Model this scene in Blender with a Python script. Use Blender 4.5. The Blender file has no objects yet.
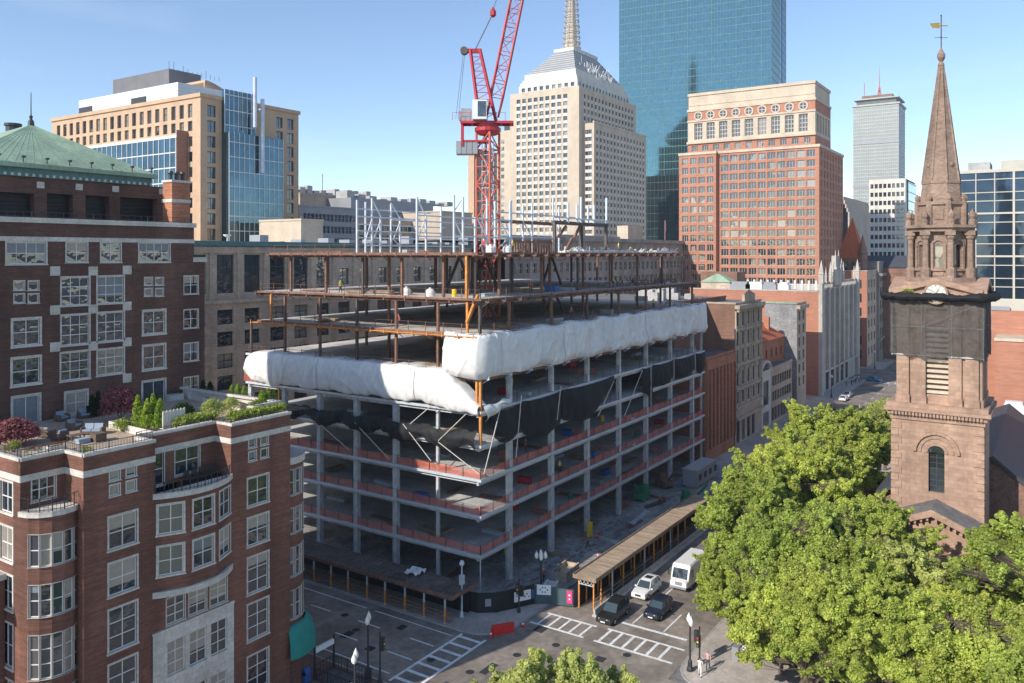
import bpy, math, random
import numpy as np
from mathutils import Vector, Matrix
random.seed(7)
scene = bpy.context.scene
col = scene.collection
# ------------------------------------------------------------------ layout
# world axes: x runs west down the boulevard, y runs south up the cross street, camera stands above the origin
f_, cx_, yh_, H_ = 820.0, 512.0, 254.0, 39.0
TH = math.atan((1055-cx_)/f_); S_, C_ = math.sin(TH), math.cos(TH)
def uv(R, F): return (S_*R+C_*F, -C_*R+S_*F)
def RF(u, v): return (S_*u-C_*v, C_*u+S_*v)
def G(x, y, z=0.0):
    F = f_*(H_-z)/(y-yh_); return uv((x-cx_)/f_*F, F)
def onV(x, v):
    r = (x-cx_)/f_; F = v/(S_-C_*r); return uv(r*F, F)[0]
def onU(x, u):
    r = (x-cx_)/f_; F = u/(S_*r+C_); return uv(r*F, F)[1]
def dist(u, v): return RF(u, v)[1]
def zat(y, F): return H_-(y-yh_)*F/f_
def zV(x, y, v): return zat(y, dist(onV(x, v), v))
def zU(x, y, u): return zat(y, dist(u, onU(x, u)))
# ------------------------------------------------------------------ materials
MATS = {}
def mat(name, colr, rough=0.85, var=0.18, scale=0.6, stretch=(1, 1, 1), metal=0.0, bump=0.0, fine=None, alpha=1.0, spec=0.5, stain=0.0, rnd=0.0):
    m = bpy.data.materials.new(name); m.use_nodes = True; MATS[name] = m
    nt = m.node_tree; N = nt.nodes; L = nt.links
    b = N['Principled BSDF']; b.inputs['Roughness'].default_value = rough; b.inputs['Metallic'].default_value = metal
    b.inputs['Specular IOR Level'].default_value = spec
    tc = N.new('ShaderNodeTexCoord'); mp = N.new('ShaderNodeMapping'); mp.inputs['Scale'].default_value = stretch
    L.new(tc.outputs['Object'], mp.inputs['Vector'])
    n1 = N.new('ShaderNodeTexNoise'); n1.inputs['Scale'].default_value = scale; n1.inputs['Detail'].default_value = 6; n1.inputs['Roughness'].default_value = 0.65
    L.new(mp.outputs[0], n1.inputs['Vector'])
    cr = N.new('ShaderNodeMapRange'); cr.inputs['From Min'].default_value = .3; cr.inputs['From Max'].default_value = .7
    cr.inputs['To Min'].default_value = 1-var; cr.inputs['To Max'].default_value = 1+var
    L.new(n1.outputs['Fac'], cr.inputs['Value'])
    val = cr.outputs[0]
    def mul(a, bb):
        q = N.new('ShaderNodeMath'); q.operation = 'MULTIPLY'; L.new(a, q.inputs[0]); L.new(bb, q.inputs[1]); return q.outputs[0]
    if fine:
        n2 = N.new('ShaderNodeTexNoise'); n2.inputs['Scale'].default_value = fine; n2.inputs['Detail'].default_value = 3
        L.new(mp.outputs[0], n2.inputs['Vector'])
        c2 = N.new('ShaderNodeMapRange'); c2.inputs['From Min'].default_value = .3; c2.inputs['From Max'].default_value = .7
        c2.inputs['To Min'].default_value = 1-var*.9; c2.inputs['To Max'].default_value = 1+var*.9
        L.new(n2.outputs['Fac'], c2.inputs['Value']); val = mul(val, c2.outputs[0])
    if stain:
        n3 = N.new('ShaderNodeTexNoise'); n3.inputs['Scale'].default_value = 0.08; n3.inputs['Detail'].default_value = 5
        m3 = N.new('ShaderNodeMapping'); m3.inputs['Scale'].default_value = (3, 3, .6); L.new(tc.outputs['Object'], m3.inputs[0]); L.new(m3.outputs[0], n3.inputs['Vector'])
        c3 = N.new('ShaderNodeMapRange'); c3.inputs['From Min'].default_value = .35; c3.inputs['From Max'].default_value = .6
        c3.inputs['To Min'].default_value = 1-stain; c3.inputs['To Max'].default_value = 1
        L.new(n3.outputs['Fac'], c3.inputs['Value']); val = mul(val, c3.outputs[0])
    if rnd:
        oi = N.new('ShaderNodeObjectInfo'); c4 = N.new('ShaderNodeMapRange'); c4.inputs['To Min'].default_value = 1-rnd; c4.inputs['To Max'].default_value = 1+rnd
        L.new(oi.outputs['Random'], c4.inputs['Value']); val = mul(val, c4.outputs[0])
    vm = N.new('ShaderNodeVectorMath'); vm.operation = 'SCALE'; vm.inputs[0].default_value = colr
    L.new(val, vm.inputs['Scale']); L.new(vm.outputs[0], b.inputs['Base Color'])
    if bump:
        bp = N.new('ShaderNodeBump'); bp.inputs['Strength'].default_value = bump; bp.inputs['Distance'].default_value = .2
        L.new(n1.outputs['Fac'], bp.inputs['Height']); L.new(bp.outputs[0], b.inputs['Normal'])
    if alpha < 1: b.inputs['Alpha'].default_value = alpha
    return m
def glass(name, dark=(.015, .022, .03), light=(.42, .4, .35), thr=.62, rough=.04, spec=.9, cell=0.0, wob=.04):
    """window glass seen from outside: dark room, pale blind or painted-in reflection behind a sharp gloss"""
    m = bpy.data.materials.new(name); m.use_nodes = True; MATS[name] = m
    nt = m.node_tree; N = nt.nodes; L = nt.links; b = N['Principled BSDF']
    b.inputs['Roughness'].default_value = rough; b.inputs['Specular IOR Level'].default_value = spec; b.inputs['IOR'].default_value = 1.7
    tc = N.new('ShaderNodeTexCoord')
    if cell:
        v = N.new('ShaderNodeTexVoronoi'); v.inputs['Scale'].default_value = cell; L.new(tc.outputs['Object'], v.inputs['Vector'])
        sp = N.new('ShaderNodeSeparateColor'); L.new(v.outputs['Color'], sp.inputs[0]); r = sp.outputs[0]
    else:
        oi = N.new('ShaderNodeObjectInfo'); r = oi.outputs['Random']
    ra = N.new('ShaderNodeValToRGB'); ra.color_ramp.interpolation = 'LINEAR'
    e = ra.color_ramp.elements; e[0].position = 0; e[0].color = (*dark, 1); e[1].position = 1; e[1].color = (*light, 1)
    q = e.new(thr); q.color = (dark[0]*2.2, dark[1]*2.2, dark[2]*2.2, 1); q2 = e.new(min(.98, thr+.06)); q2.color = (light[0]*.55, light[1]*.55, light[2]*.55, 1)
    L.new(r, ra.inputs[0]); L.new(ra.outputs[0], b.inputs['Base Color'])
    n = N.new('ShaderNodeTexNoise'); n.inputs['Scale'].default_value = .9; L.new(tc.outputs['Object'], n.inputs['Vector'])
    bp = N.new('ShaderNodeBump'); bp.inputs['Strength'].default_value = wob; bp.inputs['Distance'].default_value = 1.0
    L.new(n.outputs['Fac'], bp.inputs['Height']); L.new(bp.outputs[0], b.inputs['Normal'])
    return m
def mirror(name, c, rough=.08, metal=.85, wob=.03, scale=.15, var=.25):
    m = mat(name, c, rough=rough, metal=metal, var=var, scale=scale)
    N = m.node_tree.nodes; L = m.node_tree.links
    tc = N.new('ShaderNodeTexCoord'); n = N.new('ShaderNodeTexNoise'); n.inputs['Scale'].default_value = .25; L.new(tc.outputs['Object'], n.inputs['Vector'])
    bp = N.new('ShaderNodeBump'); bp.inputs['Strength'].default_value = wob; bp.inputs['Distance'].default_value = 1.0
    L.new(n.outputs['Fac'], bp.inputs['Height']); L.new(bp.outputs[0], N['Principled BSDF'].inputs['Normal']); return m
HB = (.35, .35, 6)
mat('brick_near', (.21, .095, .066), .9, .26, .7, HB, fine=3.5, stain=.5)
mat('brick_tall', (.145, .077, .06), .9, .26, .7, HB, fine=3.5, stain=.5)
mat('brick_brown', (.25, .14, .1), .9, .2, .5, HB, fine=3, stain=.3)
mat('brick_orange', (.46, .21, .135), .9, .15, .4, HB, fine=2, stain=.15)
mat('brick_red_row', (.42, .18, .105), .9, .2, .5, HB, fine=3, stain=.3)
mat('stone_trim', (.64, .6, .54), .85, .15, .8, fine=5, stain=.2)
mat('stone_white', (.66, .63, .57), .8, .12, .5, fine=3, stain=.12)
mat('stone_cream', (.57, .475, .365), .85, .1, .3, fine=2, stain=.12)
mat('plant_grey', (.15, .145, .15), .6, .15, .3)
mat('stone_buff', (.55, .38, .25), .85, .1, .3, fine=2, stain=.1)
mat('stone_beige', (.56, .45, .35), .88, .16, .4, fine=2.5, stain=.25)
mat('stone_grey', (.36, .33, .3), .88, .18, .4, fine=2.5, stain=.3)
mat('brownstone_aged', (.29, .2, .15), .9, .24, .6, (1, 1, 2), fine=2.5, stain=.4, bump=.2)
mat('brownstone', (.43, .285, .21), .88, .13, .45, fine=2.2, stain=.25)
mat('brownstone_dark', (.27, .155, .11), .88, .25, .8, fine=3, stain=.3, bump=.2)
mat('copper', (.3, .41, .29), .7, .16, .35, (1, 1, .5), fine=3, stain=.25)
mat('copper_dark', (.09, .19, .19), .7, .25, .6, fine=3)
mat('slate', (.055, .06, .075), .6, .25, 1.2, fine=6)
mat('stone_light', (.5, .455, .4), .85, .15, .5, fine=3, stain=.2)
mat('stone_tan', (.52, .43, .33), .88, .16, .4, fine=2.5, stain=.25)
mat('grid_cream', (.5, .47, .4), .8, .08, .5)
mat('slab_grey', (.44, .47, .41), .8, .1, .1)
mat('roof_grey', (.16, .155, .15), .95, .25, .2, fine=1.5)
mat('roof_light', (.42, .41, .4), .9, .15, .2, fine=1.5)
mat('metal_white', (.72, .73, .74), .5, .06, .5)
mat('metal_grey', (.3, .31, .33), .5, .1, .3, metal=.2)
mat('metal_dark', (.035, .037, .04), .5, .2, 2)
mat('galvanised', (.55, .6, .65), .45, .12, 1.0, metal=.15)
mat('frame_white', (.74, .72, .67), .6, .06, 2)
mat('frame_dark', (.05, .05, .055), .5, .1, 2)
mat('concrete', (.52, .51, .49), .9, .18, .35, fine=3, stain=.25)
mat('concrete_dark', (.3, .3, .3), .9, .25, .35, fine=2, stain=.3)
mat('fireproofing', (.56, .57, .57), .95, .2, 1.2, (1, 1, .4), fine=5, stain=.35)
mat('steel_rust', (.21, .11, .075), .8, .35, 1.2, fine=6)
mat('steel_orange', (.62, .25, .06), .7, .25, 1.2, fine=5)
mat('steel_dark', (.1, .08, .07), .7, .3, 1.2)
mat('shed_roof', (.13, .12, .11), .95, .35, .5, fine=3, stain=.4)
mat('deck', (.62, .58, .53), .8, .2, .3, fine=2.5, stain=.35)
mat('tarp_white', (.76, .75, .73), .55, .07, .35, fine=1.5, stain=.12, bump=.25)
mat('blind', (.4, .35, .29), .45, .12, 2)
mat('blind_grey', (.2, .22, .24), .4, .12, 2)
mat('net_black', (.008, .009, .011), .8, .4, .8, alpha=.94, fine=5)
mat('net_brown', (.085, .075, .068), .85, .35, .7, alpha=.7, fine=4)
mat('net_orange', (.6, .16, .1), .85, .3, .8, alpha=.6)
mat('timber', (.33, .24, .16), .9, .25, 1.5, (1, 1, 1), fine=7, stain=.3)
mat('timber_roof', (.36, .27, .19), .9, .3, .5, (3, .3, 1), fine=3)
mat('plywood_shade_black', (.012, .012, .014), .6, .3, 1)
mat('asphalt', (.25, .21, .175), .93, .24, .12, fine=1.2, stain=.25, bump=.05)
mat('paving', (.48, .42, .37), .92, .15, .5, fine=3, stain=.25)
mat('paving_brick', (.22, .12, .095), .92, .2, .8, fine=5, stain=.2)
mat('yard', (.36, .34, .32), .95, .3, .25, fine=1.5, stain=.4)
mat('kerb', (.35, .34, .33), .9, .15, 1)
mat('marking', (.72, .72, .7), .8, .2, 1.5, fine=6)
mat('grass', (.06, .1, .025), .95, .3, .6, fine=5)
mat('soil', (.09, .065, .045), .95, .3, 1)
mat('terrace_tile', (.62, .5, .39), .85, .15, .6, fine=3, stain=.15)
mat('crane_red', (.43, .025, .035), .45, .15, 1)
mat('crane_orange', (.5, .1, .055), .5, .15, 1)
mat('steel_cable', (.12, .12, .13), .5, .1, 1)
mat('rope', (.5, .47, .42), .9, .2, 3)
mat('red_plastic', (.6, .03, .025), .5, .1, 2)
mat('yellow_plastic', (.75, .5, .03), .5, .1, 2)
mat('blue_plastic', (.03, .12, .35), .5, .1, 2)
mat('green_plastic', (.02, .2, .1), .5, .1, 2)
mat('awning_teal', (.02, .25, .21), .7, .12, 1)
mat('cushion', (.3, .36, .43), .9, .1, 3)
mat('wicker', (.14, .1, .075), .9, .3, 8)
mat('flower_red', (.6, .03, .03), .8, .3, 6)
mat('flower_pink', (.6, .2, .25), .8, .3, 6)
mat('bark', (.13, .1, .075), .95, .3, 3, (1, 1, .3), fine=9)
mat('globe', (.8, .78, .72), .25, .05, 1)
mat('gold', (.8, .5, .12), .3, .1, 3, metal=.9)
mat('car_black', (.018, .017, .017), .22, .1, 1, spec=.8)
mat('car_navy', (.012, .018, .035), .2, .1, 1, spec=.8)
mat('car_white', (.75, .74, .71), .25, .04, 1, spec=.7)
mat('car_blue', (.03, .3, .55), .25, .05, 1, spec=.7)
mat('car_silver', (.45, .46, .47), .3, .05, 1, spec=.7)
mat('tyre', (.02, .02, .02), .9, .1, 2)
mat('rim', (.4, .4, .42), .35, .1, 2, metal=.6)
mat('lamp_clear', (.8, .8, .78), .1, .05, 2)
mat('skin', (.5, .3, .22), .7, .08, 4)
mat('hair', (.04, .028, .02), .8, .2, 6)
mat('cloth_white', (.75, .73, .72), .9, .06, 4)
mat('cloth_pink', (.6, .36, .36), .9, .06, 4)
mat('cloth_dark', (.05, .055, .08), .9, .1, 4)
mat('cloth_yellow', (.75, .68, .05), .8, .06, 4)
mat('sign_white', (.8, .8, .8), .6, .04, 2)
mat('sign_blue', (.02, .09, .3), .6, .04, 2)
mat('sign_pink', (.65, .06, .2), .6, .04, 2)
mat('mesh_teal', (.06, .1, .11), .8, .1, 2)
mat('tile_red', (.5, .13, .05), .8, .2, 1.5, fine=6)
mat('rubber', (.03, .03, .03), .9, .1, 2)
glass('glass_near', thr=.72, light=(.36, .32, .27), wob=.07)  # paler tan panes also stand in for sunlit buildings mirrored in the glass
glass('glass_far', dark=(.02, .026, .03), light=(.3, .28, .24), thr=.7, cell=.27)
glass('glass_far_one', dark=(.02, .026, .03), light=(.3, .28, .24), thr=.7)
glass('glass_car', dark=(.02, .03, .03), light=(.04, .05, .05), thr=.9)
mirror('glass_teal', (.12, .235, .262), .07, .9, .012, .3, .12)
mirror('glass_teal_reflection', (.06, .11, .12), .1, .8, .03, .05, .4)
mirror('glass_blue', (.08, .145, .185), .06, .8, .05, .1, .35)
mirror('glass_grid', (.04, .065, .1), .06, .55, .05, .15, .5)
def ashlar(name, a, b, mortar, bw=.9, bh=.42, rough=.9):
    m = MATS[name]; nt = m.node_tree; N = nt.nodes; L = nt.links; p = N['Principled BSDF']; src = p.inputs['Base Color'].links[0].from_socket
    tc = N.new('ShaderNodeTexCoord'); sx = N.new('ShaderNodeSeparateXYZ'); L.new(tc.outputs['Object'], sx.inputs[0]); ad = N.new('ShaderNodeMath'); L.new(sx.outputs[0], ad.inputs[0]); L.new(sx.outputs[1], ad.inputs[1]); cb = N.new('ShaderNodeCombineXYZ'); L.new(ad.outputs[0], cb.inputs[0]); L.new(sx.outputs[2], cb.inputs[1])
    br = N.new('ShaderNodeTexBrick'); br.inputs['Scale'].default_value = 1; br.inputs['Brick Width'].default_value = bw; br.inputs['Row Height'].default_value = bh; br.inputs['Mortar Size'].default_value = .012 if bw > .5 else .006
    br.inputs['Color1'].default_value = (*a, 1); br.inputs['Color2'].default_value = (*b, 1); br.inputs['Mortar'].default_value = (*mortar, 1); L.new(cb.outputs[0], br.inputs['Vector'])
    mx = N.new('ShaderNodeMix'); mx.data_type = 'RGBA'; mx.blend_type = 'MULTIPLY'; mx.inputs['Factor'].default_value = 1; L.new(src, mx.inputs['A']); L.new(br.outputs['Color'], mx.inputs['B']); L.new(mx.outputs['Result'], p.inputs['Base Color'])
ashlar('brownstone', (1.1, 1.08, 1.05), (.86, .84, .82), (.7, .66, .62)); ashlar('stone_trim', (1.05, 1.05, 1.05), (.93, .92, .9), (.75, .73, .7), 1.2, .5)
ashlar('stone_beige', (1.05, 1.04, 1.02), (.9, .89, .87), (.75, .72, .7), 1.4, .6); ashlar('stone_grey', (1.05, 1.04, 1.02), (.9, .89, .87), (.75, .72, .7), 1.4, .6); ashlar('terrace_tile', (1.05, 1.05, 1.03), (.88, .87, .85), (.75, .72, .7), .6, .6)
for nm in ('brick_near', 'brick_tall', 'brick_red_row', 'brick_brown'): ashlar(nm, (1.2, 1.15, 1.1), (.82, .8, .8), (1.35, 1.45, 1.45), .24, .08)
def leafmat(name, a, b, trans=.35):
    m = bpy.data.materials.new(name); m.use_nodes = True; MATS[name] = m
    nt = m.node_tree; N = nt.nodes; L = nt.links; p = N['Principled BSDF']; p.inputs['Roughness'].default_value = .75; p.inputs['Specular IOR Level'].default_value = .12
    g = N.new('ShaderNodeNewGeometry'); r = N.new('ShaderNodeValToRGB'); e = r.color_ramp.elements
    e[0].color = (*a, 1); e[1].color = (*b, 1); L.new(g.outputs['Random Per Island'], r.inputs[0])
    tc = N.new('ShaderNodeTexCoord'); n = N.new('ShaderNodeTexNoise'); n.inputs['Scale'].default_value = .35; n.inputs['Detail'].default_value = 3; L.new(tc.outputs['Object'], n.inputs['Vector'])
    mr = N.new('ShaderNodeMapRange'); mr.inputs['From Min'].default_value = .3; mr.inputs['From Max'].default_value = .7; mr.inputs['To Min'].default_value = .72; mr.inputs['To Max'].default_value = 1.28
    L.new(n.outputs['Fac'], mr.inputs['Value']); vm = N.new('ShaderNodeVectorMath'); vm.operation = 'SCALE'; L.new(r.outputs[0], vm.inputs[0]); L.new(mr.outputs[0], vm.inputs['Scale'])
    oi = N.new('ShaderNodeObjectInfo'); hs = N.new('ShaderNodeHueSaturation'); m5 = N.new('ShaderNodeMapRange'); m5.inputs['To Min'].default_value = .49; m5.inputs['To Max'].default_value = .51; L.new(oi.outputs['Random'], m5.inputs['Value']); L.new(m5.outputs[0], hs.inputs['Hue']); m6 = N.new('ShaderNodeMapRange'); m6.inputs['To Min'].default_value = 1.12; m6.inputs['To Max'].default_value = .85; L.new(oi.outputs['Random'], m6.inputs['Value']); L.new(m6.outputs[0], hs.inputs['Value']); L.new(vm.outputs[0], hs.inputs['Color']); vm = hs
    L.new(vm.outputs[0], p.inputs['Base Color'])
    t = N.new('ShaderNodeBsdfTranslucent'); L.new(vm.outputs[0], t.inputs['Color']); mx = N.new('ShaderNodeMixShader'); mx.inputs[0].default_value = trans
    L.new(p.outputs[0], mx.inputs[1]); L.new(t.outputs[0], mx.inputs[2]); L.new(mx.outputs[0], N['Material Output'].inputs['Surface'])
leafmat('leaf', (.26, .35, .05), (.7, .75, .2), .5)
leafmat('leaf_pale', (.3, .37, .09), (.68, .71, .27), .5)
leafmat('leaf_hedge', (.17, .25, .04), (.42, .5, .1))
leafmat('leaf_conifer', (.16, .28, .03), (.42, .55, .07))
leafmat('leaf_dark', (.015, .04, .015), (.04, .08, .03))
leafmat('leaf_maroon', (.17, .05, .055), (.45, .18, .18))
leafmat('petal_red', (.5, .02, .02), (.7, .08, .05), .2)
# ------------------------------------------------------------------ mesh builder
class MB:
    def __init__(s): s.v = []; s.f = []; s.m = []
    def quad(s, a, b, c, d, m=0):
        i = len(s.v); s.v += [a, b, c, d]; s.f.append((i, i+1, i+2, i+3)); s.m.append(m)
    def tri(s, a, b, c, m=0):
        i = len(s.v); s.v += [a, b, c]; s.f.append((i, i+1, i+2)); s.m.append(m)
    def poly(s, pts, m=0):
        i = len(s.v); s.v += list(pts); s.f.append(tuple(range(i, i+len(pts)))); s.m.append(m)
    def box(s, x0, y0, z0, x1, y1, z1, m=0):
        if x0 > x1: x0, x1 = x1, x0
        if y0 > y1: y0, y1 = y1, y0
        i = len(s.v)
        s.v += [(x0, y0, z0), (x1, y0, z0), (x1, y1, z0), (x0, y1, z0), (x0, y0, z1), (x1, y0, z1), (x1, y1, z1), (x0, y1, z1)]
        for q in ((3, 2, 1, 0), (4, 5, 6, 7), (0, 1, 5, 4), (1, 2, 6, 5), (2, 3, 7, 6), (3, 0, 4, 7)):
            s.f.append(tuple(i+k for k in q)); s.m.append(m)
    def hexa(s, p, m=0):
        i = len(s.v); s.v += list(p)
        for q in ((3, 2, 1, 0), (4, 5, 6, 7), (0, 1, 5, 4), (1, 2, 6, 5), (2, 3, 7, 6), (3, 0, 4, 7)):
            s.f.append(tuple(i+k for k in q)); s.m.append(m)
    def bar(s, p, q, w=.1, h=None, m=0):
        p = Vector(p); q = Vector(q); d = (q-p)
        if d.length < 1e-6: return
        d.normalize(); up = Vector((0, 0, 1)) if abs(d.z) < .95 else Vector((1, 0, 0))
        a = d.cross(up).normalized(); b = a.cross(d).normalized(); h = h or w; a *= w/2; b *= h/2
        s.hexa([tuple(p-a-b), tuple(p+a-b), tuple(p+a+b), tuple(p-a+b), tuple(q-a-b), tuple(q+a-b), tuple(q+a+b), tuple(q-a+b)], m)
    def tube(s, p, q, r0, r1=None, n=8, m=0, caps=True):
        r1 = r0 if r1 is None else r1
        p = Vector(p); q = Vector(q); d = (q-p).normalized(); up = Vector((0, 0, 1)) if abs(d.z) < .95 else Vector((1, 0, 0))
        a = d.cross(up).normalized(); b = a.cross(d); i = len(s.v)
        for k in range(n):
            t = 2*math.pi*k/n; o = a*math.cos(t)+b*math.sin(t); s.v.append(tuple(p+o*r0)); s.v.append(tuple(q+o*r1))
        for k in range(n):
            k2 = (k+1) % n; s.f.append((i+2*k, i+2*k2, i+2*k2+1, i+2*k+1)); s.m.append(m)
        if caps:
            s.f.append(tuple(i+2*k for k in range(n))); s.m.append(m); s.f.append(tuple(i+2*k+1 for k in range(n))); s.m.append(m)
    def lathe(s, c, prof, n=12, m=0, a0=0.0, sq=1.0):
        i = len(s.v)
        for (r, z) in prof:
            for k in range(n):
                t = a0+2*math.pi*k/n; s.v.append((c[0]+r*math.cos(t), c[1]+r*math.sin(t)*sq, c[2]+z))
        for j in range(len(prof)-1):
            for k in range(n):
                k2 = (k+1) % n; s.f.append((i+j*n+k, i+j*n+k2, i+(j+1)*n+k2, i+(j+1)*n+k)); s.m.append(m)
        s.f.append(tuple(i+k for k in range(n))); s.m.append(m)
        s.f.append(tuple(i+(len(prof)-1)*n+k for k in range(n))); s.m.append(m)
    def prism(s, pts, z0, z1, m=0, mt=None):
        n = len(pts)
        s.poly([(x, y, z1) for x, y in pts], m if mt is None else mt); s.poly([(x, y, z0) for x, y in pts][::-1], m)
        for k in range(n):
            a = pts[k]; b = pts[(k+1) % n]; s.quad((a[0], a[1], z0), (b[0], b[1], z0), (b[0], b[1], z1), (a[0], a[1], z1), m)
    def sphere(s, c, r, n=8, m=0, sz=1.0):
        pr = [(max(.001, r*math.sin(math.pi*j/n)), -r*sz*math.cos(math.pi*j/n)) for j in range(n+1)]
        s.lathe(c, pr, max(6, n), m)
    def build(s, name, mats, parent=None, smooth=False, at=None):
        if isinstance(mats, str): mats = [mats]
        o3 = at or (parent_world(parent) if parent else (0, 0, 0))
        me = bpy.data.meshes.new(name)
        vv = [(a[0]-o3[0], a[1]-o3[1], a[2]-o3[2]) for a in s.v] if any(o3) else s.v
        me.from_pydata(vv, [], s.f)
        for q in mats: me.materials.append(MATS[q])
        if len(mats) > 1: me.polygons.foreach_set('material_index', s.m)
        if smooth: me.polygons.foreach_set('use_smooth', [True]*len(s.f))
        me.update()
        o = bpy.data.objects.new(name, me); col.objects.link(o)
        if parent:
            o.parent = parent; pw = parent_world(parent); o.location = tuple(o3[i]-pw[i] for i in range(3))
        else: o.location = o3
        WORLD[o.name] = tuple(o3)
        return o
WORLD = {}
def parent_world(p): return WORLD.get(p.name, (0, 0, 0))
def tag(o, label=None, cat=None, group=None, kind=None):
    if label: o['label'] = label
    if cat: o['category'] = cat
    if group: o['group'] = group
    if kind: o['kind'] = kind
    return o
def thing(name, label, cat, loc=(0, 0, 0), group=None):
    o = bpy.data.objects.new(name, None); o.empty_display_size = .5; col.objects.link(o); o.location = loc; WORLD[o.name] = tuple(loc)
    return tag(o, label, cat, group)
def struct(name, mb, m, label=None):
    o = mb.build(name, m); tag(o, kind='structure'); return o
def children(o): return KIDS.get(o.name, []) if False else [c for c in o.children]
def copy_tree(o, loc=None, rz=None, label=None, group=None, parent=None, scale=None):
    c = o.copy(); col.objects.link(c)
    if parent is not None: c.parent = parent
    if loc is not None: c.location = loc
    if rz is not None: c.rotation_euler = (0, 0, rz)
    if scale is not None: c.scale = (scale, scale, scale) if not isinstance(scale, tuple) else scale
    if label: c['label'] = label
    if group: c['group'] = group
    for ch in list(o.children): copy_tree(ch, parent=c)
    return c
def rep(o, d):
    """a copy of part o moved by d under the same parent"""
    c = o.copy(); col.objects.link(c); c.location = (o.location[0]+d[0], o.location[1]+d[1], o.location[2]+d[2]); return c
# ------------------------------------------------------------------ facades
class Fac:
    """a vertical plane: s runs along d from o, n points outwards"""
    def __init__(s, o, d, n): s.o = o; s.d = d; s.n = n
    def p(s, a, z, off=0.0): return (s.o[0]+s.d[0]*a+s.n[0]*off, s.o[1]+s.d[1]*a+s.n[1]*off, z)
def facU(u, v1): return Fac((u, v1), (0, -1), (-1, 0))     # faces east (lit); s grows towards -v
def facV(u0, v): return Fac((u0, v), (1, 0), (0, -1))      # faces north (shade); s grows towards +u
def fbox(mb, F, s0, s1, z0, z1, o0, o1, m=0):
    if F.n[1] == -1: z0 -= .0037; z1 += .0037; o1 += .0023; s0 += .0041; s1 -= .0041
    mb.hexa([F.p(s0, z0, o0), F.p(s1, z0, o0), F.p(s1, z0, o1), F.p(s0, z0, o1), F.p(s0, z1, o0), F.p(s1, z1, o0), F.p(s1, z1, o1), F.p(s0, z1, o1)], m)
def facade(mb, F, s0, s1, z0, z1, ops=(), depth=.25, m=0, mr=None):
    """wall with real holes: ops = [(s, z, w, h)]"""
    mr = m if mr is None else mr
    E = 1e-4
    ops = [(max(a, s0), max(b, z0), min(a+w, s1), min(b+h, z1)) for a, b, w, h in ops if a+w > s0+E and a < s1-E and b+h > z0+E and b < z1-E]
    zs = sorted(set([z0, z1]+[round(o[1], 3) for o in ops]+[round(o[3], 3) for o in ops]))
    for k in range(len(zs)-1):
        a, b = zs[k], zs[k+1]
        if b-a < 2e-3: continue
        mid = (a+b)/2
        rr = sorted((o[0], o[2]) for o in ops if o[1] < mid < o[3]); x = s0
        for r in rr:
            if r[0] > x+E: mb.quad(F.p(x, a), F.p(r[0], a), F.p(r[0], b), F.p(x, b), m)
            x = max(x, r[1])
        if x < s1-E: mb.quad(F.p(x, a), F.p(s1, a), F.p(s1, b), F.p(x, b), m)
    for a, b, c, d in ops:
        for (p, q) in (((a, b), (c, b)), ((c, b), (c, d)), ((c, d), (a, d)), ((a, d), (a, b))):
            mb.quad(F.p(p[0], p[1]), F.p(q[0], q[1]), F.p(q[0], q[1], -depth), F.p(p[0], p[1], -depth), mr)
def grid(s0, s1, ns, z0, z1, nz, w, h, skip=()):
    out = []
    for j in range(nz):
        for i in range(ns):
            if (i, j) in skip or i in skip: continue
            a = s0+(s1-s0)*(i+.5)/ns-w/2; b = z0+(z1-z0)*(j+.5)/nz-h/2; out.append((a, b, w, h))
    return out
def win_mesh(mb, F, a, b, w, h, depth, nx, nz, fw, mf=0, mg=1):
    mb.quad(F.p(a, b, -depth), F.p(a+w, b, -depth), F.p(a+w, b+h, -depth), F.p(a, b+h, -depth), mg)
    if fw:
        t = -depth+.05
        fbox(mb, F, a, a+fw, b, b+h, -depth+.004, t, mf); fbox(mb, F, a+w-fw, a+w, b, b+h, -depth+.004, t, mf)
        fbox(mb, F, a+fw, a+w-fw, b, b+fw, -depth+.004, t, mf); fbox(mb, F, a+fw, a+w-fw, b+h-fw, b+h, -depth+.004, t, mf)
        for i in range(1, nx):
            x = a+w*i/nx; fbox(mb, F, x-fw/2, x+fw/2, b+fw, b+h-fw, -depth+.004, t-.003, mf)
        for j in range(1, nz):
            z = b+h*j/nz; fbox(mb, F, a+fw, a+w-fw, z-fw/2, z+fw/2, -depth+.004, t-.006, mf)
def add_windows(root, items, mats, limit=100, name='window'):
    """items: (F, s, z, w, h, depth, nx, nz, fw). The largest in the picture become parts of their own, the rest one part"""
    def key(it):
        F, a, b, w, h = it[:5]; c = F.p(a+w/2, b+h/2); R, D = RF(c[0], c[1])
        if D < 5: return 0
        x = cx_+f_*R/D; y = yh_+f_*(H_-c[2])/D
        vis = 1 if (-10 < x < 1034 and -10 < y < 700) else 1e-6
        face = abs(F.n[0]*c[0]+F.n[1]*c[1])/math.hypot(c[0], c[1])
        return w*h*face/(D*D)*vis
    items = sorted(items, key=key, reverse=True)
    for it in items[:limit]:
        mb = MB(); F, a, b, w, h = it[:5]; win_mesh(mb, F, a, b, w, h, *it[5:])
        c = F.p(a+w/2, b, -it[5]); mb.build(name, mats, root, at=c)
    if len(items) > limit:
        mb = MB()
        for it in items[limit:]: win_mesh(mb, *it)
        mm = [('glass_far' if q == 'glass_far_one' else q) for q in mats]
        o = mb.build('small_windows', mm, root); o['kind'] = 'stuff'
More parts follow.
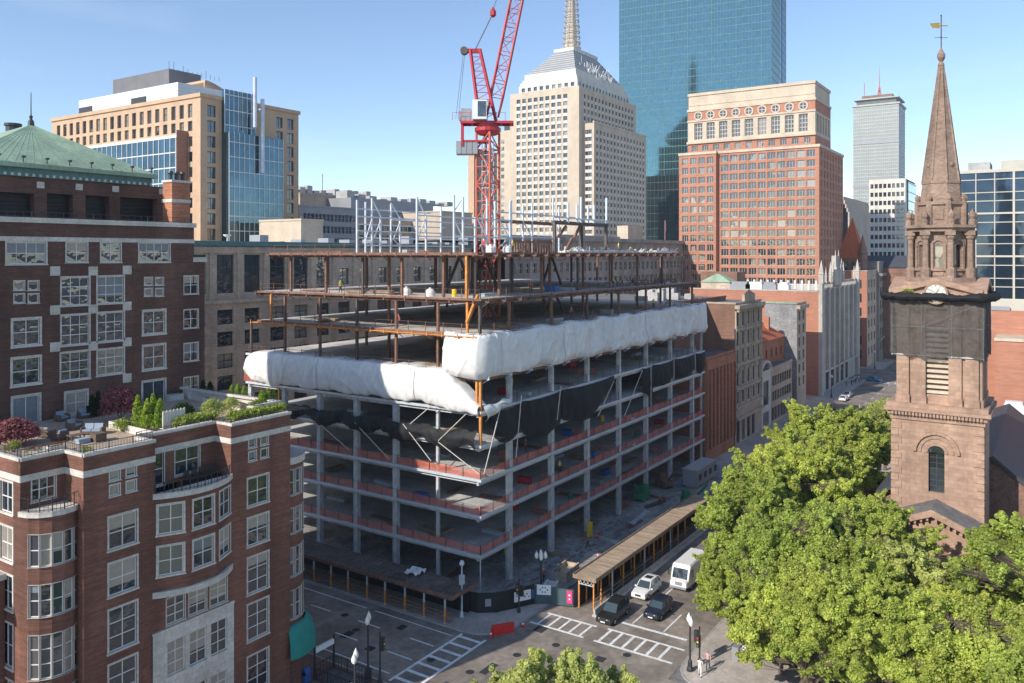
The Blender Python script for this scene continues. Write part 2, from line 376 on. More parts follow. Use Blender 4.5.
def near_window(root, F, a, b, w, h, nx=2, nz=2, depth=.14, sur=.14, fr=.07, mf='frame_white'):
    """surround, frame, mullions as one part and the pane under it"""
    mb = MB()
    if sur:
        fbox(mb, F, a-sur, a, b-sur*.3, b+h, -.01, .05, 0); fbox(mb, F, a+w, a+w+sur, b-sur*.3, b+h, -.01, .05, 0)
        fbox(mb, F, a-sur, a+w+sur, b+h, b+h+sur, -.01, .052, 0); fbox(mb, F, a-sur-.05, a+w+sur+.05, b-sur, b-sur*.3, -.01, .1, 0)
        fbox(mb, F, a-.001, a+w+.001, b-sur*.3, b, -.01, .03, 0)
    t = -depth+.07
    fbox(mb, F, a, a+fr, b, b+h, -depth, t, 1); fbox(mb, F, a+w-fr, a+w, b, b+h, -depth, t, 1)
    fbox(mb, F, a+fr, a+w-fr, b, b+fr, -depth, t-.002, 1); fbox(mb, F, a+fr, a+w-fr, b+h-fr, b+h, -depth, t-.002, 1)
    for i in range(1, nx):
        x = a+w*i/nx; k = fr*.5 if (nx == 2 or i == nx//2) else fr*.3
        fbox(mb, F, x-k, x+k, b+fr, b+h-fr, -depth, t-.004, 1)
    for j in range(1, nz):
        z = b+h*j/nz; fbox(mb, F, a+fr, a+w-fr, z-fr*.42, z+fr*.42, -depth, t-.008, 1)
    c = F.p(a+w/2, b, 0)
    o = mb.build('window', ['stone_trim', mf], root, at=c)
    p = MB(); p.quad(F.p(a+.01, b+.01, -depth+.02), F.p(a+w-.01, b+.01, -depth+.02), F.p(a+w-.01, b+h-.01, -depth+.02), F.p(a+.01, b+h-.01, -depth+.02))
    p.build('pane', 'glass_near', o)
    r_ = random.random()
    if r_ < .42 and w > .6:
        fr_ = random.choice([.25, .4, .5, .6, .75, .97]); q = MB(); q.quad(F.p(a+.02, b+h*(1-fr_), -depth+.026), F.p(a+w-.02, b+h*(1-fr_), -depth+.026), F.p(a+w-.02, b+h-.02, -depth+.026), F.p(a+.02, b+h-.02, -depth+.026)); q.build('blind', 'blind' if random.random() < .6 else 'blind_grey', o)
    return o
def shell(mb, u0, v0, u1, v1, z0, z1, m=0, mr=1, faces='back'):
    """the two far walls and the roof"""
    mb.quad((u1, v0, z0), (u1, v1, z0), (u1, v1, z1), (u1, v0, z1), m)
    mb.quad((u1, v1, z0), (u0, v1, z0), (u0, v1, z1), (u1, v1, z1), m)
    mb.quad((u0, v0, z1-.02), (u1, v0, z1-.02), (u1, v1, z1-.02), (u0, v1, z1-.02), mr)
# ================================================================== NEAR LEFT: brick apartment building with roof terrace
VF = 56.0
TZ = 24.0; PZ = 24.95
bz = -0.0
U0, U1, U2, U3, U4, UL = 30.9, onV(155, VF), onV(231, VF), 49.3, 27.9, 20.0
apt = thing('apartment_building', 'dark red brick apartment building with bowed bays below a roof terrace', 'building', (U0, VF, 0))
wb = MB(); wins = []
def ww(F, s, z, w, h, **k): wins.append((F, s, z, w, h, k)); return (s, z, w, h)
FA = facV(U0, VF); wA = U1-U0
# main front panel left of the bow
opsA = []
su = onV(123, VF)-U0
for (z, h, nz) in ((17.95, 2.3, 2), (14.65, 2.3, 2), (10.65, 3.0, 3), (6.75, 3.0, 3), (2.4, 3.0, 3)): opsA.append(ww(FA, su-1.05, z, 2.1, h, nx=2, nz=nz))
for dx in (-1.0, .25):
    for dz in (21.75, 22.85): opsA.append(ww(FA, su+dx, dz, .74, .78, nx=1, nz=1, sur=.08))
facade(wb, FA, 0, wA, bz, PZ, opsA, .16)
# front panel right of the bow
FC = facV(U2, VF); wC = U3-U2
sc = onV(258, VF)-U2; opsC = []
for (z, h, nz) in ((17.95, 2.3, 2), (14.65, 2.3, 2), (10.65, 3.0, 3), (6.75, 3.0, 3), (2.4, 3.0, 3)): opsC.append(ww(FC, sc-1.05, z, 2.1, h, nx=2, nz=nz))
for dx in (-.95, .3):
    for dz in (21.7, 22.8): opsC.append(ww(FC, sc+dx, dz, .74, .78, nx=1, nz=1, sur=.08))
facade(wb, FC, 0, wC, bz, PZ, opsC, .16)
# balcony recess on the top floor
VB = VF+2.1; zb = 20.9
FB = facV(U1, VB); wB = U2-U1
opsB = [ww(FB, .35, zb+.1, 1.75, 2.55, nx=2, nz=2, sur=.1), ww(FB, 3.1, zb+.5, 2.2, 2.1, nx=2, nz=2, sur=.1)]
facade(wb, FB, 0, wB, zb, PZ, opsB, .16)
wb.quad((U1, VF, zb), (U1, VB, zb), (U1, VB, PZ), (U1, VF, PZ)); wb.quad((U2, VF, zb), (U2, VB, zb), (U2, VB, PZ), (U2, VF, PZ))
# the bow: arc in plan
def arc(cu, cv, r, a0, a1, n): return [(cu+r*math.cos(a0+(a1-a0)*i/n), cv+r*math.sin(a0+(a1-a0)*i/n)) for i in range(n+1)]
half = wB/2; sag = 1.25; rb = (half*half+sag*sag)/(2*sag); bc = (U1+half, VF+rb-sag)
aa = math.asin(half/rb)
def segF(p, q):
    L = math.hypot(q[0]-p[0], q[1]-p[1]); d = ((q[0]-p[0])/L, (q[1]-p[1])/L); return Fac(p, d, (d[1], -d[0])), L
bow = arc(bc[0], bc[1], rb, -math.pi/2-aa, -math.pi/2+aa, 3)
for i in range(3):
    F, L = segF(bow[i], bow[i+1]); ops = []
    if 1:
        for (z, h, nz) in ((18.0, 2.15, 2), (14.9, 2.15, 2)): ops.append(ww(F, L/2-.88+(.12*(i-1)), z, 1.76, h, nx=2, nz=nz, sur=.15))
    facade(wb, F, 0, L, 13.4, zb, ops, .16)
FS = facV(U1, VF-.004)
opsS = []
for k in range(3):
    for (z, h) in ((10.9, 2.0), (7.0, 2.6), (3.0, 2.4)): opsS.append(ww(FS, .95+k*(wB-1.0)/3, z, 1.55, h, nx=2, nz=3, sur=.0 if z < 10 else .08))
facade(wb, FS, 0, wB, 10.7, 13.4, [o for o in opsS if o[1] > 10], .16)
facade(wb, facV(U1, VF-.12), -.25, wB+.2, 0, 10.7, [(o[0], o[1], o[2], o[3]) for o in opsS if o[1] < 10], .3, 1)
fbox(wb, FS, -.25, wB+.2, 10.55, 10.72, .0, .2, 1)
bow = arc(bc[0], bc[1], rb, -math.pi/2-aa, -math.pi/2+aa, 12)
# step to the recessed left part (a lit east face), the recess and its round bay
VR = 58.4
FE = facU(U0, VR); facade(wb, FE, 0, VR-VF, bz, PZ, [], .16)
FR = facV(U4, VR); facade(wb, FR, 0, U0-U4, 21.6, PZ, [ww(FR, .75, 22.0, 1.6, 1.55, nx=3, nz=2, sur=.08)], .16)
facade(wb, FR, 0, U0-U4, 0, 21.6, [], .1)
bay = arc((U4+U0)/2+.42, VR, 1.95, -math.pi+.02, -.02, 8)
for i in range(8):
    F, L = segF(bay[i], bay[i+1]); ops = []
    if 1 <= i <= 6:
        for (z, h, nz) in ((17.9, 2.2, 2), (14.5, 2.2, 2), (10.3, 3.0, 3), (6.4, 3.0, 3), (2.4, 3, 3)): ops.append(ww(F, .03, z, L-.06, h, nx=1, nz=nz, sur=.02))
    facade(wb, F, 0, L, 0, 21.3, ops, .1)
FL = facU(U4, 92.0)
opsL = []
for v in (59.6, 63.5, 67.5):
    for (z, h) in ((21.2, 2.1), (17.9, 2.3), (14.6, 2.3), (10.6, 3.0), (6.7, 3.0)): opsL.append(ww(FL, 92-v-1.5, z, 1.7, h, nx=2, nz=2))
facade(wb, FL, 0, 92-VR, bz, PZ, opsL, .16)
# round tower at the street corner
rt = arc(50.0, 58.7, 2.4, -math.pi*.72, math.pi*.45, 10)
for i in range(10):
    F, L = segF(rt[i], rt[i+1]); ops = []
    if i in (1, 2, 3, 4):
        for (z, h, nz) in ((17.6, 2.3, 2), (14.2, 2.3, 2), (10.4, 2.6, 2), (6.6, 2.6, 2)): ops.append(ww(F, .08, z, L-.16, h, nx=1, nz=nz, sur=.04))
    facade(wb, F, 0, L, 0, 20.6, ops, .1)
wb.quad((U3, VF, 0), (U3, VF+5, 0), (U3, VF+5, PZ), (U3, VF, PZ)); wb.quad((U3, VF+5, 0), (52.4, VF+5, 0), (52.4, VF+5, PZ), (U3, VF+5, PZ))
wb.quad((52.4, VF+5, 0), (52.4, 75.9, 0), (52.4, 75.9, PZ), (52.4, VF+5, PZ)); wb.box(52.0, VF+4.9, PZ, 52.55, 75.9, PZ+.22, 1); wb.box(U3+.02, VF+4.88, PZ+.003, 52.0, VF+5.3, PZ+.223, 1); wb.box(U3-.38, VF+.45, PZ+.002, U3+.1, VF+5.3, PZ+.221, 1); wb.box(U3-.05, VF+.45, TZ, U3-.02, VF+5.2, PZ, 1); wb.box(52.3, VF+5.1, TZ, 52.33, 75.8, PZ, 1)
# stone bands
def band(mb, F, s0, s1, z0, z1, o, m=1): fbox(mb, F, s0, s1, z0, z1, -.02, o, m)
for F, a, b in ((FA, -.03, wA+.03), (FC, -.03, wC+.03), (FE, 0, VR-VF), (FR, 0, U0-U4), (FL, 0, 92-VR), (FB, 0.0, wB)):
    band(wb, F, a, b, 23.5, 23.95, .04)
    fbox(wb, F, a-.0, b+.0, PZ, PZ+.22, -.42, .12, 1)
for uu, sg in ((U1, 1), (U2, -1)): wb.box(uu-.02*sg, VF+.45, PZ, uu-.4*sg, VB-.1, PZ+.219, 1); wb.box(uu+.003*sg, VF+.02, 23.5, uu+.04*sg, VB, 23.95, 1)
apt_wall = wb.build('wall', ['brick_near', 'stone_trim'], apt)
for (F, s, z, w, h, k) in wins: near_window(apt, F, s, z, w, h, **k)
# curved stone ledges (balcony floors and cornices)
def curved(name, pts, z0, z1, grow, m, parent):
    mb = MB(); cu = sum(p[0] for p in pts)/len(pts); cv = max(p[1] for p in pts)
    out = []
    for p in pts:
        d = math.hypot(p[0]-cu, p[1]-cv) or 1; out.append((p[0]+(p[0]-cu)/d*grow, p[1]+(p[1]-cv)/d*grow))
    mb.prism(out, z0, z1); return mb.build(name, m, parent)
curved('balcony', bow, zb-.22, zb+.2, .18, 'stone_trim', apt)
curved('cornice', bow, 13.3, 13.75, .2, 'stone_trim', apt)
curved('balcony', bay, 21.25, 21.6, .15, 'stone_trim', apt)
curved('balcony', rt, 20.4, 21.0, .2, 'stone_trim', apt)
curved('cornice', rt, 3.9, 5.2, .35, 'stone_trim', apt)
def railing(name, pts, z, h, step, m, parent, r=.018):
    mb = MB()
    for i in range(len(pts)-1):
        p, q = pts[i], pts[i+1]; L = math.hypot(q[0]-p[0], q[1]-p[1])
        for zz in (z+h, z+.12): mb.bar((p[0], p[1], zz), (q[0], q[1], zz), r*2)
        n = max(1, int(L/step))
        for k in range(n+1):
            t = k/n; big = (k % 8 == 0); w = r*3.2 if big else r*1.2
            mb.bar((p[0]+(q[0]-p[0])*t, p[1]+(q[1]-p[1])*t, z), (p[0]+(q[0]-p[0])*t, p[1]+(q[1]-p[1])*t, z+h*(1.08 if big else 1)), w)
    return mb.build(name, m, parent)
railing('balcony_rail', [(p[0]+(.0), p[1]-.05) for p in bow], zb+.2, .8, .25, 'metal_dark', apt)
railing('balcony_rail', [(p[0], p[1]-.05) for p in bay], 21.6, .9, .2, 'metal_dark', apt)
# roof, parapet inside
tb = MB()
e_ = .06
outline = [(U4+e_, VR+e_), (U0+e_, VR+e_), (U0+e_, VF+e_), (U1-e_, VF+e_), (U1-e_, VB+e_), (U2+e_, VB+e_), (U2+e_, VF+e_), (U3-e_, VF+e_), (U3-e_, 61.0), (52.34, 61.0), (52.34, 75.9), (U4+e_, 75.9)]
tb.prism(outline, TZ-.4, TZ); tb.build('terrace_floor', 'terrace_tile', apt)
rail_pts = [(U4+.1, 66), (U4+.1, VR+.12), (U0+.1, VR+.12), (U0+.1, VF+.12), (U1-.1, VF+.12)]
railing('terrace_rail', rail_pts, PZ+.2, .55, .22, 'metal_dark', apt)
railing('terrace_rail', [(U1-.1, VF+.12), (U1-.1, VB+.12), (U2-.1, VB+.12), (U2+.1, VF+.15), (U3-.1, VF+.15), (U3-.1, 61.1), (52.2, 61.1), (52.2, 74)], PZ+.2, .3, .4, 'metal_dark', apt)
# lower wing on the far left and the teal awning at the corner door
lw = MB(); lw.box(23.5, 60.4, 0, 27.85, 64, 16.6, 0); lw.box(23.3, 60.2, 16.6, 27.9, 64.1, 17.0, 1); lw.build('side_wing', ['brick_near', 'stone_trim'], apt)
aw = MB()
for j in range(6):
    for k in range(10):
        def pt(j, k):
            a = math.pi*.5*j/6; t = -math.pi*.62+math.pi*.95*k/10; r = 2.45+.95*math.sin(a); z = 3.5+2.7*math.cos(a)
            return (50.2+r*math.cos(t), 58.7+r*math.sin(t)*1.0, z)
        aw.quad(pt(j, k), pt(j, k+1), pt(j+1, k+1), pt(j+1, k))
aw.build('awning', 'awning_teal', apt)

# ================================================================== TALL BRICK BUILDING
VT = 76.0
def FTs(x): return onV(x, VT)
uL, uR, uRl = 14.0, onV(194, VT), onV(206, VT)
tall = thing('brick_tower_block', 'tall dark brick apartment block under a green copper hip roof', 'building', (uR, VT, 0))
FT = facV(uL, VT); tw = MB(); ops = []; nw = []
def wpx(F, x0, y0, x1, y1, v, **k):
    a, b = onV(x0, v), onV(x1, v); d = dist((a+b)/2, v); za, zb_ = zat(y1, d), zat(y0, d)
    s = a-F.o[0]; nw.append((F, s, za, b-a, zb_-za, k)); return (s, za, b-a, zb_-za)
for r in ((6.5, 242.5, 46, 264), (66.5, 242.5, 87, 262), (101, 242.5, 120.5, 262), (139, 243, 169.5, 262)):
    ops.append(wpx(FT, *r, VT, nx=4 if r[2]-r[0] > 25 else 2, nz=2, sur=.12))
for (x0, y0, w, h) in ((14, 281, 25.5, 23), (144.5, 277.5, 19.5, 19.5)):
    for i in (0, 1):
        for j in (0, 1): ops.append(wpx(FT, x0+i*w*.56, y0+j*h*.56, x0+i*w*.56+w*.4, y0+j*h*.56+h*.4, VT, nx=1, nz=1, sur=.07))
for r in ((61.5, 277.5, 89, 305), (97.5, 276.5, 123.5, 303), (61.5, 315, 89, 344.5), (97.5, 312.5, 123.5, 341), (61, 352, 89, 379.5), (97.5, 349, 123.5, 374)):
    ops.append(wpx(FT, *r, VT, nx=3, nz=3, sur=.14))
for r in ((184, 276, 198, 294), (184, 309.5, 198, 328), (184, 343, 198, 361), (184, 377, 198, 395)): ops.append(wpx(FT, *r, VT, nx=2, nz=2, sur=.08))
for r in ((13, 319.5, 39.5, 345), (12.5, 358, 39.5, 384), (143.5, 311, 164.5, 333.5), (143.5, 345.5, 164.5, 368.5), (66, 392, 86.5, 413)):
    ops.append(wpx(FT, *r, VT, nx=2, nz=2, sur=.2))
for r in ((13, 396.5, 39, 424), (143, 381, 164.5, 405)): ops.append(wpx(FT, *r, VT, nx=2, nz=1, sur=.2))
topz = zV(190, 227.5, VT)
facade(tw, FT, 0, uR-uL, 22, topz, ops, .16)
F2 = facV(uR, VT+.25); facade(tw, F2, 0, uRl-uR, 0, zV(200, 262, VT), [], .1)
tw.box(uL, VT+.3, 0, uRl, 94, 38, 0); tw.box(uL+.1, VT+.3, 38, uR, 94, topz-.1, 0)
fbox(tw, FT, 0, uR-uL+.15, topz, topz+.45, -.6, .22, 1)
fbox(tw, FT, 0, uR-uL+.05, topz-1.65, topz-1.25, -.02, .06, 1)
fbox(tw, F2, -.1, uRl-uR+.15, zV(200, 262, VT), zV(200, 262, VT)+.5, -.6, .25, 1)
for (x, y) in ((55, 271), (93, 271), (127, 270), (55, 310), (93, 309), (127, 306), (55, 347), (93, 346), (127, 342), (127, 378)):
    s = onV(x, VT)-uL; z = zV(x, y, VT); fbox(tw, FT, s-.45, s+.45, z-.42, z+.42, -.02, .05, 1)
tw.build('wall', ['brick_tall', 'stone_trim'], tall)
for (F, s, z, w, h, k) in nw: near_window(tall, F, s, z, w, h, **k)
VP_ = 80.0; pt_ = MB(); FP = facV(14.0, VP_); pops = []
zo = lambda x, y: zV(x, y, VP_)
uPR = onV(166, VP_)
for (x0, x1, y0, y1) in ((-30, 34.5, 192, 224), (47, 73, 194, 224), (85.5, 109.5, 196, 224), (120, 157.5, 198, 224)):
    a, b = onV(x0, VP_)-14, onV(x1, VP_)-14; pops.append((a, topz-.5, b-a, zo((x0+x1)/2, y0)-topz+.5))
ptop = zo(120, 184)
facade(pt_, FP, 0, uPR-14, topz-.5, ptop, pops, .9)
pt_.box(15, VP_+.9, topz-.5, uPR-.5, 93, ptop-.1, 2)  # black core puts the shade inside the openings into its colour
for (x, y) in ((40.5, 185), (79, 187), (115.5, 189), (162, 191.5)):
    s = onV(x, VP_)-14; z = zo(x, y); fbox(pt_, FP, s-.35, s+.35, z-.3, z+.3, -.02, .05, 1)
pt_.build('penthouse', ['brick_tall', 'stone_trim', 'plywood_shade_black'], tall)
lv = MB()
for (a, b, w, h) in pops:
    for k in range(9): fbox(lv, FP, a+.02, a+w-.02, b+h*k/9, b+h*k/9+.06, -.85, -.7)
lv.build('louvres', 'plywood_shade_black', tall)  # slats coloured black with the shade of the openings
# copper roof
eR = onV(155.5, VP_-.4); eL = 33.0; ez = ptop+.02; e2 = zo(120, 173)
cr_ = MB()
cr_.box(eL, VP_-.2, ez, eR-.3, 98, e2-.3, 1)
cr_.box(eL-.4, VP_-.7, e2-.3, eR+.1, 98.5, e2+.1, 0)
aX = onV(31, 89.0); ap0 = (aX-.05, 89.0, 52.5); ap1 = (aX+.05, 89.0, 52.5); c4 = [(eL-.3, VP_-.6, e2+.1), (eR, VP_-.6, e2+.1), (eR, 98.3, e2+.1), (eL-.3, 98.3, e2+.1)]
cr_.quad(c4[0], c4[1], ap1, ap0); cr_.tri(c4[1], c4[2], ap1); cr_.quad(c4[2], c4[3], ap0, ap1); cr_.tri(c4[3], c4[0], ap0)
for k in range(22):   # standing seams
    t = (k+.5)/22; a = (c4[0][0]+(c4[1][0]-c4[0][0])*t, c4[0][1], c4[0][2]); x = ap0[0]+(ap1[0]-ap0[0])*t
    cr_.bar(a, (x, 89.0, 52.5), .05, .03)
for k in range(30): x = eL+(eR-.4-eL)*k/29; cr_.box(x-.12, VP_-.26, ez+.05, x+.12, VP_-.2, ez+.3, 2)
cr_.build('roof', ['copper', 'copper_dark', 'stone_trim'], tall)
fn = MB(); fn.lathe((aX, 89, 52.3), [(.35, 0), (.3, .5), (.12, .8), (.2, 1.0), (.06, 1.2), (.04, 3.4), (.01, 3.6)], 8); fn.build('finial', 'metal_dark', tall)
fl = MB()
for k in range(9):
    x = eL+1+(eR-eL-1.5)*k/8; fl.bar((x, VP_-.4, e2+.1), (x, VP_-.4, e2+.7), .07); fl.box(x-.12, VP_-.6, e2+.6, x+.12, VP_-.3, e2+.8)
fl.build('floodlights', 'metal_dark', tall)
def chimney_at(x0, x1, y0, y1, v, stone=True):
    a, b = onV(x0, v), onV(x1, v); mb = MB(); z1 = zV(x0, y0, v); z0 = topz
    mb.box(a, v, z0, b, v+1.6, z1, 0); mb.box(a-.08, v-.08, z1-2.1, b+.08, v+1.68, z1-1.75, 1); mb.box(a-.1, v-.1, z1, b+.1, v+1.7, z1+.25, 1)
    for k in range(3): mb.lathe((a+.35+k*(b-a-.7)/2, v+.8, z1+.25), [(.22, 0), (.2, .6), (.3, .75), (.25, .95)], 8, 2)
    return mb.build('chimney', ['brick_red_row', 'stone_trim', 'metal_dark'], tall)
chimney_at(172, 190, 182, 222, VT+.6)
vt = MB(); vt.lathe((onV(13, 92)+0, 92, 49.5), [(.7, 0), (.7, 3.0), (.85, 3.05), (.85, 3.3)], 10); vt.build('roof_vent', 'metal_dark', tall)
railing('roof_rail', [(uL+1, VT+.3), (uR-.2, VT+.3)], topz+.45, .55, .7, 'metal_dark', tall)

# ------------------------------------------------------------------ foliage helpers
def leaf_mesh(name, centers, radii, per, size, mat_, parent=None, rng=None, trunk=None, tm='bark', flat=.75):
    """many small leaf faces scattered around clump centres"""
    rng = rng or np.random.default_rng(3)
    C = np.repeat(np.array(centers, dtype=float), per, axis=0); Rr = np.repeat(np.array(radii, dtype=float), per)
    n = len(C); d = rng.normal(size=(n, 3)); d /= np.linalg.norm(d, axis=1)[:, None]; rad = rng.random(n)**.45
    P = C+d*(rad*Rr)[:, None]*np.array([1, 1, flat])
    nrm = d*.7+rng.normal(size=(n, 3))*.55+np.array([0, 0, .55]); nrm /= np.linalg.norm(nrm, axis=1)[:, None]
    t = np.cross(nrm, rng.normal(size=(n, 3))); t /= np.linalg.norm(t, axis=1)[:, None]; b = np.cross(nrm, t)
    sz = size*(.6+.8*rng.random(n))[:, None]
    V = np.stack([P-t*sz*.5, P+b*sz*.32-t*sz*.05, P+t*sz*.5, P-b*sz*.32-t*sz*.05], axis=1).reshape(-1, 3)
    me = bpy.data.meshes.new(name); me.vertices.add(4*n); me.vertices.foreach_set('co', V.ravel())
    me.loops.add(4*n); me.loops.foreach_set('vertex_index', np.arange(4*n)); me.polygons.add(n)
    me.polygons.foreach_set('loop_start', np.arange(0, 4*n, 4)); me.polygons.foreach_set('loop_total', np.full(n, 4))
    me.update(); me.materials.append(MATS[mat_]); return me
def leaf_obj(name, me, loc, parent=None):
    o = bpy.data.objects.new(name, me); col.objects.link(o); o.location = loc
    if parent: o.parent = parent
    WORLD[o.name] = tuple(loc); return o
def small_plant(name, cat, label, loc, w, d, h, mat_, seed, size=.16, group=None, shape='mound', stem='bark', n=None, lean=0):
    rng = np.random.default_rng(seed); t = thing(name, label, cat, loc, group); cs = []; rs = []
    k = n or int(10+w*d*h*14)
    for i in range(k):
        if shape == 'cone':
            z = rng.random()**1.3; r = (1-z)**.75*.5; a = rng.random()*6.28; q = r*(.55+.45*rng.random())
            cs.append((w*q*math.cos(a), d*q*math.sin(a), .08*h+z*h*.86)); rs.append(.12+.26*w*(1-z)*.6)
        elif shape == 'hedge':
            cs.append(((rng.random()-.5)*w, (rng.random()-.5)*d, h*(.25+.6*rng.random()))); rs.append(.22)
        else:
            a = rng.random()*6.28; ph = rng.random()*1.5; r = .72+.28*rng.random()
            cs.append((w/2*r*math.cos(a)*math.cos(ph), d/2*r*math.sin(a)*math.cos(ph), h*(.45+.5*math.sin(ph)*r-.18*math.cos(ph)*rng.random()))); rs.append(.18+.13*w)
    me = leaf_mesh('foliage', cs, rs, 26, size, mat_, rng=rng); leaf_obj('foliage', me, (0, 0, 0), t)
    sm = MB()
    for i in range(4):
        a = i*1.6+seed; sm.tube((loc[0], loc[1], loc[2]-.05), (loc[0]+.25*w*math.cos(a)*(.3 if shape == 'cone' else 1), loc[1]+.25*d*math.sin(a)*(.3 if shape == 'cone' else 1), loc[2]+h*.65), .05, .02, 5)
    sm.build('stem', stem, t); return t
# ================================================================== TERRACE FURNITURE AND PLANTS
def TG(x, y): a = G(x, y, TZ); return (a[0], a[1], TZ)
p_ = TG(121, 421); small_plant('maple_shrub', 'shrub', 'spreading maroon maple beside the row of conifers on the roof terrace', p_, 3.1, 2.6, 3.1, 'leaf_maroon', 1, .2)
p_ = TG(14, 446); small_plant('maple_shrub', 'shrub', 'low maroon maple at the left end of the roof terrace', p_, 3.4, 2.4, 2.0, 'leaf_maroon', 2, .2)
for i, (x, y, h, s) in enumerate(((138, 431, 2.6, 'leftmost'), (147, 433, 2.4, 'second from the left'), (153, 431.5, 2.7, 'third from the left'), (160, 434, 2.5, 'rightmost'))):
    small_plant('conifer_shrub', 'conifer', 'bright upright conifer, %s of the four in the white terrace planter' % s, TG(x, y), 1.25, 1.25, h*1.25, 'leaf_conifer', 10+i, .12, 'conifers in the long white planter', 'cone', n=130)
for i, (x, y, h, s) in enumerate(((92, 417, 2.1, 'left'), (98, 416, 2.4, 'right'))):
    small_plant('conifer_shrub', 'conifer', 'dark upright conifer against the brick wall behind the maroon maple, %s one of two' % s, TG(x, y), 1.0, 1.0, h, 'leaf_dark', 20+i, .13, 'conifers against the wall', 'cone', n=130)
for i, (x, y, h) in enumerate(((232, 405, 1.7), (238, 405.5, 1.9), (244, 406, 1.7), (262, 412, 1.8), (268, 411, 1.9), (274, 410, 1.6))):
    small_plant('conifer_shrub', 'conifer', ('bright conifer in the far terrace planter below the white tarp, %s of three' % ('left', 'middle', 'right')[i]) if i < 3 else ('bright conifer at the right end of the terrace behind the hedge, %s of three' % ('left', 'middle', 'right')[i-3]), TG(x, y), 1.05, 1.05, h*1.2, 'leaf_conifer', 30+i, .13, 'conifers at the far end of the terrace', 'cone', n=110)
for i, (x, y) in enumerate(((203, 398), (210, 399))):
    small_plant('conifer_shrub', 'conifer', 'dark conifer in shade beside the end of the brick wall, %s of two' % ('left', 'right')[i], TG(x, y), 1.0, 1.0, 1.9, 'leaf_dark', 40+i, .13, 'conifers in the shade', 'cone', n=110)
def hedge(x0, x1, v, w, h, z, label, m, seed, shape='hedge'):
    z += .45
    a, b = onV(x0, v), onV(x1, v)
    small_plant('hedge', 'hedge', label, ((a+b)/2, v, z), b-a, w, h, m, seed, .14, None, 'hedge', n=int((b-a)*w*55))
hedge(177, 214, 59.4, 1.3, 1.5, TZ, 'clipped green hedge behind the parapet above the curved balcony', 'leaf_hedge', 50)
hedge(231, 282, 57.3, 1.2, 1.4, TZ+.1, 'clipped green hedge along the parapet at the right corner of the terrace', 'leaf_hedge', 51)
small_plant('shrub', 'shrub', 'loose grey green shrub with pink tips behind the terrace hedge', TG(213, 420), 2.2, 2.0, 1.9, 'leaf_pale', 52, .14)
small_plant('shrub', 'shrub', 'airy pale shrub on the terrace near the white planter', TG(231, 413), 1.8, 1.6, 1.4, 'leaf_pale', 53, .14)
small_plant('shrub', 'shrub', 'yellow green low shrub under the right end conifers', TG(258, 413), 2.4, 1.6, 1.2, 'leaf_hedge', 54, .14)
small_plant('shrub', 'shrub', 'round green shrub at the foot of the maroon maple', TG(123, 432), 2.0, 1.3, 1.0, 'leaf_hedge', 55, .13)
small_plant('shrub', 'shrub', 'dark shrub in shade between the wall and the hedge', TG(183, 424), 2.0, 2.2, 1.8, 'leaf_dark', 56, .14)
small_plant('shrub', 'shrub', 'small yellow green shrub at the left terrace railing', TG(14, 452), 1.1, .8, .8, 'leaf_hedge', 57, .12)
small_plant('shrub', 'shrub', 'small dull green plant behind the middle of the terrace railing', TG(86, 455), 1.3, .7, .6, 'leaf_hedge', 58, .12)
def planter(label, a, b, w, h, rz=0, z=TZ, fl=None, seed=0):
    x, y = (a[0]+b[0])/2, (a[1]+b[1])/2; t = thing('planter', label, 'planter', (x, y, z)); L = math.hypot(b[0]-a[0], b[1]-a[1]); mb = MB()
    d = ((b[0]-a[0])/L, (b[1]-a[1])/L); F = Fac(a[:2], d, (d[1], -d[0]))
    fbox(mb, F, 0, L, z, z+h, -w/2, -w/2+.08); fbox(mb, F, 0, L, z, z+h, w/2-.08, w/2); fbox(mb, F, 0, .08, z, z+h, -w/2+.08, w/2-.08); fbox(mb, F, L-.08, L, z, z+h, -w/2+.08, w/2-.08)
    for k in range(3): fbox(mb, F, -.02, L+.02, z+h*(.3+.3*k), z+h*(.3+.3*k)+.05, w/2, w/2+.025)
    mb.build('trough', 'stone_white', t); sb = MB(); fbox(sb, F, .08, L-.08, z+.05, z+h-.08, -w/2+.08, w/2-.08); sb.build('soil', 'soil', t)
    if fl:
        rng = np.random.default_rng(seed); n = max(4, int(L*7))
        for nm, m_, zz in (('leaves', 'leaf_hedge', h+.05), ('flowers', fl, h+.18)):
            cs = [((rng.random()-.5)*L*.9*d[0], (rng.random()-.5)*L*.9*d[1] if abs(d[1]) > .1 else (rng.random()-.5)*w*.6, zz) for _ in range(n)]
            leaf_obj(nm, leaf_mesh(nm, cs, [.15]*n, 16, .09, m_, rng=rng), (0, 0, 0), t)
    return t
planter('long white planter holding the four bright conifers', TG(115, 427)[:2], TG(166, 439)[:2], 1.1, .6)
planter('white planter box in shade below the wide window at the wall', TG(168, 401)[:2], TG(182, 399)[:2], .8, .6)
planter('white planter by the dark conifers in shade', TG(196, 399)[:2], TG(214, 404)[:2], .8, .55)
planter('pale planter under the far conifers near the white tarp', TG(229, 405)[:2], TG(252, 412)[:2], .9, .6)
planter('white trough of red flowers behind the terrace railing', TG(48, 453)[:2], TG(65, 450)[:2], .6, .45, fl='petal_red', seed=5)
planter('white trough of pink flowers at the left terrace corner', TG(17, 457)[:2], TG(46, 455)[:2], .6, .4, fl='leaf_maroon', seed=6)
planter('small planter of red flowers at the right end of the railing', TG(140, 444)[:2], TG(148, 442)[:2], .6, .45, fl='petal_red', seed=7)
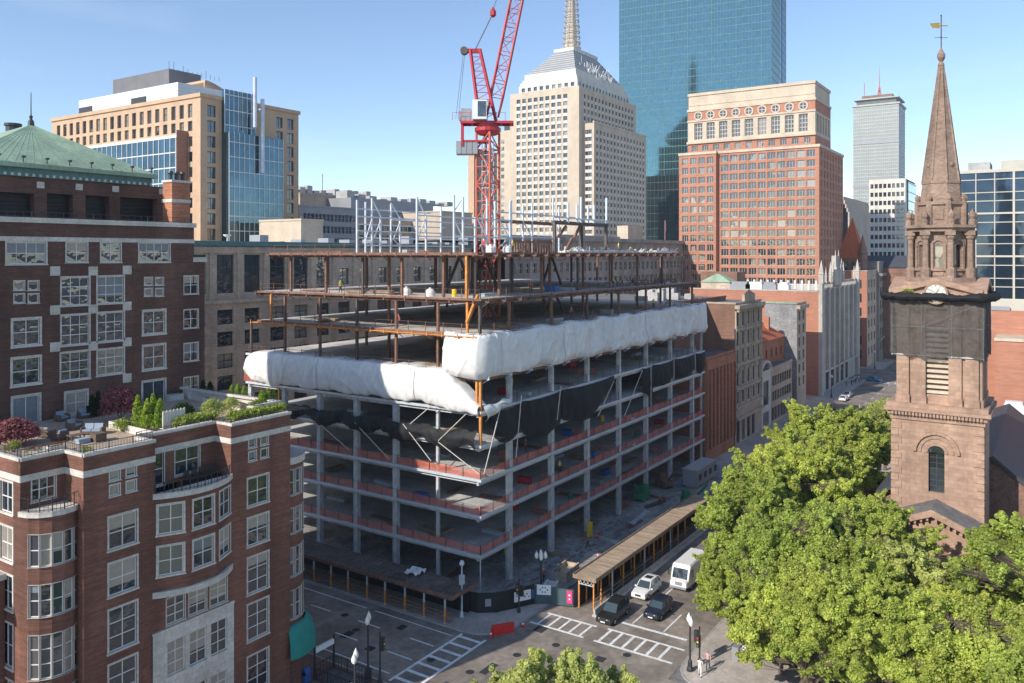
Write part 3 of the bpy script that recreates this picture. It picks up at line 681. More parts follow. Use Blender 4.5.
def armchair(label, p, rz, group=None, long=.8):
    t = thing('armchair', label, 'armchair', (0, 0, 0), group); mb = MB(); L = long
    mb.box(-L/2, -.4, .08, L/2, .4, .3); mb.box(-L/2-.12, -.42, .05, -L/2, .42, .6); mb.box(L/2, -.42, .05, L/2+.12, .42, .6); mb.box(-L/2, .3, .3, L/2, .42, .72)
    mb.build('frame', 'wicker', t)
    for k in range(max(1, round(L/.8))):
        w = L/max(1, round(L/.8)); c = MB(); x = -L/2+w*(k+.5); c.box(x-w/2+.03, -.4, .302, x+w/2-.03, .28, .45); c.hexa([(x-w/2+.03, .12, .45), (x+w/2-.03, .12, .45), (x+w/2-.03, .29, .45), (x-w/2+.03, .29, .45), (x-w/2+.03, .24, .85), (x+w/2-.03, .24, .85), (x+w/2-.03, .36, .85), (x-w/2+.03, .36, .85)]); c.build('cushion', 'cushion', t)
    t.location = p; t.rotation_euler = (0, 0, rz); return t
armchair('high backed wicker armchair with grey blue cushion facing the terrace table', TG(74, 429), .5, long=.95)
armchair('wicker armchair with pale cushion at the left of the terrace table', TG(47, 437), 1.9)
armchair('wicker sofa with grey blue cushions at the right of the terrace table', TG(93, 434), -.9, long=1.5)
armchair('wicker armchair with draped cushion in front of the terrace table', TG(60, 440), 3.4)
armchair('dark wicker armchair in shade under the terrace window, left one of two', TG(62, 421), .2, 'chairs in the shade'); armchair('dark wicker armchair in shade under the terrace window, right one of two', TG(84, 418), -.2, 'chairs in the shade')
tt = thing('coffee_table', 'low wicker table with papers among the terrace chairs', 'table', TG(76, 440)); mb = MB(); q = TG(76, 440)
for a in (-.5, .5):
    for b in (-.3, .3): mb = MB(); mb.box(q[0]+a-.04, q[1]+b-.04, TZ, q[0]+a+.04, q[1]+b+.04, TZ+.4); mb.build('leg', 'wicker', tt)
mb = MB(); mb.box(q[0]-.6, q[1]-.4, TZ+.4, q[0]+.6, q[1]+.4, TZ+.46); mb.build('tabletop', 'wicker', tt)
q = TG(98.5, 441); mb = MB(); mb.box(q[0]-.45, q[1]-.4, TZ+.06, q[0]+.45, q[1]+.4, TZ+.6); mb.box(q[0]-.4, q[1]-.35, TZ, q[0]+.4, q[1]+.35, TZ+.06); mb.box(q[0]-.47, q[1]-.42, TZ+.6, q[0]+.47, q[1]+.42, TZ+.66)
tag(mb.build('ottoman', 'wicker', at=q), 'square brown wicker ottoman standing alone in the sun', 'ottoman')
q = TG(83, 443); mb = MB(); mb.box(q[0]-.5, q[1]-.3, TZ+.25, q[0]+.5, q[1]+.3, TZ+.38); mb.box(q[0]-.45, q[1]-.28, TZ, q[0]+.45, q[1]+.28, TZ+.25); tag(mb.build('footstool', 'cushion', at=q), 'low footstool with pale blue cushion near the railing', 'footstool')
for i, (x, y) in enumerate(((188, 476), (196, 474), (203, 472), (211, 470))):
    a = uv(0, 0); F_ = dist(onV(x, 57.2), 57.2); p = (onV(x, 57.2), 57.2, zb)
    t = thing('balcony_chair', 'dark metal chair on the curved balcony, number %s from the left end' % ('one', 'two', 'three', 'four')[i], 'chair', p, 'chairs on the curved balcony'); mb = MB()
    for a in (-.2, .2):
        for b in (-.2, .2): mb = MB(); mb.box(p[0]+a-.02, p[1]+b-.02, zb, p[0]+a+.02, p[1]+b+.02, zb+.45); mb.build('leg', 'metal_dark', t)
    mb = MB(); mb.box(p[0]-.25, p[1]-.25, zb+.45, p[0]+.25, p[1]+.25, zb+.5); mb.build('seat', 'metal_dark', t); mb = MB(); mb.box(p[0]-.25, p[1]+.2, zb+.5, p[0]+.25, p[1]+.25, zb+.95); mb.build('backrest', 'metal_dark', t)
q = TG(174, 437); mb = MB(); mb.box(q[0]-1.0, q[1], TZ, q[0]+1.0, q[1]+.08, TZ+2.2); 
for k in range(7): mb.box(q[0]-1.02+k*.32, q[1]-.05, TZ, q[0]-.92+k*.32, q[1]-.002, TZ+2.3)
tag(mb.build('privacy_screen', 'stone_white', at=q), 'white panelled screen beside the conifers at the terrace parapet', 'screen')

# ================================================================== CONSTRUCTION BUILDING
CU, CV = 74.95, 53.81; EU, EV = CU+70.6, CV+40.4
LZ = [5.0, 9.45, 13.55, 17.4, 21.25, 25.2, 29.9, 33.9, 39.15]
cons = thing('building_under_construction', 'unfinished steel and concrete building frame wrapped in white tarps', 'building', (CU, CV, 0))
cu_cols = [.55, 6.53, 16.3, 26.05, 36, 45.75, 55.6, 65.7, 70.2]; cv_cols = [.55, 6.6, 13.1, 19.65, 26.25, 33.0, 39.9]
for i, z in enumerate(LZ):
    eu, ev = EU, EV; su0 = CU; sv0 = CV
    if i >= 6: ev = CV+38.0
    if i == 7: eu = CU+66
    if i == 8: eu = CU+61.5; ev = CV+36.5; su0 = CU+.9; sv0 = CV+1.2
    mb = MB(); th = .22 if i < 6 else .16
    hole = (94.0, 65.5, 99.0, 70.5)   # crane opening
    for (a, b, c, d) in ((su0, sv0, eu, hole[1]), (su0, hole[3], eu, ev), (su0, hole[1], hole[0], hole[3]), (hole[2], hole[1], eu, hole[3])):
        mb.box(a, b, z-th, c, d, z)
    s = mb.build('floor_slab', 'deck' if i >= 5 else 'concrete', cons)
    b2 = MB(); hb = .5 if i < 6 else .42; zt = z-th
    ins = .55
    m_e = 0
    for v in (sv0+ins, ev-ins): b2.box(su0+.1, v-.14, zt-hb, eu-.1, v+.14, zt, 0)
    for u in (su0+ins, eu-ins): b2.box(u-.14, sv0+ins+.14, zt-hb*.9, u+.14, ev-ins-.14, zt-.003, 0)
    b2.build('edge_beam', 'fireproofing' if i < 5 else ('steel_rust' if i != 6 else 'steel_orange'), s)
    b3 = MB()
    for c in cu_cols[1:-1]:
        u = CU+c
        if u < eu-1: b3.box(u-.12, sv0+ins+.15, zt-.45, u+.12, ev-ins-.15, zt-.005)
    for k in range(12):
        v = sv0+3.2*(k+1)
        if v < ev-1: b3.box(su0+ins+.15, v-.08, zt-.38, eu-ins-.15, v+.08, zt-.008)
    b3.build('floor_beams', 'fireproofing' if i < 6 else 'steel_rust', s)
    # slab edge angle
    e = MB()
    for (a, b, c, d) in ((su0-.04, sv0-.04, eu+.04, sv0-.003), (su0-.04, sv0, su0-.003, ev), ): e.box(a, b, z-th-.05, c, d, z+.04)
    e.build('slab_edge', 'galvanised' if i < 6 else 'steel_rust', s)
# columns
def colz(i): return 0 if i < 0 else LZ[i]
def column(u, v, z0, z1, w, m, name='column', bare=False):
    mb = MB()
    if bare:
        mb.box(u-w/2, v-w/2, z0, u+w/2, v-w/2+.04, z1); mb.box(u-w/2, v+w/2-.04, z0, u+w/2, v+w/2, z1); mb.box(u-.02, v-w/2+.04, z0, u+.02, v+w/2-.04, z1); mb.box(u-w/2+.02, v-w/2+.042, z0, u-w/2+.05, v+w/2-.042, z1)
    else: mb.box(u-w/2, v-w/2, z0, u+w/2, v+w/2, z1)
    return mb.build(name, m, cons, at=(u, v, z0))
k = 0
for j, c in enumerate(cu_cols):
    for jj, d in enumerate(cv_cols):
        edge = (j == 0 or jj == 0)
        if not (edge or (j % 2 == 0 and jj in (2, 4)) ): continue
        if j == 0 and jj == 0: continue
        thin = (j == len(cu_cols)-1 or jj == 1 and j == 0 and False)
        w = .34 if (j == 0 and jj == 1) or j == 8 else .62
        u, v = CU+c, CV+d
        column(u, v, 0, LZ[4], w, 'fireproofing')
        column(u, v, LZ[4]-.001, LZ[5], w if w < .5 else .55, 'fireproofing')
for i in (5, 6, 7):   # bare steel above
    for j, c in enumerate(cu_cols):
        for jj, d in enumerate(cv_cols):
            if not (j == 0 or jj == 0 or jj in (3,) or (j % 2 == 0 and jj == 5) or (i >= 6 and jj == 1)): continue
            if i == 7 and j > 7 or i == 6 and j > 7: continue
            if i >= 6 and jj == 6: continue
            u, v = CU+c, CV+d
            if i == 7: u = max(u, CU+1.6); v = max(v, CV+2.0)
            column(u, v, LZ[i], LZ[i+1]-.6, .3, 'steel_rust' if (j+jj) % 3 else 'steel_dark', 'steel_column', bare=True)
# orange raking props and corner post
for (du, dv, z0, z1) in ((.25, .25, LZ[3], LZ[5]-.3), (.25, .75, LZ[4], LZ[5]-.3), (.4, 2.2, LZ[5], LZ[7]-.4), (.5, 2.4, LZ[7], LZ[8]-.3), (.4, 35.6, LZ[6], LZ[7]-.4), (.4, 34, LZ[3], LZ[4]), (.4, 37.6, LZ[4], LZ[5])):
    column(CU+du, CV+dv, z0, z1, .26, 'steel_orange', 'prop')
mb = MB(); mb.bar((CU+.3, CV+2.2, LZ[6]+1.3), (CU+.4, CV+.7, LZ[7]+.5), .45, .25); mb.build('brace', 'steel_orange', cons)
mb = MB(); mb.tube((CU+.3, CV+.3, 0), (CU+.3, CV+.3, LZ[0]-.3), .08); mb.build('corner_post', 'galvanised', cons)
# braces of the core seen through the top floors
for i in (5, 6, 7):
    for (u0, u1) in (((84.0, 90.0), (102, 108)) if i < 7 else ((84.0, 90.0), (90.0, 96), (108.0, 114))):
        v = 62.0+(i % 2)*4; mb = MB(); z0, z1 = LZ[i]+.1, LZ[i+1]-.5
        mb.bar((u0, v, z0), ((u0+u1)/2, v, z1), .28); mb.bar((u1, v, z0), ((u0+u1)/2, v, z1), .28); mb.bar((u0, v, z0), (u0, v, z1), .4); mb.build('core_brace', 'steel_dark', cons)
cw = MB()
for (a, b, c, d) in ((104, 70, 120, 70.3), (104, 70.3, 104.3, 82), (104, 82, 120, 82.3), (119.7, 70.3, 120, 82)): cw.box(a, b, 0, c, d, LZ[4])
cw.build('stair_core', 'concrete_dark', cons)
# brackets hanging from the edges of the upper decks
def brackets(z, side, n, a0, a1, m, off=0.0):
    proto = None
    for k in range(n):
        t = a0+(a1-a0)*k/(n-1)
        if side == 'L': p = (CU+off, CV+t, z-.32)
        else: p = (CU+t, CV+off, z-.32)
        if proto is None:
            mb = MB()
            if side == 'L': mb.box(p[0]-.75, p[1]-.09, p[2]-.1, p[0]+.6, p[1]+.09, p[2]+.1); mb.box(p[0]-.72, p[1]-.05, p[2]+.1, p[0]-.64, p[1]+.05, p[2]+.42); mb.bar((p[0]-.55, p[1], p[2]-.1), (p[0]+.2, p[1], p[2]-.55), .08)
            else: mb.box(p[0]-.09, p[1]-.75, p[2]-.1, p[0]+.09, p[1]+.6, p[2]+.1); mb.box(p[0]-.05, p[1]-.72, p[2]+.1, p[0]+.05, p[1]-.64, p[2]+.42); mb.bar((p[0], p[1]-.55, p[2]-.1), (p[0], p[1]+.2, p[2]-.55), .08)
            proto = mb.build('bracket', m, cons, at=p); p0 = p
        else: rep(proto, (p[0]-p0[0], p[1]-p0[1], 0))
brackets(LZ[8], 'L', 16, 1.2, 36, 'steel_rust', .9); brackets(LZ[6], 'L', 18, .6, 38.5, 'steel_orange'); brackets(LZ[7], 'L', 12, .6, 37.5, 'steel_rust')
brackets(LZ[8], 'R', 22, 1.2, 61, 'steel_rust', 1.2); brackets(LZ[7], 'R', 20, .6, 65, 'steel_dark'); brackets(LZ[5], 'R', 16, .6, 69, 'galvanised')
# outrigger walkway boards along the orange level
mb = MB(); mb.box(CU-.7, CV+.2, LZ[6]-.3, CU-.06, CV+38.2, LZ[6]-.22); mb.build('edge_board', 'steel_orange', cons)
mb = MB(); mb.box(CU+.2, CV+.5, LZ[8]-.3, CU+.88, CV+36.6, LZ[8]-.22); mb.build('edge_board', 'steel_rust', cons)
# cable guard rails on the upper decks
def guard(z, pts, m='steel_rust', h=1.1, step=2.6, n=2, sag=.0):
    mb = MB()
    for i in range(len(pts)-1):
        p, q = pts[i], pts[i+1]; L = math.hypot(q[0]-p[0], q[1]-p[1]); kn = max(1, int(L/step))
        for k in range(kn+1): t = k/kn; x, y = p[0]+(q[0]-p[0])*t, p[1]+(q[1]-p[1])*t; mb.bar((x, y, z), (x, y, z+h+.1*random.random()), .06)
        for r in range(n): mb.bar((p[0], p[1], z+h*(r+1)/n-.05), (q[0], q[1], z+h*(r+1)/n-.05), .025)
    mb.build('guard_rail', m, cons)
for i in (5, 6, 7, 8):
    ev = CV+(40 if i == 5 else 37.6); eu = CU+(70.2, 70.2, 65.6, 61)[i-5]; o = 1.3 if i == 8 else .25; ev = CV+36 if i == 8 else ev
    guard(LZ[i], [(CU+o, ev), (CU+o, CV+o), (eu, CV+o)], 'steel_rust')
for i in range(5): guard(LZ[i], [(CU+.2, CV+40), (CU+.2, CV+.2), (CU+70.2, CV+.2)], 'steel_dark', 1.1, 2.45, 1)
# roof steel of the plant floor: galvanised frame
sf = thing('roof_steel_frame', 'white galvanised steel frame standing on the top deck left of the crane', 'steel frame', (CU+3, CV+3, LZ[8]))
zt = LZ[8]
def fr_at(x, y0_, v): u = onV(x, v); return (u, v)
def post(x, ytop, v, par, m='galvanised', w=.21):
    u = onV(x, v); zz = zV(x, ytop, v); mb = MB(); mb.box(u-w/2, v-w/2, zt, u+w/2, v+w/2, zz); mb.build('post', m, par); return (u, v, zz)
vA, vB = 60.0, 66.0
A = [post(x, y, vA, sf) for x, y in ((417, 197), (454, 195), (463, 197), (487, 199), (510, 201))]
rowA = [(357, 200, 78.0), (372, 198, 78), (391, 204, 78), (365.5, 202, 84), (400, 217, 78), (380.5, 218, 78), (417, 197, 70), (426, 215, 70), (441, 207, 78), (454, 195, 66), (463, 197, 70), (475, 217, 66)]
PP = [post(x, y, v, sf) for x, y, v in rowA]
def hz(x0, x1, y, v, par, m='galvanised', w=.17):
    a, b = onV(x0, v), onV(x1, v); z = zV((x0+x1)/2, y, v); mb = MB(); mb.box(a, v-w/2, z-w/2, b, v+w/2, z+w/2); mb.build('beam', m, par)
for (x0, x1, y, v) in ((357, 420, 218, 78), (357, 480, 239, 78.3), (365, 460, 246, 78), (417, 476, 237, 70), (417, 460, 216.5, 70.3), (454, 512, 237, 60.3), (454, 512, 219, 60), (357, 441, 232, 77.7), (357, 445, 226, 78.5), (391, 480, 222, 70.6), (357, 430, 211, 78.2), (463, 512, 228, 60.6)): hz(x0, x1, y, v, sf)
def br(x0, y0, x1, y1, v, par, m='galvanised', w=.12):
    mb = MB(); mb.bar((onV(x0, v), v, zV(x0, y0, v)), (onV(x1, v), v, zV(x1, y1, v)), w); mb.build('brace', m, par)
for q in ((372, 199, 381, 217, 78), (391, 203, 399, 217, 78), (417, 198, 426, 217, 70), (366, 239, 372, 219, 78), (374, 238, 381, 220, 78), (394, 238, 400, 222, 78), (418, 238, 425, 220, 70), (393, 239, 400, 246, 78), (366, 240, 374, 246, 78), (454, 219, 463, 238, 66), (463, 198, 455, 210, 66), (478, 220, 487, 238, 60), (480, 246, 488, 238, 60), (500, 246, 510, 238, 60), (500, 221, 508, 236, 60)): br(*q, sf)
sf2 = thing('screen_wall_frame', 'dark steel frame with pale upper posts on the top deck right of the crane', 'steel frame', (CU+30, CV+8, LZ[8]))
for x, yt in ((495, 201), (511, 200), (523, 205), (532, 203), (553, 198), (559, 207)): post(x, yt, 61.0, sf2, 'galvanised')
for x, yt in ((554.5, 223), (580.5, 224), (581, 226), (606, 224)):
    post(x, yt, 58.0, sf2, 'steel_dark', .4)
for x, yt in ((581, 197), (606.5, 198), (577, 205), (568, 203), (588, 206), (594, 205)):
    u = onV(x, 58); z0 = zV(x, 223, 58); mb = MB(); mb.box(u-.14, 57.86, z0, u+.14, 58.14, zV(x, yt, 58)); mb.build('post', 'galvanised', sf2)
hz(553, 607, 224, 58.2, sf2, 'steel_dark', .5); hz(497, 553, 222.5, 61.2, sf2, 'steel_rust', .45); hz(497, 606, 216, 61, sf2); hz(553, 607, 219, 58, sf2); hz(497, 555, 237, 61.1, sf2)
for q in ((505, 220, 510, 236), (524, 223, 531, 236), (502, 246, 508, 236)): br(*q, 61, sf2)
for q in ((558, 237, 566, 226), (574, 238, 580, 226), (566, 250, 572, 238)): br(*q, 58, sf2, 'steel_rust', .3)
pb = MB()   # stacked rebar posts and screens (dark thicket at the base)
for k in range(16):
    u = onV(515+k*2.6, 59); pb.box(u-.12, 58.9, zt, u+.12, 59.1, zt+1.5+.3*random.random())
pb.box(onV(513, 59), 58.95, zt+1.35, onV(556, 59), 59.05, zt+1.6); pb.build('parapet_frame', 'steel_rust', sf2)

# ------------------------------------------------------------------ crane
cr0 = (96.4, 68.0)
cr = thing('tower_crane', 'red luffing tower crane rising through the top decks', 'crane', (cr0[0], cr0[1], 0))
zs_ = 57.6
def lattice(mb, base, top, w, bays, r=.09, rd=.05, axis=None, w2=None):
    base = Vector(base); top = Vector(top); d = (top-base).normalized()
    a = (axis or (Vector((1, 0, 0)) if abs(d.z) > .95 else d.cross(Vector((0, 0, 1))).normalized())); b = d.cross(a).normalized(); a = b.cross(d).normalized()
    w2 = w2 or w
    def c(k, i):
        t = k/bays; ww_ = w+(w2-w)*t; s = ((-1, -1), (1, -1), (1, 1), (-1, 1))[i % 4]; return base+(top-base)*t+a*(s[0]*ww_/2)+b*(s[1]*ww_/2)
    for i in range(4): mb.bar(c(0, i), c(bays, i), r*2)
    for k in range(bays):
        for i in range(4):
            mb.bar(c(k, i), c(k, i+1), rd*2)
            if (k+i) % 2: mb.bar(c(k, i), c(k+1, i+1), rd*2)
            else: mb.bar(c(k, i+1), c(k+1, i), rd*2)
    return c
mb = MB(); lattice(mb, (cr0[0], cr0[1], 0), (cr0[0], cr0[1], zs_-1.2), 2.35, 23, .13, .07); mb.build('mast', 'crane_orange', cr)
mb = MB(); lattice(mb, (cr0[0]+.01, cr0[1], 1), (cr0[0]+.01, cr0[1], zs_-2), 1.2, 23, .035, .03); mb.build('ladder', 'galvanised', cr)
RR = Vector((S_, -C_, 0)); FF = Vector((C_, S_, 0)); base = Vector((cr0[0], cr0[1], zs_))
def cp(r, f, z): return tuple(base+RR*r+FF*f+Vector((0, 0, z)))
mb = MB(); mb.lathe((cr0[0], cr0[1], zs_-1.5), [(1.3, 0), (1.9, .5), (1.9, 1.0), (1.6, 1.1), (1.6, 1.5)], 16); mb.build('slewing_ring', 'crane_red', cr)
mb = MB(); F = Fac(tuple(base+RR*-3.9)[:2], (RR.x, RR.y), (-FF.x, -FF.y)); z = zs_
fbox(mb, F, 0, 7.6, z+.0, z+.3, 1.2, 1.5); fbox(mb, F, 0, 7.6, z, z+.3, -1.5, -1.2)
for k in range(6): fbox(mb, F, .1+k*1.4, .35+k*1.4, z+.03, z+.26, -1.2, 1.2)
fbox(mb, F, .0, 7.6, z+.3, z+.36, -1.4, 1.4); fbox(mb, F, .1, .4, z-3.2, z, 1.0, 1.3); fbox(mb, F, .1, .4, z-3.2, z, -1.3, -1.0); fbox(mb, F, .1, 4.2, z-2.6, z-2.35, -1.2, 1.2)
mb.build('machinery_deck', 'crane_red', cr)
mb = MB()
for k in range(4): fbox(mb, F, -.6+k*.78, .12+k*.78, z-4.3, z-2.5, -1.1, 1.1)
mb.build('counterweight', 'metal_grey', cr)
mb = MB(); fbox(mb, F, .1, 1.5, z+.4, z+2.2, -.9, .9); fbox(mb, F, -.2, .1, z+.6, z+1.9, -.7, .7); mb.build('winch_housing', 'metal_grey', cr)
mb = MB(); fbox(mb, F, 1.8, 3.8, z+.4, z+3.1, .8, 2.7); cab = mb.build('cab', 'metal_white', cr)
mb = MB(); fbox(mb, F, 2.55, 3.7, z+.75, z+2.9, 2.7, 2.74); fbox(mb, F, 3.8, 3.84, z+.9, z+2.9, 1.0, 2.5); mb.build('window', 'glass_near', cab)
mb = MB(); piv = Vector(cp(.7, 0, 1.2)); tipd = (RR*.20+FF*.10+Vector((0, 0, 1))).normalized(); ax = (RR-tipd*RR.dot(tipd)).normalized()
lattice(mb, piv+tipd*3, piv+tipd*44, 1.75, 19, .1, .045, axis=ax); 
c0 = piv+tipd*3
for s in (-1, 1):
    for q in (-1, 1): mb.bar(tuple(piv+ax*s*.8), tuple(c0+ax*s*.87+ax.cross(tipd)*q*.87), .2)
mb.build('jib', 'crane_red', cr)
mb = MB(); af = base+RR*-2.0+Vector((0, 0, 10.6))
for s in (-1, 1):
    mb.bar(cp(-1.2, s*.9, .4), tuple(af+FF*s*.7+RR*-.5), .34); mb.bar(cp(1.2, s*.9, .4), tuple(af+FF*s*.7+RR*.9), .34)
for k in range(10):
    t = k/10; a = Vector(cp(-1.2, -.9, .4)).lerp(af+FF*-.7+RR*-.5, t); b = Vector(cp(1.2, -.9, .4)).lerp(af+FF*-.7+RR*.9, t); mb.bar(tuple(a), tuple(b), .1)
    a2 = Vector(cp(-1.2, .9, .4)).lerp(af+FF*.7+RR*-.5, t); mb.bar(tuple(a), tuple(a2), .1)
    if k < 9: b3_ = Vector(cp(1.2, -.9, .4)).lerp(af+FF*-.7+RR*.9, t+.1); mb.bar(tuple(a), tuple(b3_), .08)
mb.bar(tuple(af+RR*-.9), tuple(af+RR*1.1), .5, .6); mb.build('a_frame', 'crane_red', cr)
mb = MB(); mb.tube(tuple(af+RR*-1.4+FF*-.5), tuple(af+RR*-1.4+FF*.5), .55, n=12); mb.bar(tuple(af+RR*-1.5), tuple(af+RR*.4), .3, .2); mb.build('sheave_block', 'steel_dark', cr)
hk = base+RR*.75+Vector((0, 0, 16.0)); mb = MB()
for k in range(5):
    o = FF*(k-2)*.16; mb.bar(tuple(af+o+RR*.1), tuple(hk+o), .05)
tip = piv+tipd*44; 
for s in (-1, 1): mb.bar(tuple(hk+Vector((0, 0, .5))), tuple(tip+ax.cross(tipd)*s*.6), .06)
mb.bar(tuple(af+RR*-1.3), cp(-4.3, .4, .8), .05); mb.bar(tuple(af+RR*-1.5), cp(-4.6, -.3, .8), .05)
mb.build('pendant_ropes', 'steel_cable', cr)
mb = MB(); mb.lathe(tuple(hk-Vector((0, 0, .6))), [(.1, 0), (.45, .3), (.45, .9), (.1, 1.5)], 8); mb.build('pulley_block', 'crane_red', cr)
mb = MB()
for (p, q) in ((cp(-5.0, -1.4, .4), cp(2.5, -1.4, .4)),):
    p = Vector(p); q = Vector(q)
    for k in range(7): a = p.lerp(q, k/6); mb.bar(tuple(a), tuple(a+Vector((0, 0, 1.1))), .05)
    mb.bar(tuple(p+Vector((0, 0, 1.1))), tuple(q+Vector((0, 0, 1.1))), .05)
mb.build('deck_rail', 'crane_red', cr)

# ------------------------------------------------------------------ tarps
def noise1(x, s): 
    return math.sin(x*1.3+s)*.5+math.sin(x*2.9+s*2.1)*.3+math.sin(x*6.1+s*.7)*.2
def sheet(name, m, path, n, prof, rows, label, cat, thick=.0, ties=None, group=None, seed=0):
    """path(t)->(u,v,nu,nv) along the facade, prof(t, r)->(outward, z)"""
    V = []; F_ = []
    for i in range(n+1):
        t = i/n; u, v, nu, nv = path(t)
        for j in range(rows+1):
            o, z = prof(t, j/rows); V.append((u+nu*o, v+nv*o, z))
    for i in range(n):
        for j in range(rows):
            a = i*(rows+1)+j; F_.append((a, a+rows+1, a+rows+2, a+1))
    me = bpy.data.meshes.new(name); o0 = V[0]; me.from_pydata([(a-o0[0], b-o0[1], c-o0[2]) for a, b, c in V], [], F_); me.materials.append(MATS[m])
    me.polygons.foreach_set('use_smooth', [True]*len(F_)); me.update(); o = bpy.data.objects.new(name, me); col.objects.link(o); o.location = o0; WORLD[o.name] = tuple(o0)
    if thick: md = o.modifiers.new('thickness', 'SOLIDIFY'); md.thickness = thick
    return tag(o, label, cat, group)
rr = random.Random(4)
folds = [rr.random()*6.28 for _ in range(20)]
from mathutils import noise as mn
def wrinkle(s, r, k=1.0):
    """fabric: broad billows, creases running down from the ties, fine crumple"""
    ph = (s/8.6) % 1.0; tie = min(ph, 1-ph)*8.6
    fold = math.exp(-(tie/.9)**2)
    n1 = mn.noise(Vector((s*.38, r*1.2, 1.7))); n2 = mn.noise(Vector((s*1.25+r*1.6, r*2.2, 5.1))); n3 = mn.noise(Vector((s*3.4-r*2.2, r*3.1, 9.3))); n4 = abs(mn.noise(Vector((s*.9-r*2.4, r*.9, 3.3))))
    return k*(.5*n1+.16*n2+.05*n3-.3*(max(0, .16-n4)/.16)**2*.5-.34*fold*(.4+.6*abs(r-.5)*2))
def crease(x, y, z, w=.07): return math.exp(-(mn.noise(Vector((x, y, z)))/w)**2)
# left roll (from the far left end to beyond the corner)
def pathL(t):
    v = CV+39.4-t*39.2; return (CU, v, -1.0, 0.0)
def profL(t, r):
    s = t*41.4; a = math.pi*(1.0-r)  # r 0 bottom .. 1 top
    zb0, zt0 = 21.35+.25*noise1(s*.6, 1)+t*.25, 25.75+.12*noise1(s*.8, 2)
    if t > .8: zb0 = zb0-(t-.8)/.2*.9
    if t > .87: zt0 = zt0-((t-.87)/.13)**1.2*4.0
    if t < .06: k = t/.06; zt0 -= (1-k)**2*.9; zb0 += (1-k)**2*.6
    ang = r*math.pi; ph = (s/8.2+.3) % 1.0; out = .15+.8*math.sin(ang)**.75+(.35*mn.noise(Vector((s*.25, r*.9, 3.7)))+.12*crease(s*.35+r*1.4, r-s*.1, 2.2)+.09*crease(s*.5-r*1.2, r*.8, 7.7)+.04*mn.noise(Vector((s*1.5, r*3, 6)))-.1*math.exp(-(min(ph, 1-ph)*8.2/.45)**2))*math.sin(ang)**.5
    if t > .87: out *= max(.15, 1-((t-.87)/.13)*.6)
    zz = zb0+(zt0-zb0)*(.5-.5*math.cos(ang))
    if r > .9: out -= 1.4*(r-.9)/.1
    return (out, zz)
wL = sheet('wrapped_tarp', 'tarp_white', pathL, 320, profL, 26, 'long white tarp roll bulging from the left side of the frame', 'tarp')
def endcap():
    pass
# right wrap: around the corner then along the street front
def pathR(t):
    L1, L2 = 5.0, 70.8; s = t*(L1+L2)
    if s < L1: return (CU+.0, CV+L1-s, -1.0, 0.0)
    k = min(1.0, (s-L1)/1.2); n_ = (-(1-k), -k); L = math.hypot(*n_) or 1
    return (CU+(s-L1), CV, n_[0]/L, n_[1]/L)
def crease(x, y, z, w=.07): return math.exp(-(mn.noise(Vector((x, y, z)))/w)**2)
def profR(t, r):
    s = t*75.8; ph = (s/8.6) % 1.0; sag = math.sin(math.pi*ph)
    zb0 = 25.35+.2*mn.noise(Vector((s*.3, 0, 2)))-.5*sag; zt0 = 30.1+.2*mn.noise(Vector((s*.3, 3, 7)))+.1*mn.noise(Vector((s*3.3, 5, 7)))-.15*sag
    tie = min(ph, 1-ph)*8.6; fold = math.exp(-(tie/.7)**2)
    out = .3+.4*(1-r)**.7*math.sin(min(1, r*6)*math.pi/2)+.55*mn.noise(Vector((s*.22, r*.8, 1.7)))*math.sin(r*math.pi)**.5-.16*fold*math.sin(r*math.pi)**.4
    out += .22*crease(s*.32+r*.9, r*.7-s*.12, 4.4)+.16*crease(s*.5-r*1.3, r*.9, 8.4)+.05*mn.noise(Vector((s*1.4, r*2, 6)))
    if s < 7: out += .5*math.sin(r*math.pi)*(1-s/7)
    if r > .95: out -= .6*(r-.95)/.05
    if t > .985: out *= .6
    return (out, zb0+(zt0-zb0)*r)
wR = sheet('wrapped_tarp', 'tarp_white', pathR, 520, profR, 26, 'wide white tarp wrapped round the corner and along the street front', 'tarp')
def strap(par, path, prof, t, m='rope', w=.07):
    mb = MB(); u, v, nu, nv = path(t); prev = None
    for k in range(13):
        o_, z_ = prof(t, k/12); p = (u+nu*(o_+.05), v+nv*(o_+.05), z_)
        if prev: mb.bar(prev, p, w, .04)
        prev = p
    mb.build('strap', m, par)
for k in (1, 3, 4, 7): strap(wR, pathR, profR, k*8.6/75.8, 'tarp_white', .05)
for k in (2, 5): strap(wR, pathR, profR, (k*8.6+5.6)/75.8, 'blind_grey', .03)
for k in (1, 3): strap(wL, pathL, profL, ((k+.7)*8.2)/39.2, 'blind_grey', .03)
# scrap of tarp at the corner
def pathS(t): s = t*5.2; return (CU-.2+s, CV-.3, 0.0, -1.0)
def profS(t, r): return (.2+.5*math.sin(r*3.1)*(1-t*.5)+.15*math.sin(t*14+r*6), 21.9+t*.3-(1-r)*(1.8-1.3*t)+.15*math.sin(t*11))
sheet('tarp_scrap', 'tarp_white', pathS, 30, profS, 10, 'crumpled white tarp scrap bunched at the orange corner post', 'tarp')
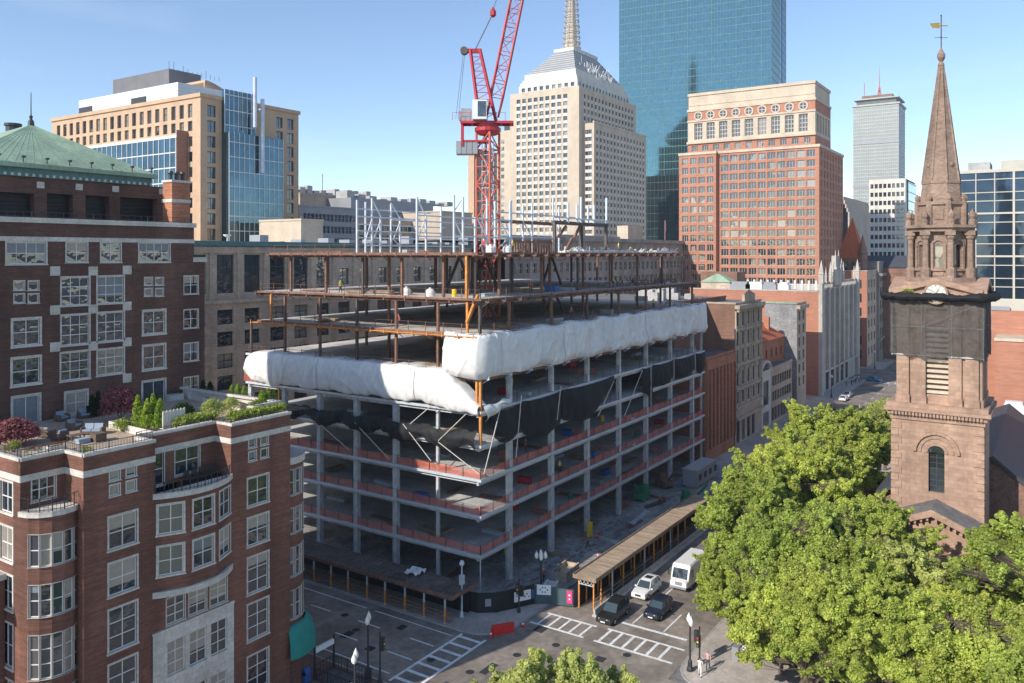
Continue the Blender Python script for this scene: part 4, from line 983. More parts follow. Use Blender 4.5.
# black netting: left sagging roll, right hanging bays
def pathB(t): v = CV+34.0-t*33.6; return (CU-.1, v, -1.0, 0.0)
def profB(t, r):
    s = t*33.6; sag = abs(math.sin(s*math.pi/6.6+.3)); ang = r*math.pi
    zc = 18.75-.75*sag-.5*t+.25*mn.noise(Vector((s*.4, 2, 2))); hh = .55+.35*sag+.3*t+.25*mn.noise(Vector((s*.7, 7, 2)))
    return (.2+(.3+.25*sag)*math.sin(ang)+.3*mn.noise(Vector((s*1.1+r*2, r*2.5, 4)))+.12*mn.noise(Vector((s*4, r*5, 4))), zc+hh*(2*r-1)+.2*mn.noise(Vector((s*1.6, r*2, 8))))
sheet('black_netting', 'net_black', pathB, 150, profB, 10, 'sagging rolled black netting along the left side below the white tarp', 'netting')
xb = lambda x: onV(x, CV)-CU
bays = [(xb(491), xb(520), 21.1, 16.9, 0), (xb(520), xb(561), 21.25, 16.1, 0), (xb(561), xb(613), 21.3, 16.3, -1), (xb(641), xb(652), 21.2, 16.7, 1), (xb(652), xb(673.5), 21.25, 17.4, 0), (xb(673.5), xb(695), 21.25, 17.6, 0), (xb(695), xb(704), 21.2, 17.3, 0)]
names = ('first panel from the corner', 'second panel from the corner', 'third panel with its torn right end tied up', 'narrow panel right of the gap', 'wide panel right of the narrow one', 'panel before the end column', 'short panel at the right end')
for bi, (a, b, zt_, zb_, kind) in enumerate(bays):
    def pathN(t, a=a, b=b): return (CU+a+(b-a)*t, CV-.12, 0.0, -1.0)
    def profN(t, r, a=a, b=b, zt_=zt_, zb_=zb_, kind=kind):
        s = a+(b-a)*t; edge = abs(math.sin(math.pi*t)); top = zt_-.28*edge
        if kind == -1: bot = zb_+1.0*(1-min(1, t*3))+max(0, t-.55)/.45*4.4
        elif kind == 1: bot = zb_+.6*math.cos(t*3)
        else: bot = zb_+1.7*(1-edge**.6)
        return (.08+.75*edge*math.sin(r*math.pi*.85)*(1-r*.5)+.22*mn.noise(Vector((s*1.2+r*.8, r, bi)))+.1*mn.noise(Vector((s*4, r*1.5, bi))), bot+(top-bot)*r)
    sheet('black_netting', 'net_black', pathN, 26, profN, 10, 'hanging black netting on the street front, '+names[bi], 'netting', group='black netting panels on the street front')
# white ropes and poles tying the netting
def strut(label, p, q, w=.11, m='rope', name='tie_rope', cat='rope', group='pale ties holding the netting'):
    mb = MB(); mb.tube(p, q, w/2, n=6); tag(mb.build(name, m, at=p), label, cat, group)
pL = lambda x, y: (CU-.75, onU(x, CU-.75), zU(x, y, CU-.75))
pR = lambda x, y: (onV(x, CV-.7), CV-.7, zV(x, y, CV-.7))
for i, (a, b) in enumerate((((321, 425), (349, 450)), ((355, 423), (389, 459)), ((403, 424), (431, 461)), ((437, 441), (479, 474)), ((466, 414), (438, 441)), ((410, 424), (432, 405)))):
    strut(('pale tie rope under the left netting, left of the others', 'pale tie rope under the left netting, second from the left', 'pale tie rope under the left netting, third from the left', 'pale tie rope running down right to the slab corner', 'pale tie rope rising right to the corner post', 'thin pale tie rope rising behind the left netting')[i], pL(*a), pL(*b))
for i, (a, b) in enumerate((((501, 406), (484, 474)), ((521.5, 395), (516, 458)), ((561, 386), (557, 420)), ((614, 381), (598, 416)), ((642.5, 370), (624.5, 416)), ((651, 362), (651, 407)), ((674, 354), (674, 380)), ((695, 347), (695.5, 373)))):
    strut('pale pole tied in front of the street side netting, %s from the corner' % ('first', 'second', 'third', 'fourth', 'fifth', 'sixth', 'seventh', 'eighth')[i], pR(*a), pR(*b), .13, name='tie_pole', cat='pole', group='pale poles in front of the netting')
# orange debris netting along the lower slabs
for i in (0, 1, 2):
    lv_ = ('lowest', 'second', 'third')[i]; z = LZ[i]
    for side in ('L', 'R'):
        mb = MB(); n = 60; L = 40 if side == 'L' else 70
        for k in range(n):
            a, b = L*k/n, L*(k+1)/n; ha = 1.0-.1*abs(math.sin(a*.64)); hb_ = 1.0-.1*abs(math.sin(b*.64)); wv = lambda x: .06*math.sin(x*2.2)
            if side == 'L': mb.quad((CU+.3+wv(a), CV+.3+a, z+.03), (CU+.3+wv(b), CV+.3+b, z+.03), (CU+.27, CV+.3+b, z+hb_), (CU+.27, CV+.3+a, z+ha))
            else: mb.quad((CU+.3+a, CV+.3+wv(a), z+.03), (CU+.3+b, CV+.3+wv(b), z+.03), (CU+.3+b, CV+.27, z+hb_), (CU+.3+a, CV+.27, z+ha))
        tag(mb.build('safety_netting', 'net_orange', at=(CU, CV, z)), 'orange safety netting along the %s slab on the %s side' % (lv_, 'left' if side == 'L' else 'street'), 'netting', 'orange safety netting on the slab edges')
for (x, z, L, lab) in ((34, 4, 7, 'orange netting bunched at the far left under the white tarp'), (36, 3, 4, 'orange netting at the far left beside the terrace corner')):
    mb = MB()
    for k in range(12): a = x+L*k/12; b = x+L*(k+1)/12; mb.quad((CU+.2+.2*math.sin(a*3), CV+a, LZ[z]), (CU+.2+.2*math.sin(b*3), CV+b, LZ[z]), (CU+.2, CV+b, LZ[z]+1.2-.2*math.sin(b*2)), (CU+.2, CV+a, LZ[z]+1.2-.2*math.sin(a*2)))
    tag(mb.build('safety_netting', 'net_orange', at=(CU, CV+x, LZ[z])), lab, 'netting')
# ------------------------------------------------------------------ materials stacked on the decks
cl = random.Random(11)
def on_deck(kind, u, v, z, lab, group):
    rz = cl.choice([0, 1.57])+cl.uniform(-.15, .15)
    if kind == 'lumber':
        t = MB(); 
        for r in range(3):
            for q in range(5): t.box(-1.5+cl.uniform(-.15, .1), -.5+q*.2, .1+r*.12, 1.5+cl.uniform(-.1, .2), -.34+q*.2, .2+r*.12)
        t.box(-1.1, -.5, 0, -1.0, .5, .1); t.box(1.0, -.5, 0, 1.1, .5, .1); o = t.build('lumber_stack', 'timber'); c = 'lumber'
    elif kind == 'sack':
        t = MB(); t.lathe((0, 0, 0), [(.5, 0), (.62, .25), (.6, .6), (.4, .85), (.12, .95), (.16, 1.05)], 9); o = t.build('material_sack', 'tarp_white', smooth=True); c = 'sack'
    elif kind == 'box':
        t = MB(); t.box(-.9, -.4, .12, .9, .4, .75); t.box(-.95, -.45, .75, .95, .45, .82); t.box(-.8, -.35, 0, -.6, .35, .12); t.box(.6, -.35, 0, .8, .35, .12); o = t.build('tool_chest', cl.choice(['metal_grey', 'blue_plastic', 'crane_red'])); c = 'chest'
    elif kind == 'pipes':
        t = MB()
        for q in range(7): t.tube((-2, -.4+.13*q, .1+(q % 2)*.1), (2, -.4+.13*q+cl.uniform(-.1, .1), .1+(q % 2)*.1), .055, n=6)
        o = t.build('pipe_bundle', 'steel_rust'); c = 'pipes'
    elif kind == 'panel':
        t = MB(); t.box(-1.0, -.04, .0, 1.0, .04, .08); t.box(-1.0, -.04, .95, 1.0, .04, 1.03); 
        for q in range(5): t.box(-.98+q*.48, -.035, .08, -.92+q*.48, .035, .95)
        o = t.build('barrier_panel', 'crane_orange'); c = 'barrier'
    elif kind == 'drum':
        t = MB(); t.lathe((0, 0, 0), [(.3, 0), (.3, .3), (.33, .32), (.3, .34), (.3, .85), (.27, .9)], 12); o = t.build('drum', cl.choice(['blue_plastic', 'yellow_plastic', 'green_plastic'])); c = 'drum'
    elif kind == 'deckroll':
        t = MB()
        for q in range(6): t.box(-1.6, -.45+.003*q, .02+q*.06, 1.6, .45-.004*q, .06+q*.06)
        o = t.build('decking_sheets', 'galvanised'); c = 'decking'
    o.location = (u, v, z+.005); o.rotation_euler = (0, 0, rz); tag(o, lab, c, group)
flr = ('second', 'third', 'fourth', 'fifth', 'sixth', 'seventh', 'eighth', 'ninth', 'top')
KL = {'lumber': 'stack of timber planks', 'sack': 'bulging white material sack', 'box': 'lidded tool chest', 'pipes': 'bundle of rusty pipes', 'panel': 'orange barrier panel', 'drum': 'plastic drum', 'deckroll': 'pile of pale metal decking sheets'}
for i, kinds in ((0, ('deckroll', 'lumber', 'drum', 'box', 'pipes', 'lumber', 'panel')), (1, ('pipes', 'box', 'lumber', 'drum', 'deckroll', 'panel', 'box')), (2, ('lumber', 'pipes', 'panel', 'drum', 'lumber', 'box')), (3, ('deckroll', 'box', 'panel', 'drum')), (4, ('box', 'pipes', 'panel', 'lumber', 'deckroll')), (5, ('lumber', 'sack', 'pipes', 'deckroll')), (0, ('lumber', 'panel', 'pipes', 'box', 'panel', 'panel')), (1, ('deckroll', 'panel', 'lumber', 'panel', 'drum', 'panel')), (2, ('panel', 'box', 'deckroll', 'panel')), (3, ('pipes', 'panel', 'lumber')), (4, ('deckroll', 'panel', 'lumber')), (5, ('pipes', 'box', 'lumber')), (6, ('lumber', 'pipes', 'deckroll', 'drum', 'box', 'lumber', 'pipes', 'sack')), (7, ('deckroll', 'sack', 'pipes', 'lumber', 'box', 'deckroll', 'pipes', 'sack', 'box', 'lumber', 'deckroll', 'drum', 'pipes', 'lumber')), (8, ('sack', 'sack', 'lumber', 'pipes', 'deckroll', 'sack', 'lumber', 'deckroll', 'drum', 'pipes', 'lumber', 'sack'))):
    for q, kd in enumerate(kinds):
        u = CU+3+(58)*(q+.5)/len(kinds)+cl.uniform(-2, 2); v = CV+(1.6 if i < 7 else 2.6)+cl.uniform(0, 2.5)
        side = cl.random() < .3 and i > 4
        if side: u = CU+cl.uniform(2, 4); v = CV+cl.uniform(5, 34)
        on_deck(kd, u, v, LZ[i], KL[kd]+' on the %s deck of the unfinished building' % flr[i], 'materials stacked on the decks, %s %s' % (flr[i], kd))
for i in range(5):
    for q in range(6):
        kd = ('lumber', 'box', 'pipes', 'deckroll', 'panel', 'drum')[(q+i) % 6]
        on_deck(kd, CU+4+q*10.5+cl.uniform(-3, 3), CV+5.5+cl.uniform(0, 5), LZ[i], KL[kd]+' well inside the %s deck of the unfinished building' % flr[i], 'materials inside the decks, %s %s' % (flr[i], kd))
    for q in range(3):
        kd = ('lumber', 'pipes', 'deckroll')[(q+i) % 3]; on_deck(kd, CU+3+cl.uniform(0, 4), CV+9+q*9+cl.uniform(-2, 2), LZ[i], KL[kd]+' near the left edge of the %s deck' % flr[i], 'materials near the left edge, %s %s' % (flr[i], kd))
# long pipe rack with pale studs on the top deck right
mb = MB()
for k in range(46):
    u = onV(562, 56.5)+(onV(676, 56.5)-onV(562, 56.5))*k/46; h = .5+.4*cl.random()
    mb.bar((u, 56.3+cl.uniform(-.3, .3), LZ[8]+.05), (u+cl.uniform(-.3, 1.6), 56.3+cl.uniform(-.4, .6), LZ[8]+h), .16, .1, 0)
    mb.box(u, 56, LZ[8]+.02, u+.7, 56.9, LZ[8]+.2+.3*cl.random(), 0)
tag(mb.build('steel_offcuts', 'stone_white', at=(110, 56.5, LZ[8])), 'heaped pale formwork pieces along the right edge of the top deck', 'debris', kind='stuff')
mb = MB()
for k in range(60):
    u = CU+40+22*cl.random(); v = CV+1.5+3*cl.random(); mb.bar((u, v, LZ[7]+.1), (u+cl.uniform(-2, 2), v+cl.uniform(-1, 1), LZ[7]+cl.uniform(.2, 1.3)), .12)
tag(mb.build('rusty_rebar', 'steel_rust', at=(CU+50, CV+2, LZ[7])), 'tangled rusty steel heaped on the upper deck at the right', 'debris', kind='stuff')
# ================================================================== BUILDINGS BEHIND
def px_u(x, v): return onV(x, v)
# ---- buff stone and glass office block (left, far)
u0, v0 = 131.7, 183.4; v1 = onU(52, u0); u1 = onV(298.5, v0); zt = 79.5
ob = thing('office_building', 'buff stone office block with blue glass bay behind the green roof', 'building', (u0, v0, 0)); W = []
mb = MB(); F = facU(u0, v1); L = v1-v0; o = grid(2, L-2.5, 19, 30.3, 74.3, 11, 1.9, 2.6)+grid(2, L-2.5, 19, 74, 78.6, 1, 1.9, 3.6); o = o+[(L-2.6+.0, z[1], .01, .01) for z in []]
facade(mb, F, 0, L, 0, zt, o, .5); W += [(F, a, b, w, h, .5, 2, 2, .12) for a, b, w, h in o]
F2 = facV(u0, v0); L2 = u1-u0; oo = grid(1.0, 10.5, 2, 22, 78.3, 14, 2.7, 3.0)+grid(L2-9, L2-1, 2, 22, 78.3, 14, 2.4, 3.0)
facade(mb, F2, 0, L2, 0, zt, oo, .5); W += [(F2, a, b, w, h, .5, 2, 1, .12) for a, b, w, h in oo]
shell(mb, u0, v0, u1, v1, 0, zt); fbox(mb, F, -.4, L+.4, zt, zt+1.0, -.8, .4); fbox(mb, F2, .805, L2+.4, zt, zt+1.0, -.8, .4)
mb.build('wall', ['stone_buff', 'roof_grey'], ob); add_windows(ob, W, ['frame_dark', 'glass_far_one'])
ma, mv = u0+9, onU(178, u0+9); mz = zat(82, dist(ma, mv)); mb = MB(); mb.box(ma, mv, zt, u1-6, onU(79, ma), mz)
for k in range(6): z_ = zt+1+k*(mz-zt-1)/6; mb.box(ma-.12, mv-.12, z_, u1-5.9, onU(79, ma)+.1, z_+.18)
mb.build('mechanical_floor', 'metal_white', ob)
mb = MB()
for x in (86, 139): vv = onU(x, ma); mb.box(ma-.3, vv-3.6, zt+1.6, ma-.13, vv+3.6, mz-2.4)
mb.build('louvres', 'metal_dark', ob)
na, nv = u0+14, onU(169, u0+14); nz_ = zat(68.5, dist(na, nv)); mb = MB(); mb.box(na, nv, mz, u1-8, onU(113, na), nz_); mb.build('roof_plant', 'plant_grey', ob)
mb = MB(); cv_ = mv+1; c0_, c1_ = onV(205, cv_), u1+.4; pts = []
for k in range(13):
    t = k/12; pts.append((c0_+(c1_-c0_)*t, zt+10.4-7.2*t**1.7))
for k in range(12):
    a, b = pts[k], pts[k+1]; mb.hexa([(a[0], cv_, a[1]-.7), (b[0], cv_, b[1]-.7), (b[0], cv_+14, b[1]-.7), (a[0], cv_+14, a[1]-.7), (a[0], cv_, a[1]), (b[0], cv_, b[1]), (b[0], cv_+14, b[1]), (a[0], cv_+14, a[1])])
    mb.hexa([(a[0], cv_+.2, zt), (b[0], cv_+.2, zt), (b[0], cv_+.6, zt), (a[0], cv_+.6, zt), (a[0], cv_+.2, a[1]-.71), (b[0], cv_+.2, b[1]-.71), (b[0], cv_+.6, b[1]-.71), (a[0], cv_+.6, a[1]-.71)])
mb.build('curved_roof', 'stone_buff', ob)
# glass bay on the shaded side
ga, gb = onV(229, v0-3)-.0, onV(283, v0-3); mb = MB(); mb.box(ga, v0-3, 0, gb, v0-.02, 71.0, 0); mb.box(ga-.0, v0-1.2, 71.0, gb-8, v0-.02, zt+3, 0)
g = mb.build('glass_bay', 'glass_blue', ob); mb = MB(); Fg = facV(ga, v0-3)
for k in range(17): fbox(mb, Fg, 0, gb-ga, 6+k*3.9, 6.18+k*3.9, .0, .1)
for k in range(12): fbox(mb, Fg, (gb-ga)*k/11-.07, (gb-ga)*k/11+.07, 0, 71, .003, .12)
Fg2 = facV(ga, v0-1.2)
for k in range(3): fbox(mb, Fg2, 0, gb-ga-8, 73+k*4, 73.2+k*4, 0, .1)
for k in range(8): fbox(mb, Fg2, (gb-ga-8)*k/7-.07, (gb-ga-8)*k/7+.07, 71, zt+3, .003, .12)
mb.build('mullions', 'metal_white', g)
mb = MB(); a = onV(255, v0-4); mb.tube((a, v0-4, 73), (a, v0-4, 86.5), .55, n=10); a = onV(262, v0-4); mb.tube((a, v0-4.2, 61), (a, v0-4.2, 81), .55, n=10); mb.box(a-.3, v0-4, 66, a+.3, v0-3, 66.5); mb.box(a-.3, v0-4, 78, a+.3, v0-1.2, 78.5); mb.build('flue', 'galvanised', ob)
# low glass block in front on the sunny side
la = 128.4; va, vb_ = onU(176, la), onU(70, la); mb = MB(); mb.box(la, va, 0, u0-.02, vb_, 69, 0); g = mb.build('glass_annex', 'glass_blue', ob); mb = MB(); Fg = facU(la, vb_)
zl = 70
for k in range(17): fbox(mb, Fg, 0, vb_-va, zl-1-k*3.9, zl-.75-k*3.9, 0, .12)
for k in range(22): fbox(mb, Fg, (vb_-va)*k/21-.08, (vb_-va)*k/21+.08, 0, 69, .003, .14)
mb.box(la, va-.1, 69, u0-.03, vb_, 69.7); mb.build('mullions', 'metal_white', g)
mb = MB(); mb.box(la, va-.4, 0, u0-.02, va-.12, 71); mb.build('side_wall', 'brick_brown', ob)
rp = MB()
for k in range(12): x = u0+12+k*1.6; rp.tube((x+4, nv+3, nz_), (x+4, nv+3, nz_+1+2*cl.random()), .07, n=5)
rp.build('antennas', 'metal_dark', ob)
# ---- long beige stone building behind the frame
vb2 = 118.0; u0 = onV(150, vb2); u1 = onV(470, vb2); zt = 40.4
bb = thing('stone_building', 'long beige stone building with tall dark bays behind the unfinished frame', 'building', (u0, vb2, 0)); F = facV(u0, vb2); mb = MB(); W = []; o = []
L = u1-u0; nb = int(L/5.6)
for k in range(nb):
    s = L*(k+.5)/nb
    if k < nb*.42: o.append((s-1.75, 32.3, 3.5, 6.6))
    else: o.append((s-1.3, 33.0, 2.6, 3.2))
    for j in range(7): o.append((s-1.65, 27.0-j*3.75, 3.3, 2.5))
facade(mb, F, 0, L, 0, zt, o, .45); shell(mb, u0, vb2, u1, 160, 0, zt)
fbox(mb, F, -.3, L+.3, 30.6, 31.2, -.1, .55); fbox(mb, F, -.2, L+.2, 39.2, 40.2, -.1, .35); fbox(mb, F, -.4, L+.4, 40.4, 41.2, -1, .9, 2)
for k in range(nb+1): s = L*k/nb; fbox(mb, F, max(0, s-.5), s+.5, 31.2, 39.2, 0, .22)
mb.build('wall', ['stone_beige', 'roof_light', 'copper_dark'], bb); W = [(F, a, b, w, h, .45, 2, 3 if h > 5 else 2, .12) for a, b, w, h in o]; add_windows(bb, W, ['frame_dark', 'glass_far_one'])
mb = MB(); q = (onV(213, 124), 124, 41)
mb.tube((q[0]+3, 124, 40.4), (q[0]+3, 124, 42), .1); mb.lathe((q[0]+3, 124, 42), [(.1, 0), (.45, .1), (.7, .35), (.75, .5), (.4, .3), (.05, .2)], 12); mb.build('satellite_dish', 'metal_white', bb)
mb = MB()
for k in range(14): a = u0+25+k*6+cl.uniform(-2, 2); w = cl.uniform(1, 3); mb.box(a, 124, 40.4, a+w, 127, 41.4+cl.random()*1.8)
mb.build('roof_units', 'metal_grey', bb)
# ---- grey stone building, right part with a corner
vg = 112.0; u0 = onV(505, vg); u1 = onV(686, vg); zt = 42.6
gb_ = thing('stone_building', 'grey stone office building with flat cornice left of the red brick tower', 'building', (u0, vg, 0)); F = facV(u0, vg); mb = MB(); L = u1-u0; o = grid(2, L-2, 34, 20, 37.5, 4, 2.0, 2.6)+grid(2, L-2, 34, 2, 20, 4, 2.0, 2.9)
facade(mb, F, 0, L, 0, zt, o, .45); shell(mb, u0, vg, u1, 150, 0, zt); fbox(mb, F, -.4, L+.6, zt, zt+1.1, -1, .9); fbox(mb, F, -.2, L+.3, 37.7, 38.5, -.1, .5); fbox(mb, F, -.2, L+.3, 28, 28.6, -.1, .4)
for k in range(20): mb.box(u1+.0, vg+1+k*1.8, 2, u1+.3, vg+2+k*1.8, 37)
mb.build('wall', ['stone_grey', 'roof_grey'], gb_); add_windows(gb_, [(F, a, b, w, h, .45, 2, 2, .12) for a, b, w, h in o], ['stone_cream', 'glass_far_one'])
rb_ = MB(); a = onV(628, 120); rb_.box(a, 120, zt, onV(643, 120), 124, zt+6); rb_.build('roof_house', 'stone_cream', gb_)
rb_ = MB(); rb_.box(onV(560, 122), 122, zt, onV(620, 122), 130, zt+2.2); rb_.build('roof_house', 'metal_grey', gb_)
rb_ = MB(); a = onV(665, 122); rb_.tube((a, 122, zt), (a, 122, zt+9), .1); rb_.box(a, 122, zt+5, a+1.2, 122.05, zt+8.6); rb_.build('flagpole', 'cloth_pink', gb_)
# ---- grey roofs and rooftop plant between the left office block and the crane
def simple(name, label, x0, x1, ytop, v, depth, ms, rows=None, cols=8, wh=(1.6, 1.8), z0=0, cat='building', cornice=True, frame='frame_dark', parts=None, lim=60):
    u0, u1 = onV(x0, v), onV(x1, v); zt = zV((x0+x1)/2, ytop, v); t = thing(name, label, cat, (u0, v, z0)); F = facV(u0, v); mb = MB(); L = u1-u0
    o = grid(1, L-1, cols, max(z0, zt-rows*3.8-1), zt-1.2, rows, *wh) if rows else []
    facade(mb, F, 0, L, z0, zt, o, .35); mb.quad((u0, v, z0), (u0, v+depth, z0), (u0, v+depth, zt), (u0, v, zt)); shell(mb, u0, v, u1, v+depth, z0, zt)
    if cornice: fbox(mb, F, -.2, L+.2, zt, zt+.5, -.5, .25); mb.box(u0-.2, v+.5, zt, u0+.3, v+depth, zt+.5)
    mb.build('wall', ms, t)
    if o: add_windows(t, [(F, a, b, w, h, .35, 2, 2, .1) for a, b, w, h in o], [frame, 'glass_far_one'], lim)
    return t, u0, u1, zt
t, a, b, z = simple('office_building', 'low glass and grey metal block right of the buff office block', 299, 357, 208, 190, 40, ['metal_grey', 'roof_grey'], 4, 14, (2.4, 2.2), frame='metal_white')
t, a, b, z = simple('office_building', 'wide low block with dark metal rooftop plant behind the white steel frame', 357, 474, 222, 215, 50, ['stone_beige', 'roof_grey'], 5, 26, (2.2, 2.0))
mb = MB(); mb.box(a+4, 222, z, b-20, 255, z+8.5); mb.build('roof_plant', 'metal_grey', t); mb = MB()
for k in range(11): mb.box(a+6+k*6.2, 226, z+8.5, a+10+k*6.2, 232, z+9.3+cl.random()*2.2)
mb.build('roof_units', 'roof_light', t)
t, a, b, z = simple('office_building', 'peach stone box building seen between the steel posts near the crane', 441, 472, 213, 200, 30, ['stone_cream', 'roof_grey'], None)
t, a, b, z = simple('office_building', 'pale penthouse with cooling units above the low grey block', 300, 356, 196, 235, 30, ['stone_beige', 'roof_light'], None)
mb = MB()
for k in range(12): mb.box(a+1+k*3.6, 240, z, a+3.6+k*3.6, 246, z+1.5+cl.random()*2.5)
mb.tube((a+16, 240, z), (a+16, 240, z+9), .2); mb.build('cooling_units', 'roof_light', t)
t, a, b, z = simple('office_building', 'small peach and dark box on the roof line right of the buff office', 301, 323, 221, 160, 16, ['stone_cream', 'roof_grey'], None)
t, a, b, z = simple('office_building', 'slim buff brick block with large panes right behind the crane mast', 474, 500, 152, 330, 5, ['stone_buff', 'roof_grey'], 20, 5, (4.4, 2.6), frame='stone_cream', lim=100)

# ---- cream stepped tower
u0, v0 = 355.0, 195.5; v1 = onU(510, u0); u1 = onV(636, v0); zt = 122.0
ct = thing('stepped_tower', 'cream stone tower with white stepped pyramid roof and scaffolded spire', 'skyscraper', (u0, v0, 0)); mb = MB(); W = []
F = facU(u0, v1); L = v1-v0; o = grid(3.5, L-6, 9, 20, 119.5, 27, 2.3, 2.1); facade(mb, F, 0, L, 0, zt, o, .5); W += [(F, a, b, w, h, .5, 1, 1, 0) for a, b, w, h in o]
F2 = facV(u0, v0); L2 = u1-u0; o2 = grid(4, L2-3, 15, 20, 119.5, 27, 2.0, 2.1); facade(mb, F2, 0, L2, 0, zt, o2, .5); W += [(F2, a, b, w, h, .5, 1, 1, 0) for a, b, w, h in o2]
for (FF_, oo) in ((F, o), (F2, o2)):     # white spandrel panels between the piers
    for a, b, w, h in oo: fbox(mb, FF_, a+.1, a+w-.1, b-1.5, b-.02, .0, .06, 2)
shell(mb, u0, v0, u1, v1, 0, zt); 
# upper tier
a, b, c, d = u0+3.0, v0+2.5, u1-3, v1-3.5
F3 = facU(a, d); o = grid(1, d-b-1, 9, zt-.2, zt+4, 1, 2, 2.0); facade(mb, F3, 0, d-b, zt-.1, zt+4.2, o, .5, 2); W += [(F3, p, q, w, h, .5, 1, 1, 0) for p, q, w, h in o]
F4 = facV(a, b); o = grid(1, c-a-1, 16, zt-.2, zt+4, 1, 1.8, 2.0); facade(mb, F4, 0, c-a, zt-.1, zt+4.2, o, .5, 2); W += [(F4, p, q, w, h, .5, 1, 1, 0) for p, q, w, h in o]
z = zt+4.2
for k, (ins, hh) in enumerate(((.6, 1.6), (1.4, 1.6), (2.2, 3.2))): mb.box(a+ins, b+ins, z, c-ins, d-ins, z+hh, 2); z += hh-.2
mb.build('wall', ['stone_cream', 'roof_grey', 'stone_white'], ct)
mb = MB(); zb_ = z; lx = (a+3, b+3, c-3, d-3); n = 9
for k in range(n):
    t = k/n; t2 = (k+1)/n; ix = (lx[2]-lx[0]-26)/2*t; iy = (lx[3]-lx[1]-11)/2*t; zz = zb_+13.5*t; i2x = (lx[2]-lx[0]-26)/2*t2; i2y = (lx[3]-lx[1]-11)/2*t2
    p0 = (lx[0]+ix, lx[1]+iy, lx[2]-ix, lx[3]-iy); p1 = (lx[0]+i2x, lx[1]+i2y, lx[2]-i2x, lx[3]-i2y)
    mb.hexa([(p0[0], p0[1], zz), (p0[2], p0[1], zz), (p0[2], p0[3], zz), (p0[0], p0[3], zz), (p1[0]-.2, p1[1]-.2, zz+1.3), (p1[2]+.2, p1[1]-.2, zz+1.3), (p1[2]+.2, p1[3]+.2, zz+1.3), (p1[0]-.2, p1[3]+.2, zz+1.3)])
    mb.box(p1[0]-.3, p1[1]-.3, zz+1.3, p1[2]+.3, p1[3]+.3, zz+1.5, 1)
m2_ = (lx[0]+lx[2])/2, (lx[1]+lx[3])/2; mb.box(p1[0]-.5, p1[1]-.5, zb_+13.5, p1[2]+.5, p1[3]+.5, zb_+15.2, 1); mb.build('pyramid_roof', ['metal_grey', 'stone_white'], ct)
zc = zb_+15.2; Rs, Fs = (575-512)/820, None
# spire base near the left end of the ridge
us = m2_[0]-5; vs = m2_[1]
mb = MB(); mb.lathe((us, vs, zc), [(4.2, 0), (3.8, 5), (3.4, 5), (3.0, 14), (2.6, 14.2), (2.0, 26), (1.4, 40), (.5, 52)], 8); sp = mb.build('spire', 'stone_cream', ct)
mb = MB()
for k in range(15):
    z = zc+1.5+k*2.9; r = 4.9-k*.17
    for j in range(10):
        t1, t2 = 2*math.pi*j/10, 2*math.pi*(j+1)/10; mb.bar((us+r*math.cos(t1), vs+r*math.sin(t1), z), (us+r*math.cos(t2), vs+r*math.sin(t2), z), .5, .18); mb.bar((us+(r-1.2)*math.cos(t1), vs+(r-1.2)*math.sin(t1), z), (us+r*math.cos(t1), vs+r*math.sin(t1), z+2.4), .16)
    for j in range(10): t1 = 2*math.pi*j/10; mb.bar((us+r*math.cos(t1), vs+r*math.sin(t1), z), (us+(r-.3)*math.cos(t1), vs+(r-.3)*math.sin(t1), z+2.9), .16)
mb.build('scaffold', 'roof_light', sp)
mb = MB()
for k in range(60):
    x = onV(588, b)+cl.uniform(0, 34); y = b-1.0+cl.uniform(0, 7); z = zt+7.5+cl.uniform(0, 3)+(x-onV(588, b))*-.05+ (y-b)*1.0; mb.bar((x, y, z), (x+cl.uniform(-3, 3), y+cl.uniform(-1, 1), z+cl.uniform(0, 4.5)), .2)
mb.build('roof_scaffold', 'metal_white', ct)
# shoulder block in front of the shaded side
wu = onV(583, 183.0); wu2 = onV(646, 178.0); a = 362.0
vv0 = 176.0; uu0 = onV(583, v0); vv0 = onU(594, uu0)
mb = MB(); wt = zat(122.6, dist(uu0, vv0)); F = facU(uu0, v0-.02); vtop = v0-vv0; o = grid(1.2, vtop-1.2, 2, 20, wt-2.5, 23, 1.8, 2.0); facade(mb, F, 0, vtop, 0, wt, o, .5); W += [(F, p, q, w, h, .5, 1, 1, 0) for p, q, w, h in o]
for p, q, w, h in o: fbox(mb, F, p+.1, p+w-.1, q-1.6, q-.02, 0, .06, 2)
uu1 = onV(646, vv0); F = facV(uu0, vv0); o = grid(1.5, uu1-uu0-1.5, 15, 20, wt-2.5, 23, 1.7, 2.0); facade(mb, F, 0, uu1-uu0, 0, wt, o, .5); W += [(F, p, q, w, h, .5, 1, 1, 0) for p, q, w, h in o]
for p, q, w, h in o: fbox(mb, F, p+.1, p+w-.1, q-1.6, q-.02, 0, .06, 2)
shell(mb, uu0, vv0, uu1, v0-.02, 0, wt); fbox(mb, F, -.3, uu1-uu0+.3, wt, wt+.9, -.6, .3)
mb.build('shoulder', ['stone_cream', 'roof_grey', 'stone_white'], ct)
mb = MB(); mb.box(u0+3, v1, 0, u0+30, onU(497, u0+3), 104, 0); mb.box(u0+8, v1, 104, u0+20, onU(499, u0+3), 109, 1)
F = facU(u0+3, onU(497, u0+3)); mb.build('shoulder', ['stone_cream', 'metal_dark'], ct)
for k in range(22): W.append((Fac((u0+3, onU(497, u0+3)), (0, -1), (-1, 0)), 2.6, 20+k*3.68, 2.0, 2.0, -.03, 1, 1, 0))
add_windows(ct, W, ['frame_dark', 'glass_far_one'], 100)

